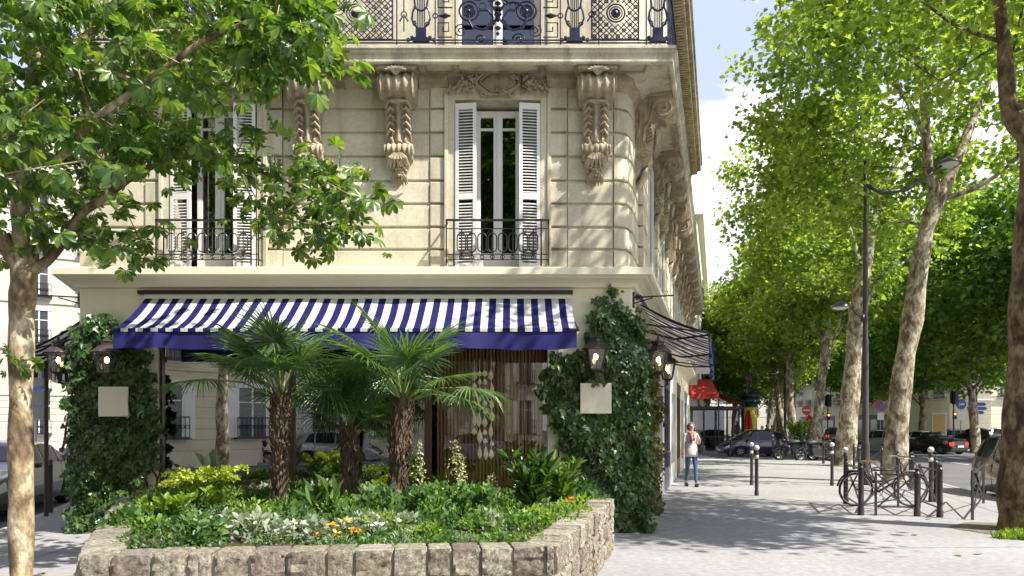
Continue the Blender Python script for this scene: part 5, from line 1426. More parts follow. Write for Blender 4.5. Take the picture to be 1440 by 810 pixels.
def barrier(label, a, c, h=.88, balls=(True, True), thick=.03):
    a = Vector((a[0], a[1], 0)); c = Vector((c[0], c[1], 0)); d = (c-a); Lb = d.length; d.normalize()
    t = thing('pavement_barrier', label, 'barrier', tuple(a), 0, 'crossed iron barriers around the avenue trees')
    for k, (p, bl) in enumerate(((a, balls[0]), (c, balls[1]))):
        b = MB(); q_ = p
        if bl: b.lathe([(.055, -.02), (.055, .12), (.045, .14), (.045, h-.04), (.05, h-.03), (.03, h), (.042, h+.03), (.042, h+.05), (.001, h+.085)], q_, 12)
        else: b.bar(q_, q_+Vector((0, 0, h-.01)), thick*1.1)
        part('post', b, m_brown, t, smooth='auto')
    b = MB(); e_ = .05 if balls[0] else .02
    z0, z1 = .16, h-.06
    A_ = a+d*.03; C_ = c-d*.03
    b.bar(A_+Vector((0,0,z1)), C_+Vector((0,0,z1)), thick, thick*.9); part('rail', b, m_brown, t); b = MB(); b.bar(A_+Vector((0,0,z0)), C_+Vector((0,0,z0)), thick*.8)
    part('rail', b, m_brown, t)
    b = MB(); n2 = Vector((d.y, -d.x, 0))*.006
    b.bar(A_+Vector((0,0,z0))+n2, C_+Vector((0,0,z1))+n2, thick*.75); b.bar(A_+Vector((0,0,z1))-n2, C_+Vector((0,0,z0))-n2, thick*.75)
    b.cbox(((A_+C_)/2+Vector((0,0,(z0+z1)/2))), (.07, .04, .07), rz=math.atan2(d.y, d.x)); part('cross_brace', b, m_brown, t)
g = lambda x_, y_: G(x_, y_).xy
barrier('barrier at the near left of the tree enclosure, facing the camera beside the saddle', g(1210.6,724), g(1233,724), balls=(True, False)) if False else None
barrier('front crossed barrier of the bicycle enclosure', g(1231.6,725), g(1289.6,726), h=.80, balls=(False, True))
barrier('left side barrier of the bicycle enclosure running away from camera', g(1189.5,709), g(1210.6,724.5), h=.89)
barrier('long low rail barrier behind the front crossed barrier', g(1213,722), g(1263,713), h=.88, balls=(False, False))
barrier('right side crossed barrier of the bicycle enclosure', g(1293,715), g(1321.7,727.5), h=.88, balls=(False, True))
barrier('barrier behind the leaning tree on the road side, nearer one', g(1281,690), g(1316,706), h=.88)
barrier('barrier behind the leaning tree on the road side, farther one', g(1262,684), g(1283,690), h=.88)
barrier('barrier at the foot of the lamp post', g(1208,664), g(1240,668), h=.88)
barrier('barrier between the thick tree and the lamp post', g(1201,660), g(1209,662), h=.88)
barrier('crossed barrier beside the parked silver car, left of the nearest tree', g(1383,708), (7.9, 12.2), h=.86, balls=(False, False))
barrier('barrier on the kerb behind the thick tree', g(1158,652), g(1172,655), h=.88)

# lamp posts
m_lamp = M_std('lamp_housing', (.09,.085,.085), .35, metal=.3)
m_lampg = M_std('lamp_glass', (.62,.63,.62), .2, var=.05)
def lamp_post(label, x, y, rz=0, proto=[None]):
    if proto[0] is None:
        t = thing('street_lamp', label, 'street lamp', (x, y, 0), rz, 'tall street lamps along the avenue')
        b = MB(); b.lathe([(.17, -.05), (.17, .25), (.13, .32), (.12, 1.2), (.115, 1.25), (.095, 1.3), (.09, 4.4), (.075, 4.5), (.07, 8.0), (.055, 8.1), (.05, 9.9), (.0, 10.0)], n=14); part('pole', b, m_brown, t, world=False, smooth='auto')
        b = MB(); b.tube([(0, 0, 9.2), (.5, 0, 8.95), (1.3, 0, 9.05), (2.0, 0, 9.5), (2.45, 0, 9.85)], [.06, .065, .055, .04, .035], 8); b.tube([(0,0,9.75),(1.2,0,9.72),(2.1,0,9.76)], .018, 5)
        b.tube([(0, 0, 5.15), (-.25, 0, 5.2), (-.45, 0, 5.45), (-.62, 0, 5.62), (-.75, 0, 5.55)], [.04, .035, .03, .025, .02], 8); b.cbox((-.08,0,5.1), (.12,.10,.22)); part('bracket', b, m_brown, t, world=False, smooth=True)
        for (cx, cz, s_) in ((2.62, 9.86, 1.0), (-.78, 5.42, .85)):
            b = MB(); b.lathe([(.36*s_, 0), (.33*s_, .06), (.22*s_, .14*s_), (.10*s_, .19*s_), (.05*s_, .24*s_), (.0, .25*s_)], (cx, 0, cz), 20); l_ = part('lamp_head', b, m_lamp, t, world=False, smooth='auto')
            b = MB(); b.lathe([(.001, -.085*s_), (.16*s_, -.07*s_), (.27*s_, -.03*s_), (.30*s_, -.004)], (cx, 0, cz), 20); part('lamp_glass', b, m_lampg, l_, world=False, smooth=True)
        proto[0] = t; return t
    return dup(proto[0], (x, y, 0), rz, label)
q_ = G0(1217, 19.6); LP0 = lamp_post('tall brown street lamp with two heads left of the leaning tree', q_.x, 19.6, .05)
q_ = G0(1104, 51); lamp_post('second street lamp, behind the dark hatchback', q_.x, 51, .1)
q_ = G0(1053.5+5, 80); lamp_post('thin distant street lamp above the advertising column', q_.x, 80, .1)
q_ = G0(1373, 66); lamp_post('street lamp standing before the cream corner building', q_.x, 66, PI)

LP0.scale = (.9,)*3
# signs
m_red = M_std('sign_red', (.62,.03,.03), .4, var=.05); m_sblue = M_std('sign_blue', (.03,.09,.42), .4, var=.05); m_swhite = M_std('sign_white', (.8,.8,.8), .4, var=.03); m_grey = M_std('sign_back_grey', (.42,.43,.44), .5, var=.1)
RX = Matrix.Rotation(R(90), 4, 'X')
def disc(b, c, r, y0, th=.02, n=28): b.lathe([(.001, 0), (r, 0), (r, th), (.001, th)], c, n, RX)
def sign_post(name, label, x, y, h, build, cat='road sign', pr=.035):
    t = thing(name, label, cat, (x, y, 0)); b = MB(); b.lathe([(pr, -.03), (pr, h), (.001, h+.02)], n=10); part('pole', b, m_grey, t, world=False)
    build(t); return t
def s_noentry(t):
    b = MB(); disc(b, (0, -.04, 2.75), .33, 0); p_ = part('sign_disc', b, m_red, t, world=False); b = MB(); b.box(-.24, .24, -.075, -.063, 2.70, 2.80); part('bar', b, m_swhite, p_, world=False)
q_ = G0(1134, 50); sign_post('no_entry_sign', 'round red no entry sign between two tree trunks', q_.x, 50, 3.1, s_noentry)
def s_nostop(t):
    b = MB(); disc(b, (0, -.04, 3.0), .37, 0); p_ = part('sign_disc', b, m_red, t, world=False); b = MB(); disc(b, (0, -.062, 3.0), .29, 0, .012); part('blue_field', b, m_sblue, p_, world=False)
    b = MB(); b.cbox((0, -.082, 3.0), (.62, .01, .07), ry=R(45)); part('diagonal_bar', b, m_red, p_, world=False)
    b = MB(); b.box(-.22, .22, -.06, -.035, 2.05, 2.55); part('text_plate', b, m_swhite, t, world=False)
q_ = G0(1238, 48); sign_post('no_parking_sign', 'red ringed blue parking restriction sign with white plate, right of lamp post', q_.x, 48, 3.3, s_nostop)
def s_blue(t):
    b = MB(); disc(b, (0, -.04, 3.4), .42, 0); p_ = part('sign_disc', b, m_sblue, t, world=False); b = MB(); b.cbox((.0, -.066, 3.4), (.5, .01, .12)); b.prism([(-.30, 3.4), (-.12, 3.56), (-.12, 3.24)], .061, .071, Matrix(((1,0,0,0),(0,0,-1,0),(0,1,0,0),(0,0,0,1)))); part('arrow', b, m_swhite, p_, world=False)
    b = MB(); b.box(-.30, .30, -.06, -.035, 2.1, 2.85); part('text_plate', b, m_swhite, t, world=False)
q_ = G0(1351, 57); sign_post('one_way_sign', 'round blue arrow sign with white plate right of the traffic light', q_.x, 57, 3.8, s_blue)
# traffic light
m_black = M_std('matt_black', (.02,.02,.02), .5, var=.2)
def traffic_light(label, x, y, s_=1.0):
    t = thing('traffic_light', label, 'traffic light', (x, y, 0)); b = MB(); b.lathe([(.09, -.03), (.09, .5), (.055, .55), (.055, 4.2*s_), (.001, 4.25*s_)], n=10); part('pole', b, m_brown, t, world=False)
    z = 3.35*s_; b = MB(); b.box(-.20, .20, -.30, -.06, z, z+1.05); b.box(-.34, -.201, -.10, -.06, z+.1, z+.95)
    for k in range(3): b.lathe([(.15, -.0), (.15, .12)], (0, -.30, z+.19+k*.33), 14, RX)
    hd = part('signal_head', b, m_black, t, world=False)
    for k, mm in enumerate((m_black, m_black, M_emit('red_signal', (1, .10, .02), 9))):
        b = MB(); disc(b, (0, -.30, z+.19+k*.33), .115, 0, .02, 16); part('lens', b, mm, hd, world=False)
    b = MB(); b.box(-.12, .12, -.2, -.06, 2.2, 2.75); h2 = part('pedestrian_signal', b, m_black, t, world=False); b = MB(); disc(b, (0, -.2, 2.6), .07, 0, .02, 12); part('lens', b, bpy.data.materials['red_signal'], h2, world=False)
q_ = G0(1341, 56); traffic_light('traffic light showing red in front of the cream corner building', q_.x, 56)
q_ = G0(1164, 62); traffic_light('small distant traffic light between the tree trunks left of the lamp post', q_.x, 62)
# poster panel
t = thing('poster_panel', 'framed upright poster panel with a plain ochre sheet', 'poster panel', (*G0(1320, 60).xy, 0))
m_ochre = M_std('ochre_poster', (.60,.38,.10), .5, var=.06)
b = MB(); b.box(-.62, .62, -.08, .08, .35, 2.75); b.box(-.2, .2, -.06, .06, 0, .349); part('frame', b, m_white, t, world=False); b = MB(); b.box(-.52, .52, -.10, -.081, .45, 2.65); part('poster', b, m_ochre, t, world=False)
# blue street name plates
t = thing('direction_sign', 'stack of blue direction plates on a pole before the cream building', 'road sign', (*G0(1373.5, 60).xy, 0)); b = MB(); b.lathe([(.05, 0), (.05, 3.6)], n=8); part('pole', b, m_grey, t, world=False)
for z_, w_ in ((3.35, 1.5), (3.0, 1.7), (2.66, 1.2)): b = MB(); b.prism([(-w_/2, z_), (w_/2-.15, z_), (w_/2, z_+.14), (w_/2-.15, z_+.28), (-w_/2, z_+.28)], .05, .08, Matrix(((1,0,0,0),(0,0,-1,0),(0,1,0,0),(0,0,0,1)))); part('name_plate', b, m_sblue, t, world=False)
# sign seen from the back on the left
q_ = G(65, 726); t = thing('road_sign', 'back of a round grey road sign on a dark pole, left street corner', 'road sign', tuple(q_), .3)
b = MB(); b.lathe([(.038, -.03), (.038, 3.0), (.001, 3.02)], n=10); part('pole', b, m_brown, t, world=False); b = MB(); disc(b, (-.20, -.0, 2.60), .30, 0); part('sign_disc', b, m_grey, t, world=False); b = MB(); b.box(-.48, .06, -.02, .0, 1.98, 2.24); b.box(-.48, .06, -.02, .0, 1.72, 1.96); part('sign_plate', b, m_grey, t, world=False)
q_ = G(71, 721); t = thing('short_post', 'short dark iron post beside the left street sign pole', 'bollard', tuple(q_)); b = MB(); b.lathe([(.045, -.02), (.045, .10), (.037, .12), (.037, .86), (.044, .87), (.03, .92), (.04, .97), (.001, 1.0)], n=12); part('post', b, m_brown, t, world=False, smooth='auto')
t = thing('parking_sign', 'small dark blue sign on a pole in the left street', 'road sign', (*G0(50, 30).xy, 0)); b = MB(); b.lathe([(.05, 0), (.05, 3.3)], n=8); part('pole', b, m_grey, t, world=False); b = MB(); b.box(-.3, .3, -.07, -.051, 2.35, 3.3); part('sign_plate', b, m_sblue, t, world=False)

# advertising column with green dome
m_dgreen = M_std('dark_green_metal', (.012,.045,.038), .35, var=.3, metal=.2); m_yposter = M_std('yellow_poster', (.72,.62,.06), .55, var=.05)
t = thing('advertising_column', 'round advertising column with dark green domed top and yellow poster', 'advertising column', (*G0(1053.5, 52).xy, 0))
b = MB(); b.lathe([(.68, 0), (.68, .35), (.60, .42), (.56, .5), (.56, 3.1), (.60, 3.12), (.60, 3.2)], n=24); part('drum', b, m_dgreen, t, world=False, smooth='auto')
b = MB(); b.lathe([(.62, 3.2), (.82, 3.25), (.86, 3.42), (.80, 3.5), (.66, 3.55), (.64, 3.68), (.74, 3.74), (.78, 3.9), (.74, 4.1), (.55, 4.32), (.25, 4.42), (.08, 4.46), (.07, 4.6), (.10, 4.66), (.0, 4.78)], n=24)
for k in range(12): a = 2*PI*k/12; b.tube([(.72*math.cos(a), .72*math.sin(a), 3.7), (.80*math.cos(a), .80*math.sin(a), 3.9), (.60*math.cos(a), .60*math.sin(a), 4.3), (.1, 0, 4.44)], .025, 4)
part('dome', b, m_dgreen, t, world=False, smooth='auto')
b = MB(); n = 10; b.add([( .575*math.cos(-PI/2+(k/n-.5)*1.9), .575*math.sin(-PI/2+(k/n-.5)*1.9), z) for z in (1.1, 3.0) for k in range(n+1)], [(k, k+1, n+2+k, n+1+k) for k in range(n)]); part('poster', b, m_yposter, t, world=False)

# cafe with red awning and glazed terrace
m_redc = M_std('red_canvas', (.55,.035,.015), .75, var=.3, scale=1.5)
t = thing('cafe_awning', 'wide red fabric awning over the glazed cafe terrace', 'awning', (*G0(990, 46.6).xy, 0))
b = MB(); x0 = G0(967, 46.4).x; x1 = G0(1007, 46.4).x; 
b.add([(x0, 47.5, 4.75), (x1, 47.5, 4.75), (x1+.05, 46.0, 3.75), (x0, 46.0, 3.75)], [(0,1,2,3)]); b.add([(x0, 46.0, 3.75), (x1+.05, 46.0, 3.75), (x1+.05, 45.98, 3.40), (x0, 45.98, 3.40)], [(0,1,2,3)])
part('front_canopy', b, m_redc, t); b = MB(); a0 = Vector((x1+.02, 47.5, 4.75)); d_ = SS*6.5
x2 = G0(1046, 46).x
b.add([(x1+.02, 47.6, 4.75), (x1+.6, 53.0, 4.75), (x2+.9, 52.0, 3.25), (x2, 46.0, 3.15), (x1+.07, 46.02, 3.72)], [(0,1,2,3,4)]); part('side_canopy', b, m_redc, t)
b = MB(); b.tube([(x1+.05, 46, 3.4), (x1+.05, 46, 0)], .04, 6); b.tube([(x2, 46, 3.15), (x2, 46, 0)], .04, 6); part('frame', b, m_iron, t)
xa, xb = G0(973, 46.3).x, G0(1039, 46.3).x
t = thing('cafe_terrace', 'glazed cafe terrace with dark metal frame behind the walking woman', 'cafe terrace', (xa, 46.3, 0))
b = MB()
for k in range(5):
    x = xa+(xb-xa)*k/4; b.bar((x, 46.3, 0), (x, 46.3, 2.75), .10)
for z in (.08, .95, 2.7): b.bar((xa, 46.3, z), (xb, 46.3, z), .09, .10)
b.box(xa-.2, xb+.2, 46.1, 49, 2.76, 2.92); b.bar((xb, 46.3, 2.7), (xb+.7, 49.5, 2.7), .1); b.bar((xb+.4, 48, 0), (xb+.4, 48, 2.75), .1)
part('frame', b, m_black, t); b = MB(); b.box(xa, xb, 46.28, 46.30, .1, 2.68); part('pane', b, M_glass('terrace_glass', .05, (.75,.77,.77)), t)
b = MB(); b.box(xa+.3, xb-.2, 48.8, 49.0, 0, 2.7); part('back_wall', b, m_dark, t)
m_wood = M_std('cafe_wood', (.22,.10,.05), .6)
for k in range(5):
    x = xa+.45+k*.6; t = thing('cafe_chair', ['leftmost cafe chair behind the terrace glass', 'second cafe chair from the left behind the terrace glass', 'middle cafe chair behind the terrace glass', 'fourth cafe chair from the left behind the terrace glass', 'rightmost cafe chair behind the terrace glass'][k], 'chair', (x, 47.3, 0), 0, 'cafe terrace chairs')
    b = MB(); b.box(-.2, .2, -.2, .2, .42, .46); part('seat', b, m_wood, t, world=False); b = MB(); b.box(-.2, .2, .17, .2, .5, .95); part('backrest', b, m_wood, t, world=False)
    for sx in (-.17, .17):
        for sy in (-.17, .17): b = MB(); b.bar((sx, sy, 0), (sx, sy, .42), .03); part('leg', b, m_wood, t, world=False)
def parasol(label, x, y, h):
    t = thing('closed_parasol', label, 'parasol', (x, y, 0), 0, 'closed red parasols'); b = MB(); b.tube([(0, 0, 0), (0, 0, h)], .03, 6); part('pole', b, m_iron, t, world=False)
    b = MB(); prof = [(.04, h), (.10, h-.15), (.20, h-.8), (.24, h-1.3), (.10, h-1.35)]; n = 16
    vs = [(r_*(1+.35*math.cos(8*2*PI*k/n))*math.cos(2*PI*k/n), r_*(1+.35*math.cos(8*2*PI*k/n))*math.sin(2*PI*k/n), z) for r_, z in prof for k in range(n)]
    b.add(vs, [(i*n+k, i*n+(k+1) % n, (i+1)*n+(k+1) % n, (i+1)*n+k) for i in range(4) for k in range(n)]); part('canopy', b, m_redc, t, world=False)
parasol('closed red parasol below the yellow poster column', *G0(1052, 48.5).xy, 2.75); parasol('closed red parasol left of the leaning tree behind the motorcycles', *G0(1138, 44).xy, 2.35)
q_ = G0(988, 24); t = thing('hanging_shop_sign', 'blank pale grey shop sign hanging below the side awning', 'sign', (*G0(987, 24).xy, 0)); b = MB(); b.box(q_.x-.24, q_.x+.26, 23.96, 24.04, 3.38, 3.76); part('panel', b, M_std('grey_sign', (.50,.50,.52), .5, var=.05), t); b = MB(); b.bar((q_.x-.6, 24, 3.84), (q_.x+.26, 24, 3.84), .03); part('bracket', b, m_iron, t)
q_ = G0(992, 27); t = thing('shop_flag', 'narrow dark blue banner at the outer end of the side awning', 'banner', (*q_.xy, 0)); b = MB(); b.box(q_.x+.12, q_.x+.30, 26.9, 26.95, 3.5, 4.7); b.bar((q_.x-.9, 26.92, 4.75), (q_.x+.3, 26.92, 4.75), .03); part('cloth', b, m_blue, t)
# flowering shrub beside hatchback
q_ = G0(1124, 41); rnd.seed(3)
shrub('flowering_shrub', 'rounded shrub dotted with white flowers right of the dark hatchback', q_.x, q_.y, 1.0, 2.0, 2200, L_OVAL, .17, m_leaf_plane, 30, 0, .3)
o = np_mesh('blossom', [mound(q_.x, q_.y, .9, .95, 1.2, 160, L_OVAL, .12)], m_wh); part('blossom', o, None, bpy.data.objects['flowering_shrub'])
# grass at the foot of the nearest tree
gp = np.stack([nr.uniform(6.9, 8.6, 2600), nr.uniform(9.75, 10.6, 2600), np.full(2600, .0)], 1)
gp = gp[(np.abs(gp[:,1]-10.2) < .42*np.sin(np.clip((gp[:,0]-6.9)/1.7, 0, 1)*PI))]; k = len(gp)
tag(np_mesh('grass', [scatter_data(*L_LONG, gp, np.stack([nr.normal(0,.5,k), nr.normal(0,.5,k), np.ones(k)], 1), rand_dirs(k), .11*nr.uniform(.5, 1.3, k))], m_gc[0]), 'tuft of bright grass at the foot of the nearest tree', 'grass', kind='stuff')
# soil pits round trees
pit = MB()
for (cx, cy, r_) in ((7.8, 11, .85), (t2.location.x, t2.location.y, .8), (t3.location.x, t3.location.y, .9)): pit.add([(cx+r_*math.cos(a)*(1+.06*math.sin(5*a)), cy+r_*math.sin(a)*(1+.05*math.cos(7*a)), .008) for a in [2*PI*k/26 for k in range(26)]], [tuple(range(26))])
solo('ground', pit, M_std('tree_pit_earth', (.20,.165,.12), .95, var=.5, scale=7, bump=.8, bscale=40), kind='structure')
# fallen leaves
for i, (a_, c_) in enumerate(((1377,778),(1345,781),(1308,730),(58,805),(1290,752))):
    c = G(a_, c_, .01); tag(np_mesh('fallen_leaf', [scatter_data(*L_PLANE, [list(c)], [(rnd.gauss(0,1), rnd.gauss(0,1), .1)], [(0,0,1)], .10)], M_std('dry_leaf', (.30,.19,.07), .8) if i == 0 else bpy.data.materials['dry_leaf']), ['dry leaf on the pavement at the far lower right', 'dry leaf left of the lower right leaf', 'dry leaf below the bicycle enclosure', 'dry leaf at the foot of the pale chestnut trunk', 'dry leaf lying in the sunlit pavement centre right'][i], 'leaf', 'fallen leaves on the pavement')
# ------------------------------------------------------------------ cars (local: x = forward, z up, origin on the ground below the centre)
m_tyre = M_std('tyre_rubber', (.02,.02,.02), .8); m_rim = M_std('alloy_rim', (.55,.56,.58), .3, metal=.8, var=.1)
m_cglass = M_std('car_glass', (.025,.032,.04), .04, var=.2, col2=(.02,.02,.025)); m_tail = M_std('tail_lamp', (.5,.02,.01), .15); m_tail_on = M_emit('lit_tail_lamp', (1, .06, .02), 1.1)
m_head = M_std('headlight_glass', (.7,.72,.74), .08, metal=.4); m_plate = M_std('number_plate', (.70,.72,.70), .4); m_trim = M_std('black_plastic', (.025,.025,.028), .55)
def car_paint(n, c): return M_std(n, c, .22, var=.06, metal=.35, coat=.8)
P_dark = car_paint('dark_plum_paint', (.035,.03,.05)); P_black = car_paint('black_paint', (.018,.018,.02)); P_silver = car_paint('silver_paint', (.40,.41,.42)); P_white = car_paint('white_car_paint', (.72,.73,.72)); P_blue = car_paint('blue_car_paint', (.03,.06,.25)); P_greyc = car_paint('grey_car_paint', (.16,.17,.18)); P_green = car_paint('pale_green_paint', (.35,.45,.38))
PROF = {  # x fraction, belt height, roof height, half width factor  (front at +1)
 'hatch': dict(L=3.75, W=1.72, wb=(.98*1, -1.32), r=.30, belt=[(-1,.88),(-.9,.98),(-.3,.95),(.35,.90),(.62,.84),(.85,.72),(1,.55)], roof=[(-1,.88),(-.97,1.05),(-.80,1.42),(-.5,1.53),(-.1,1.56),(.12,1.48),(.48,1.12),(.66,.90),(.85,.74),(1,.56)]),
 'suv': dict(L=4.4, W=1.85, wb=(1.35, -1.30), r=.36, belt=[(-1,.95),(-.9,1.05),(.3,1.02),(.5,1.0),(.85,.92),(1,.70)], roof=[(-1,.96),(-.98,1.15),(-.86,1.55),(-.5,1.66),(-.05,1.66),(.12,1.58),(.42,1.12),(.55,1.02),(.85,.94),(1,.72)]),
 'sedan': dict(L=4.7, W=1.84, wb=(1.40, -1.40), r=.34, belt=[(-1,.85),(-.9,.97),(-.3,.94),(.3,.90),(.55,.88),(.85,.76),(1,.58)], roof=[(-1,.86),(-.92,.99),(-.72,1.05),(-.42,1.38),(-.15,1.45),(.08,1.40),(.40,1.0),(.55,.90),(.85,.78),(1,.60)]),
 'cabrio': dict(L=3.7, W=1.70, wb=(1.20, -1.22), r=.31, belt=[(-1,.80),(-.9,.93),(0,.93),(.3,.94),(.55,.92),(.85,.82),(1,.60)], roof=[(-1,.81),(-.9,.95),(-.6,.97),(0,.96),(.3,.96),(.55,.94),(.85,.84),(1,.62)])}
def interp(tab, x):
    for (a, va), (b_, vb) in zip(tab[:-1], tab[1:]):
        if x <= b_:
            t = (x-a)/(b_-a); t = max(0, min(1, t)); return va+(vb-va)*t
    return tab[-1][1]
def make_car(kind, paint, label, group, plate=True, lit=True):
    K = PROF[kind]; L_, W_ = K['L'], K['W']; r = K['r']; t = thing('parked_car' if group.startswith('parked') else 'car', label, 'car', (0, 0, 0), 0, group)
    def surf(x, v, off=0):        # x fraction, v 0..1 bottom to roof centre
        X = x*L_/2; nose = 1-.16*max(0, (abs(x)-.62)/.38)**2.2; hw = W_/2*nose
        b_ = interp(K['belt'], x); rf = max(b_+.005, interp(K['roof'], x)); z0 = .20+.06*max(0, abs(x)-.85)/.15
        for wx in K['wb']:
            d = abs(X-wx); ra = r+.055
            if d < ra: z0 = max(z0, r+math.sqrt(ra*ra-d*d))
        cab = max(0, min(1, (rf-b_)/.35))
        if v <= .5:
            k = v/.5; z = z0+(b_-z0)*k; y = hw*(.955+.045*math.sin(PI*min(1, max(0, (z-.2)/(b_-.2))))+(.012 if .55 < (z-.2)/(b_-.2) < .8 else 0))
            y *= 1-.03*(k > .98)
        else:
            k = (v-.5)/.5
            if k < .5: kk = k/.5; y = hw*(.955-(.17*cab+.03)*kk); z = b_+(rf-b_)*(.88*kk if cab > .1 else .6*kk)
            else: kk = (k-.5)/.5; y = hw*(.925-.17*cab)*(1-kk)**.8 if kk < 1 else 0; z = b_+(rf-b_)*((.88 if cab > .1 else .6)+(.12 if cab > .1 else .4)*math.sin(kk*PI/2))
        return X, y+off*(v < .78), z+off*(v > .6)
    xs = sorted(set([-1+2*i/56 for i in range(57)]+[(w+s_*(r+.055))*2/L_ for w in K['wb'] for s_ in (-1, 1)]))
    vs_ = [0,.1,.2,.3,.4,.46,.5,.56,.62,.68,.74,.78,.84,.9,.96,1]
    b = MB(); 
    for sg in (1, -1):
        base = len(b.v)
        for x in xs:
            for v in vs_:
                X, y, z = surf(x, v); b.v.append((X, sg*y, z))
        m_ = len(vs_)
        for i in range(len(xs)-1):
            for j in range(m_-1):
                f = (base+i*m_+j, base+(i+1)*m_+j, base+(i+1)*m_+j+1, base+i*m_+j+1); b.f.append(f if sg > 0 else f[::-1]); b.m.append(0)
    for x in (-1, 1):           # end caps
        ring = [surf(x, v) for v in vs_]; poly = [(X, y, z) for X, y, z in ring]+[(X, -y, z) for X, y, z in reversed(ring)]
        b.add(poly, [tuple(range(len(poly)))])
    body = part('body', b, paint, t, world=False, smooth='auto')
    u = MB(); u.box(-L_/2+.12, L_/2-.12, -W_/2+.13, W_/2-.13, .16, .60); part('underbody', u, m_trim, t, world=False)
    # glazing patches just proud of the shell
    def patch(g, xa, xb_, va, vb, n=8, sides=(1, -1), off=.006):
        for sg in sides:
            vs = []
            for i in range(n+1):
                for j in range(5):
                    X, y, z = surf(xa(j/4)+(xb_(j/4)-xa(j/4))*i/n, va+(vb-va)*j/4); vs.append((X, sg*(y+off), z+off*.6))
            g.add(vs, [(i*5+j, (i+1)*5+j, (i+1)*5+j+1, i*5+j+1) for i in range(n) for j in range(4)])
    rt = [x for x, z in K['roof']]
    if kind != 'cabrio':
        xf0 = .46 if kind == 'hatch' else .38; xr0 = -.86 if kind == 'hatch' else (-.88 if kind == 'suv' else -.62)
        for (a_, c_) in ((-.02, .0), ) : pass
        cuts = {'hatch': [(-.80,-.56),(-.52,-.06),(-.02,.36)], 'suv': [(-.86,-.62),(-.58,-.12),(-.08,.30)], 'sedan': [(-.60,-.40),(-.37,-.04),(0,.32)]}[kind]
        for i_, (a_, c_) in enumerate(cuts):
            for sd3 in (1, -1):
             g = MB()
             patch(g, (lambda k, a_=a_, i_=i_: a_+(.10*k if i_ == 0 else 0)), (lambda k, c_=c_, i_=i_: c_-(.22*k if i_ == 2 else 0)), .515, .735, sides=(sd3,))
             part('side_window', g, m_cglass, t, world=False, smooth=True)
        def slope(x0, x1, name):
            g = MB(); vs = []; n = 10
            for i in range(n+1):
                x = x0+(x1-x0)*i/n
                for j in range(9):
                    s_ = -1+j/4; v = 1-.24*abs(s_)**.8 if abs(s_) > 0 else 1
                    X, y, z = surf(x, max(.76, v)); vs.append((X+(.008 if x0 > 0 else -.008), math.copysign(y*.93, s_) if s_ else 0, z+.008))
            g.add(vs, [(i*9+j, (i+1)*9+j, (i+1)*9+j+1, i*9+j+1) for i in range(n) for j in range(8)]); part(name, g, m_cglass, t, world=False, smooth=True)
        slope(.14, {'hatch': .44, 'suv': .38, 'sedan': .36}[kind], 'windscreen'); slope({'hatch': -.78, 'suv': -.85, 'sedan': -.44}[kind], {'hatch': -.955, 'suv': -.965, 'sedan': -.68}[kind], 'rear_window')
    else:
        g = MB(); g.add([(.30*L_/2, -.62, .95), (.30*L_/2, .62, .95), (.06*L_/2, .55, 1.33), (.06*L_/2, -.55, 1.33)], [(0,1,2,3)]); part('windscreen', g, m_pane, t, world=False)
        g = MB(); g.tube([(.31*L_/2, -.66, .93), (.06*L_/2, -.57, 1.35), (.05*L_/2, 0, 1.38), (.06*L_/2, .57, 1.35), (.31*L_/2, .66, .93)], .028, 6); part('windscreen_frame', g, m_trim, t, world=False)
        g = MB(); g.cbox((-.62, 0, 1.03), (.75, 1.30, .17)); g.cbox((-.75, 0, 1.13), (.5, 1.2, .10)); part('folded_roof', g, m_trim, t, world=False, bevel=.05)
        for sy in (-.33, .33): g = MB(); g.cbox((-.15, sy, 1.05), (.12, .42, .55), ry=R(12)); g.cbox((-.20, sy, 1.34), (.09, .24, .14)); part('seat', g, m_trim, t, world=False, bevel=.03)
        g = MB(); g.cbox((.0, 0, .965), (1.15, 1.28, .01)); part('cockpit', g, m_black, t, world=False)
    for wx in K['wb']:
        for sg in (-1, 1):
            wh = MB(); My = Matrix.Translation((wx, sg*(W_/2-.11), r)) @ Matrix.Rotation(R(90), 4, 'X')
            wh.lathe([(r*.66, -.10), (r*.93, -.105), (r, -.07), (r, .07), (r*.93, .105), (r*.66, .10)], n=28, M=My); w_ = part('wheel', wh, m_tyre, t, world=False, smooth='auto')
            rm = MB(); rm.lathe([(.001, sg*-.085), (r*.16, sg*-.085), (r*.18, sg*-.06), (r*.55, sg*-.05), (r*.60, sg*-.085), (r*.66, sg*-.085)], n=28, M=My)
            for k in range(7):
                a = 2*PI*k/7; rm.bar(My @ Vector((r*.12*math.cos(a), r*.12*math.sin(a), sg*-.08)), My @ Vector((r*.62*math.cos(a), r*.62*math.sin(a), sg*-.085)), .045, .02)
            part('rim', rm, m_rim, w_, world=False)
    for sg in (-1, 1):
        mr_ = MB(); X, y, z = surf(.30 if kind != 'cabrio' else .22, .5); mr_.lathe([(.001, -.10), (.06, -.08), (.075, 0), (.06, .07), (.001, .09)], (X, sg*(y+.11), z+.07), 10, Matrix.Rotation(R(90), 4, 'X'), sx=.9, sy=1); mr_.bar((X, sg*y*.97, z-.01), (X, sg*(y+.05), z+.04), .04); part('mirror', mr_, paint, t, world=False, smooth='auto')
        hl = MB(); vs = []
        for i in range(5):
            for j in range(3): X, y, z = surf(.84+.145*i/4, .30+.15*j/2); vs.append((X+.012, sg*(y+.008), z+.01))
        hl.add(vs, [(i*3+j, i*3+3+j, i*3+4+j, i*3+1+j) for i in range(4) for j in range(2)]); part('headlight', hl, m_head, t, world=False, smooth=True)
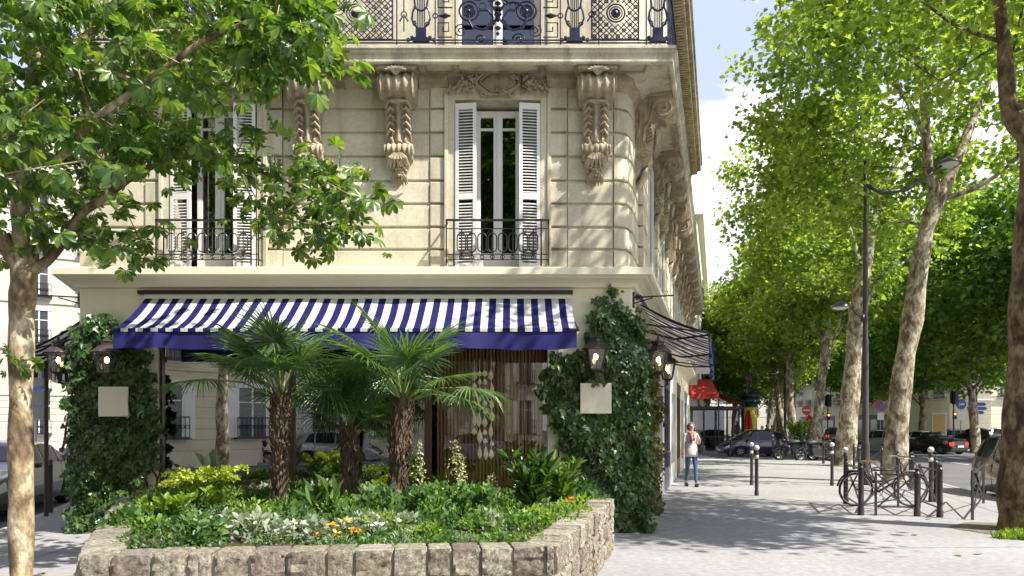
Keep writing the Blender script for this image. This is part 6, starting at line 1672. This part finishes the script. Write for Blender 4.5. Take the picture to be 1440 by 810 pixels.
        tl = MB(); zt = interp(K['belt'], -1)-.06; yt = surf(-1, .4)[1]; tl.cbox((-L_/2-.005, sg*(yt-.10), zt-.10), (.03, .20, .22)); tl.cbox((-L_/2+.10, sg*(surf(-.95, .4)[1]+.002), zt-.10), (.20, .02, .20)); part('tail_light', tl, m_tail_on if lit else m_tail, t, world=False, bevel=.008)
        hd = MB(); X, y, z = surf(-.1, .42); hd.cbox((X, sg*(y+.012), z), (.18, .02, .03)); part('door_handle', hd, paint, t, world=False)
        sm_ = MB()
        for xx in (cuts_x := ((-.54, -.04, .34) if kind == 'hatch' else (-.55, -.08, .32))):
            pts = [surf(xx, v) for v in (.05, .15, .25, .35, .45, .5)]; sm_.tube([(X, sg*(y+.001), z) for X, y, z in pts], .006, 4)
        part('door_seam', sm_, m_black, t, world=False)
    zb = MB(); yb = surf(-1, .3)[1]; zb.cbox((-L_/2-.02, 0, .42), (.10, yb*1.9, .13)); zb.cbox((L_/2+.01, 0, .36), (.10, surf(1, .3)[1]*1.9, .13)); part('bumper', zb, m_trim if kind == 'suv' else paint, t, world=False, bevel=.03)
    gr_ = MB(); gr_.cbox((L_/2+.005, 0, .50), (.03, .62, .10)); part('grille', gr_, m_black, t, world=False)
    if plate:
        q1 = MB(); q1.cbox((-L_/2-.075, 0, .62 if kind != 'cabrio' else .50), (.02, .50, .11)); part('number_plate', q1, m_plate, t, world=False); q2 = MB(); q2.cbox((L_/2+.066, 0, .38), (.01, .50, .11)); part('number_plate', q2, m_plate, t, world=False)
    return t
def put_car(kind, paint, label, px_, Y, head, z=-.12, group='cars in the avenue traffic', lit=True, X=None):
    t = make_car(kind, paint, label, group, lit=lit); x = G0(px_, Y).x if X is None else X
    t.location = (x, Y, z); t.rotation_euler = (0, 0, head); return t
HA = math.atan2(SS.y, SS.x)           # along the avenue, away from the camera
put_car('hatch', car_paint('dark_olive_paint', (.045,.05,.045)), 'dark grey hatchback parked at the kerb behind the nearest tree', 0, 16.3, HA+PI-.02, group='parked cars', lit=False, X=12.0)
put_car('hatch', P_dark, 'dark plum small hatchback parked before the cafe, facing left', 1057, 41.5, PI+.05, group='parked cars', lit=False)
put_car('cabrio', P_black, 'black open top convertible with its roof folded, waiting in traffic', 1312, 45.5, HA+.62)
put_car('suv', P_black, 'black sport utility car with lit tail lamps right of the convertible', 1374, 52, HA+.35)
put_car('sedan', P_white, 'white saloon car behind the black convertible', 1292, 53, HA+.6)
put_car('hatch', P_silver, 'silver hatchback seen between the thick and the leaning tree', 1240, 48, HA+.5)
put_car('hatch', P_blue, 'blue hatchback behind the convertible and the black sport utility car', 1338, 62, HA+.2)
put_car('hatch', P_green, 'pale green small car at the far right of the traffic', 1415, 58, HA+.9)
put_car('suv', P_black, 'dark car far up the avenue with two red tail lamps', 1166, 72, HA+.1)
put_car('hatch', P_silver, 'distant small silver car at the middle of the avenue', 1190, 92, HA+.05)
HLF = math.atan2(-SL.y, -SL.x)
put_car('sedan', car_paint('graphite_paint', (.09,.095,.11)), 'graphite grey saloon parked in the left street behind the chestnut trunk', 0, 14.6, HLF-.06, group='parked cars', lit=False, X=-10.6)
put_car('hatch', P_black, 'dark car parked farther along the left street', 0, 24, HLF, group='parked cars', lit=False, X=-14.0)
# cars standing behind the camera that the shop glass mirrors
put_car('hatch', P_silver, 'pale hatchback mirrored in the middle shop pane', 0, -11.5, 0, group='cars mirrored in the shop glass', lit=False, X=-8.0)
put_car('sedan', P_white, 'white saloon mirrored in the right shop pane', 0, -12.0, .1, group='cars mirrored in the shop glass', lit=False, X=-1.4)

# ------------------------------------------------------------------ bicycles and motorcycles (local: x forward)
m_orsad = M_std('tan_leather', (.45,.24,.10), .5)
def bicycle(label, loc, rz, lean=0):
    t = thing('bicycle', label, 'bicycle', loc, rz, 'bicycles locked to the barriers'); t.rotation_euler = (lean, 0, rz); rw = .34
    for wx in (-.52, .56):
        b = MB(); b.torus((wx, 0, rw), rw-.015, .018, 'Y', 36, 6); w_ = part('wheel', b, m_tyre, t, world=False, smooth=True)
        b = MB(); b.torus((wx, 0, rw), rw-.04, .010, 'Y', 36, 5); part('rim', b, m_rim, w_, world=False)
        b = MB(); b.tube([(wx, -.03, rw), (wx, .03, rw)], .025, 8)
        for k in range(18): a = 2*PI*k/18; b.tube([(wx, .02*(-1)**k, rw), (wx+(rw-.045)*math.cos(a), 0, rw+(rw-.045)*math.sin(a))], .0018, 3, cap=False)
        part('spokes', b, m_rim, w_, world=False)
        b = MB(); b.torus((wx, 0, rw), rw+.03, .020, 'Y', 14, 4, arc=(R(20), R(170)) if wx < 0 else (R(40), R(170))); part('mudguard', b, m_black, t, world=False)
    b = MB(); bb = (-.08, 0, .29); st = (-.22, 0, .72); hd = (.36, 0, .74); hd2 = (.40, 0, .60)
    for p0, p1, r_ in ((bb, st, .016), (st, hd, .016), (bb, hd2, .020), (bb, (-.52, .05, rw), .010), (bb, (-.52, -.05, rw), .010), (st, (-.52, .05, rw), .009), (st, (-.52, -.05, rw), .009), (hd, hd2, .020), (hd2, (.56, .05, rw), .013), (hd2, (.56, -.05, rw), .013), (st, (-.26, 0, .88), .013), (hd, (.33, 0, .95), .014)): b.tube([p0, p1], r_, 7)
    b.tube([(-.10, 0, .36), (.10, 0, .50), (.39, 0, .66)], .016, 6)
    part('frame', b, m_black, t, world=False, smooth=True)
    b = MB(); b.tube([(.40, -.28, .98), (.36, -.20, 1.0), (.33, 0, .96), (.36, .20, 1.0), (.40, .28, .98)], .012, 7); b.tube([(.26, -.30, .98), (.37, -.26, .99)], .018, 7); b.tube([(.26, .30, .98), (.37, .26, .99)], .018, 7); part('handlebar', b, m_rim, t, world=False)
    b = MB(); b.lathe([(.001, 0), (.10, .01), (.11, .04), (.06, .06), (.001, .065)], (-.30, 0, .87), 12, sx=1.25, sy=.7); b.cbox((-.18, 0, .90), (.16, .05, .04)); part('saddle', b, m_orsad, t, world=False, smooth='auto')
    b = MB(); b.torus(bb, .085, .008, 'Y', 20, 4); b.bar((bb[0], -.06, bb[2]), (bb[0]+.10, -.06, bb[2]-.13), .015); b.bar((bb[0], .06, bb[2]), (bb[0]-.10, .06, bb[2]+.13), .015); b.cbox((bb[0]+.10, -.10, bb[2]-.13), (.09, .07, .02)); b.cbox((bb[0]-.10, .10, bb[2]+.13), (.09, .07, .02)); b.tube([(-.08, -.03, .375), (-.52, -.03, rw+.03)], .006, 4); b.tube([(-.08, -.03, .205), (-.52, -.03, rw-.03)], .006, 4); part('crank', b, m_steel, t, world=False)
    b = MB(); b.bar((-.30, 0, .72), (-.72, 0, .72), .10, .012); b.tube([(-.70, .05, .72), (-.52, .05, rw)], .006, 4); b.tube([(-.70, -.05, .72), (-.52, -.05, rw)], .006, 4); part('luggage_rack', b, m_black, t, world=False)
    return t
q_ = G(1240, 712); bicycle('black bicycle with tan saddle locked behind the front crossed barrier', tuple(q_), -.04, R(3))
if 0: bicycle('second dark bicycle mostly hidden behind the first one', tuple(q_), -.02, R(-4))
def motorcycle(label, loc, rz):
    t = thing('motorcycle', label, 'motorcycle', loc, rz, 'motorcycles parked behind the bollards'); rw = .31
    for wx in (-.72, .72):
        b = MB(); b.torus((wx, 0, rw), rw-.055, .06, 'Y', 28, 8); w_ = part('wheel', b, m_tyre, t, world=False, smooth=True)
        b = MB(); b.torus((wx, 0, rw), rw-.12, .018, 'Y', 24, 5); b.torus((wx, .05, rw), .12, .01, 'Y', 20, 4)
        for k in range(6): a = 2*PI*k/6; b.tube([(wx, 0, rw), (wx+(rw-.12)*math.cos(a), 0, rw+(rw-.12)*math.sin(a))], .012, 4)
        part('rim', b, m_steel, w_, world=False)
    b = MB(); b.cbox((-.02, 0, .42), (.46, .30, .34)); b.cbox((.10, 0, .62), (.22, .24, .24), ry=R(-20)); b.tube([(.15, .12, .5), (.2, .17, .25), (-.2, .17, .22), (-.5, .2, .30)], .03, 6)
    for k in range(6): b.cbox((.10, 0, .50+k*.035), (.28, .30, .012), ry=R(-15))
    part('engine', b, m_trim, t, world=False, bevel=.02)
    b = MB(); b.tube([(-.4, .21, .30), (-.85, .22, .48)], [.05, .065], 10); part('exhaust', b, m_trim, t, world=False)
    b = MB(); b.lathe([(.001, -.28), (.10, -.24), (.16, -.05), (.17, .12), (.10, .26), (.001, .29)], (.12, 0, .83), 14, Matrix.Rotation(R(96), 4, 'Y'), sx=.8, sy=.95); b.cbox((-.55, 0, .80), (.55, .16, .10), ry=R(14)); part('fuel_tank', b, m_trim, t, world=False, smooth='auto')
    b = MB(); b.cbox((-.32, 0, .84), (.42, .25, .09), ry=R(-3)); b.cbox((-.62, 0, .90), (.30, .20, .08), ry=R(8)); part('seat', b, m_trim, t, world=False, bevel=.03)
    b = MB()
    for sy in (-.09, .09): b.tube([(.72, sy, rw), (.42, sy, .98)], .028, 8); b.tube([(-.72, sy*1.2, rw), (-.10, sy*1.2, .40)], .028, 6)
    b.tube([(-.1, 0, .4), (.40, 0, .92), (-.2, 0, .75), (-.72, 0, .74)], .025, 6); b.cbox((.74, 0, .66), (.36, .12, .03), ry=R(-5)); b.bar((0, .18, .25), (-.1, .38, 0), .02); part('frame', b, m_trim, t, world=False)
    b = MB(); b.tube([(.25, -.38, 1.03), (.38, -.30, 1.06), (.42, 0, 1.0), (.38, .30, 1.06), (.25, .38, 1.03)], .015, 6)
    for sy in (-1, 1): b.tube([(.36, sy*.28, 1.06), (.42, sy*.34, 1.22)], .008, 4); b.cbox((.42, sy*.36, 1.25), (.02, .14, .09))
    part('handlebar', b, m_black, t, world=False); b = MB(); b.sphere((.56, 0, .90), .10, 12, 8); b.cbox((.58, 0, 1.05), (.02, .26, .22), ry=R(-30)); part('headlight', b, m_black, t, world=False, smooth='auto')
    return t
q_ = G0(1120, 35.9); t = motorcycle('black motorcycle facing left, left one of the parked pair', (q_.x, 35.9, -.12), PI-.12); t.scale = (1.12,)*3
q_ = G0(1146, 35.0); t = motorcycle('black motorcycle facing left, right one of the parked pair', (q_.x, 35.0, -.12), PI+.22); t.scale = (1.12,)*3
t = motorcycle('dark motorcycle mirrored in the shop glass', (-11.6, -10.2, -.12), .3)

# ------------------------------------------------------------------ people
m_skin = M_std('skin', (.55,.34,.25), .55, var=.08); m_jeans = M_std('blue_jeans', (.07,.13,.26), .85, var=.3, scale=12); m_shirt = M_std('pale_pink_blouse', (.68,.60,.58), .85, var=.1); m_hair = M_std('grey_brown_hair', (.15,.12,.10), .7, var=.4, scale=30); m_scarf = M_std('patterned_red_scarf', (.40,.04,.05), .85, col2=(.55,.42,.35), scale=25); m_shoe = M_std('brown_shoe', (.10,.06,.04), .5); m_bag = M_std('black_bag', (.02,.02,.022), .45)
def skin_mesh(name, verts, edges, radii, mats, sub=2, root=0):
    me = bpy.data.meshes.new(name); me.from_pydata(verts, edges, []); o = bpy.data.objects.new(name, me); COL.objects.link(o)
    sk = o.modifiers.new('skin', 'SKIN'); sk.use_smooth_shade = True
    lay = me.skin_vertices[0] if me.skin_vertices else None
    for i, r_ in enumerate(radii):
        lay.data[i].radius = r_ if isinstance(r_, tuple) else (r_, r_)
    lay.data[root].use_root = True
    ss_ = o.modifiers.new('sub', 'SUBSURF'); ss_.levels = sub; ss_.render_levels = sub
    dg = bpy.context.evaluated_depsgraph_get(); new = bpy.data.meshes.new_from_object(o.evaluated_get(dg)); bpy.data.objects.remove(o)
    new.name = name; new.materials.clear()
    for m in (mats if isinstance(mats, list) else [mats]): new.materials.append(m)
    o = bpy.data.objects.new(name, new); COL.objects.link(o)
    return o
def ensure_skin(me): pass
def person(label, loc, rz, top, bottom, hair=m_hair, scarf=None, bag=False, hgt=1.68, stride=.16, group=None, fem=True):
    # faces -y locally
    t = thing('person', label, 'person', loc, rz, group); s_ = hgt/1.70
    V = []; E = []; Rd = []
    def v(p, r_, par=None):
        V.append(tuple(c*s_ for c in p)); Rd.append((r_*s_, r_*s_) if not isinstance(r_, tuple) else (r_[0]*s_, r_[1]*s_)); i = len(V)-1
        if par is not None: E.append((par, i))
        return i
    pel = v((0,0,.93), (.150,.105)); wa = v((0,0,1.06), (.125,.095), pel); ch_ = v((0,.0,1.26), (.150,.105), wa); up_ = v((0,.01,1.40), (.115,.075), ch_); nk = v((0,0,1.47), .052, up_); hd0 = v((0,-.01,1.53), .060, nk); hd1 = v((0,-.012,1.60), (.078,.090), hd0); hd2 = v((0,-.0,1.67), (.060,.070), hd1)
    hands = []
    for sg in (-1, 1):
        sh = v((sg*.165,.01,1.385), .055, up_); swing = .10*sg
        if sg > 0 and bag: el = v((sg*.235,.05,1.13), .042, sh); wr = v((sg*.20,-.10,1.20), .028, el); ha = v((sg*.175,-.14,1.27), .028, wr); tip = v((sg*.165,-.12,1.32), .016, ha); hands.append((Vector((sg*.175,-.14,1.27)), Vector((sg*-.1,.15,.6))))
        else: el = v((sg*.215,swing*.4+.03,1.12), .042, sh); wr = v((sg*.225,-swing*.8-.02,.89), .027, el); ha = v((sg*.225,-swing-.03,.83), .030, wr); hands.append((Vector((sg*.225,-swing-.035,.81)), Vector((0,-.15,-1))))
        hp = v((sg*.085,0,.87), .088, pel); kn = v((sg*.085,-sg*stride*.5-.02,.49), .058, hp); an = v((sg*.08,-sg*stride*.9+(.05 if sg < 0 else 0),.10+(.03 if sg < 0 else 0)), .038, kn)
    bd = None
    me = bpy.data.meshes.new('body'); me.from_pydata(V, E, []); o = bpy.data.objects.new('body', me); COL.objects.link(o)
    bpy.context.view_layer.objects.active = o
    o.modifiers.new('skin', 'SKIN')
    if not me.skin_vertices:
        import bmesh
        bm2 = bmesh.new(); bm2.from_mesh(me); bm2.verts.layers.skin.verify(); bm2.to_mesh(me); bm2.free()
    sv = me.skin_vertices[0].data
    for i, r_ in enumerate(Rd): sv[i].radius = r_
    sv[0].use_root = True
    o.modifiers[0].use_smooth_shade = True
    sb_ = o.modifiers.new('sub', 'SUBSURF'); sb_.levels = 2; sb_.render_levels = 2
    dg = bpy.context.evaluated_depsgraph_get(); dg.update(); nm = bpy.data.meshes.new_from_object(o.evaluated_get(dg)); bpy.data.objects.remove(o)
    nm.materials.clear()
    for m in (m_skin, top, bottom): nm.materials.append(m)
    for p in nm.polygons:
        c = p.center; z = c.z/s_
        if z > 1.455 or (abs(c.x)/s_ > .19 and z < .90) or (bag and c.x > 0 and c.y/s_ < -.115 and z > 1.22): p.material_index = 0
        elif z > .93 or abs(c.x)/s_ > .175: p.material_index = 1
        else: p.material_index = 2
        p.use_smooth = True
    o = bpy.data.objects.new('body', nm); COL.objects.link(o)
    part('body', o, None, t, world=False)
    # loose hem of the blouse, fingers, face, hair, shoes
    hm = MB(); hm.lathe([(.135, .80), (.150, .88), (.145, .98), (.132, 1.06), (.140, 1.18)], n=20, sx=1.22, sy=.88); hm.xf(Matrix.Scale(s_, 4)); part('blouse', hm, top, t, world=False, smooth=True)
    for c, d in hands:
        fg = MB(); d = d.normalized(); sd2 = d.orthogonal().normalized()
        for k in range(4): p = (c+sd2*((k-1.5)*.017))*s_; L_ = (.058, .068, .064, .05)[k]; fg.tube([p, p+d*.03, p+d*L_+Vector((0, -.012, 0))], [.009, .0085, .006], 6)
        p = (c-sd2*.03)*s_; fg.tube([p-d*.02, p-sd2*.02+d*.01, p-sd2*.025+d*.035], [.010, .009, .006], 6); part('fingers', fg, m_skin, t, world=False, smooth=True)
    hb = MB(); hb.sphere((0, .018, 1.635), .094, 16, 10, sz=1.02)
    hb.v = [(x, y if y > -.045 or z > 1.68 else -.045, max(z, 1.55)) for x, y, z in hb.v]
    for k in range(9): a = (k-4)*.38+PI/2; hb.tube([(.07*math.cos(a), .02+.06*math.sin(a), 1.66), (.092*math.cos(a), .02+.075*math.sin(a), 1.59), (.085*math.cos(a), .015+.07*math.sin(a), 1.50)], [.03, .03, .016], 6)
    hb.xf(Matrix.Scale(s_, 4)); part('hair', hb, hair, t, world=False, smooth=True)
    fc = MB(); fc.tube([(0, -.088, 1.625), (0, -.108, 1.595), (0, -.098, 1.585)], [.007, .013, .009], 6); fc.xf(Matrix.Scale(s_, 4)); part('nose', fc, m_skin, t, world=False, smooth=True)
    for sg in (-1, 1):
        e = MB(); e.sphere((sg*.031, -.083, 1.622), .010, 8, 6); e.xf(Matrix.Scale(s_, 4)); part('eye', e, m_black, t, world=False)
        e = MB(); e.sphere((sg*.082, 0, 1.60), .022, 8, 6, sx=.4); e.xf(Matrix.Scale(s_, 4)); part('ear', e, m_skin, t, world=False)
        sh_ = MB(); ay = -sg*stride*.9+(.05 if sg < 0 else 0); sh_.lathe([(.001, -.03), (.045, -.03), (.05, .0), (.042, .045), (.001, .06)], (0, 0, 0), 12, sx=.95, sy=2.4); sh_.xf(Matrix.Translation((sg*.08, ay-.05, .035+(.012 if sg < 0 else 0))) @ Matrix.Rotation(R(-8 if sg > 0 else 14), 4, 'X')); sh_.xf(Matrix.Scale(s_, 4)); part('shoe', sh_, m_shoe, t, world=False, smooth='auto')
    e = MB(); e.tube([(-.022, -.090, 1.562), (0, -.096, 1.560), (.022, -.090, 1.562)], .006, 5); e.xf(Matrix.Scale(s_, 4)); part('mouth', e, M_std('lips', (.42,.14,.12), .5), t, world=False)
    if scarf:
        sc_ = MB(); sc_.torus((0, -.01, 1.435), .092, .038, 'Z', 20, 8); sc_.tube([(-.03, -.10, 1.42), (-.03, -.15, 1.30), (-.05, -.14, 1.18)], [.04, .045, .03], 8); sc_.tube([(.03, -.10, 1.42), (.02, -.155, 1.33), (.02, -.145, 1.22)], [.035, .045, .03], 8); sc_.xf(Matrix.Scale(s_, 4)); part('scarf', sc_, scarf, t, world=False, smooth=True)
    if bag:
        hbag = thing('handbag', 'black handbag hanging at the side of the walking woman', 'bag', loc, rz)
        bg_ = MB(); bg_.cbox((.27, -.06, .98), (.11, .30, .24)); part('bag_body', bg_, m_bag, hbag, world=False, bevel=.03); st_ = MB(); st_.tube([(.27, -.17, 1.08), (.20, -.08, 1.42), (.19, .02, 1.445), (.22, .06, 1.40), (.27, .05, 1.08)], .011, 5); part('strap', st_, m_bag, hbag, world=False)
    return t
q_ = G(972, 684); person('woman in pale blouse, red scarf and blue jeans walking towards the camera', tuple(q_), .10, m_shirt, m_jeans, scarf=m_scarf, bag=True, hgt=1.70)
m_nav = M_std('navy_jacket', (.04,.06,.14), .8); m_redt = M_std('red_top', (.45,.06,.05), .8); m_blk = M_std('dark_trousers', (.03,.03,.035), .8); m_bei = M_std('beige_coat', (.45,.38,.28), .8)
q_ = G0(1079, 53); person('distant pedestrian in navy behind the dark hatchback, left of the slim tree', tuple(q_), .4, m_nav, m_blk, group='distant pedestrians', hgt=1.76)
q_ = G0(1072, 55); person('distant pedestrian in a pale beige coat beside the advertising column', tuple(q_), 2.6, m_bei, m_blk, group='distant pedestrians', hgt=1.65)
q_ = G0(1086, 58); person('distant pedestrian in red top behind the dark hatchback', tuple(q_), .1, m_redt, m_jeans, group='distant pedestrians', hgt=1.7)
# ------------------------------------------------------------------ background buildings
m_bstone = M_std('pale_facade_stone', (.55,.51,.42), .85, var=.12, scale=.6, stain=.3, staincol=(.4,.36,.28)); m_bcream = M_std('cream_facade_stone', (.72,.66,.50), .85, var=.12, scale=.5)
m_wdark = M_std('window_dark_glass', (.06,.065,.07), .08, var=.3)
def block(label, path, z_top, floors, m_wall, win_w=1.1, pitch=2.6, shops=None, mansard=True, skip=lambda i, x: False, ground_wins=False, railz=None, foot=None, shutters=False):
    t = thing('apartment_building', label, 'building', (path[0][0], path[0][1], 0))
    b = MB(); n = len(path)
    b.sweep(path, [(0, -.15), (0, z_top), (-.5, z_top), (-.5, -.15)])
    for z in floors: b.sweep(path, [(.0, z-.35), (.09, z-.3), (.09, z-.18), (0, z-.14), (-.1, z-.25)])
    z = .6
    while z < floors[0]-.5:
        b.sweep(path, [(0, z), (.025, z+.02), (.025, z+.36), (0, z+.38), (-.1, z+.2)]); z += .45
    part('wall', b, m_wall, t)
    b = MB(); b.sweep(path, [(0, z_top-.3), (.15, z_top-.2), (.4, z_top), (.4, z_top+.2), (0, z_top+.25), (-.2, z_top)]); part('cornice', b, m_wall, t)
    if mansard:
        b = MB(); b.sweep(path, [(-.3, z_top+.2), (-1.6, z_top+3.0), (-6, z_top+3.4), (-6, z_top+.2)]); part('roof', b, m_zinc, t)
    fm = MB(); hh = 2.2
    fm.box(-win_w/2-.12, win_w/2+.12, -.07, .03, -.12, 0); fm.box(-win_w/2-.12, -win_w/2, -.06, .03, .001, hh); fm.box(win_w/2, win_w/2+.12, -.06, .03, .001, hh); fm.box(-win_w/2-.18, win_w/2+.18, -.10, .03, hh+.001, hh+.2); fm.box(-.04, .04, -.05, -.035, .001, hh); fm.box(-win_w/2, win_w/2, -.05, -.034, hh*.7, hh*.7+.05)
    if shutters:
        for sg in (-1, 1): fm.box(min(sg*win_w/2+sg*.1, sg*win_w/2+sg*.55), max(sg*win_w/2+sg*.1, sg*win_w/2+sg*.55), -.07, -.02, .02, hh-.02)
    pn = MB(); pn.box(-win_w/2, win_w/2, -.034, -.01, 0.001, hh)
    Ir = Iron((-win_w/2-.2, -.32, 0), (win_w/2+.2, -.32, 0)); Ir.bx(0, win_w+.4, .86, .92, .05); Ir.bx(0, win_w+.4, .05, .09, .03)
    for k in range(10): Ir.ln([((win_w+.4)*k/9, .05), ((win_w+.4)*k/9, .9)], .014)
    for k in range(9): Ir.ring((win_w+.4)*(k+.5)/9, .5, .07, .012, 8)
    Ir.mb.box(-win_w/2-.25, win_w/2+.25, -.38, .0, -.02, .04)
    proto = None
    for i in range(n-1):
        a = Vector(path[i]); c = Vector(path[i+1]); d = c-a; L_ = d.length; d.normalize(); yaw_ = math.atan2(d.y, d.x); k = int(L_/pitch)
        for fi, z in enumerate(([1.0] if ground_wins else [])+list(floors)):
            for j in range(k):
                s_ = (j+.5)*L_/k; p = a+d*s_
                if skip(i, s_) or z+hh > z_top: continue
                if proto is None:
                    w = mesh_obj('window', fm, m_white if not shutters else m_white); part('pane', pn, m_wdark, w, world=False); part('window_railing', Ir.mb, m_iron, w, world=False); proto = w
                else: w = dup(proto)
                w.location = (p.x, p.y, z+.1); w.rotation_euler = (0, 0, yaw_); w.parent = t; w.matrix_parent_inverse = wmat(t).inverted()
    if shops:
        for (i, s0, s1, mt) in shops:
            a = Vector(path[i]); c = Vector(path[i+1]); d = (c-a).normalized(); p0 = a+d*s0; p1 = a+d*s1
            b = MB(); b.sweep([p0, p1], [(.10, 0), (.10, 3.1), (.02, 3.1), (.02, 0)]); sh = part('shop_front', b, mt, t); b = MB()
            m_ = max(1, int((s1-s0)/1.6))
            for j in range(m_): b.sweep([p0+d*((s1-s0)*(j+.08)/m_), p0+d*((s1-s0)*(j+.92)/m_)], [(.13, .5), (.13, 2.5), (.101, 2.5), (.101, .5)])
            part('shop_pane', b, m_wdark, sh)
    if foot: 
        b = MB(); b.prism(foot, -.1, z_top-.05); part('inner_wall', b, m_wall, t)
    return t
m_maroon = M_std('maroon_shop', (.16,.03,.03), .5); m_navyshop = M_std('navy_shop', (.03,.04,.13), .5); m_greenshop = M_std('dark_green_shop', (.03,.07,.05), .5)
# next block beyond the side street
B0 = along(CR, SS, (46.9-YF)/SS.y); fr = (B0[0], B0[1])
t = block('second cream block along the avenue, beyond the cross street and cafe', [(-14, fr[1]+1), fr, along(fr, SS, 55)], 15.5, (4.1, 7.3, 10.4), m_bcream, shops=[(1, 1, 8, m_maroon), (1, 9, 16, m_navyshop), (1, 17, 25, m_greenshop)], pitch=3.0)
b = MB(); b.sweep([(-14, fr[1]+1), fr, along(fr, SS, 50)], [(-.1, 7.05), (.75, 7.05), (.75, 7.22), (-.1, 7.22)]); part('balcony_slab', b, m_bcream, t)
I4 = Iron((fr[0]+.72, fr[1]+.0, 7.2), (*along((fr[0]+.72, fr[1]), SS, 49), 7.2)); I4.bx(0, 49, .95, 1.0, .05); I4.bx(0, 49, .08, .12, .04)
for k in range(160): I4.ln([(k*.305, .1), (k*.305, .95)], .015)
part('balcony_railing', I4.mb, m_iron, t)
for k in range(12):
    o = dup(s0); p = along(fr, SS, .6+k*1.5); o.location = (p[0], p[1], 7.05); o.rotation_euler = (0, 0, yaw); o.parent = t; o.matrix_parent_inverse = wmat(t).inverted()
# far left street facade
fa, fb_ = (-46, 40), (-17.5, 55.5)
block('sunlit pale stone building across the left street', [fa, fb_], 22, (4.0, 7.1, 10.2, 13.3, 16.4), m_bstone, pitch=2.9, win_w=1.0, ground_wins=True)
block('pale building closing the left street behind the sunlit facade', [(-17.3, 55.6), (-10, 75)], 20, (4.0, 7.2, 10.4), m_bstone, pitch=3.2)
# corner building across the avenue, right
c1 = G0(1362, 74).xy; 
rp_ = [(c1.x+6, c1.y+48), (c1.x-2.0, c1.y+22), (c1.x-.4, c1.y+3), (c1.x+.6, c1.y+.6), (c1.x+2.4, c1.y-.4), (c1.x+24, c1.y-4)]
block('cream corner building across the avenue with small iron balconies', [tuple(v) for v in [(c1.x-3.0, c1.y+40), (c1.x-.6, c1.y+2.2), (c1.x+.5, c1.y+.5), (c1.x+2.2, c1.y-.2), (c1.x+26, c1.y-1.5)]], 11.2, (4.6, 7.9), m_bcream, win_w=1.2, pitch=2.7, shops=[(0, 4, 14, m_maroon), (0, 16, 30, m_greenshop), (3, 1.5, 5.5, m_navyshop), (3, 8, 14, m_greenshop)])
block('long pale apartment building behind the trees across the avenue', [(c1.x+4, c1.y+70), (c1.x+2, c1.y+44)], 17, (4.2, 7.4, 10.6, 13.7), m_bcream, pitch=2.8)
block('taller pale building behind the cream corner building, right edge', [(c1.x+8, c1.y+14), (c1.x+44, c1.y+6)], 21, (4.2, 7.4, 10.6, 13.7, 16.6), m_bstone, pitch=2.9)
block('distant building across the end of the avenue', [(18, 165), (75, 165)], 14, (4.2, 7.4, 10.4), m_bstone, pitch=4)
# sunlit houses behind the camera, mirrored by the shop glass
block('cream building behind the camera that the shop glass mirrors', [(2, -25), (-22.5, 3.0)], 16, (4.2, 7.4, 10.5), m_bcream, pitch=3.6, win_w=1.25, ground_wins=True, shutters=True)
block('pale building down the street behind the camera', [(16, -38), (3.2, -27)], 15, (4.2, 7.4, 10.5), m_bstone, pitch=3.0, ground_wins=True)
dup(gD, (-.8, -15.5, 0), .5, 'dark tree added behind the camera to dim the reflection in the right shop pane', GC, scale=1.4)  # unseen tree added and enlarged to darken what the panes reflect
dup(gD, (-7.0, -17.0, 0), 2.5, 'dark tree added behind the camera to dim the reflection in the middle shop pane', GC, scale=.95)  # second unseen tree, added for a dark reflection in the glass
g2 = dup(gA, (-10.2, -3.2, 0), 1.0, 'street tree behind the camera mirrored in the left shop pane', GC, scale=.8)
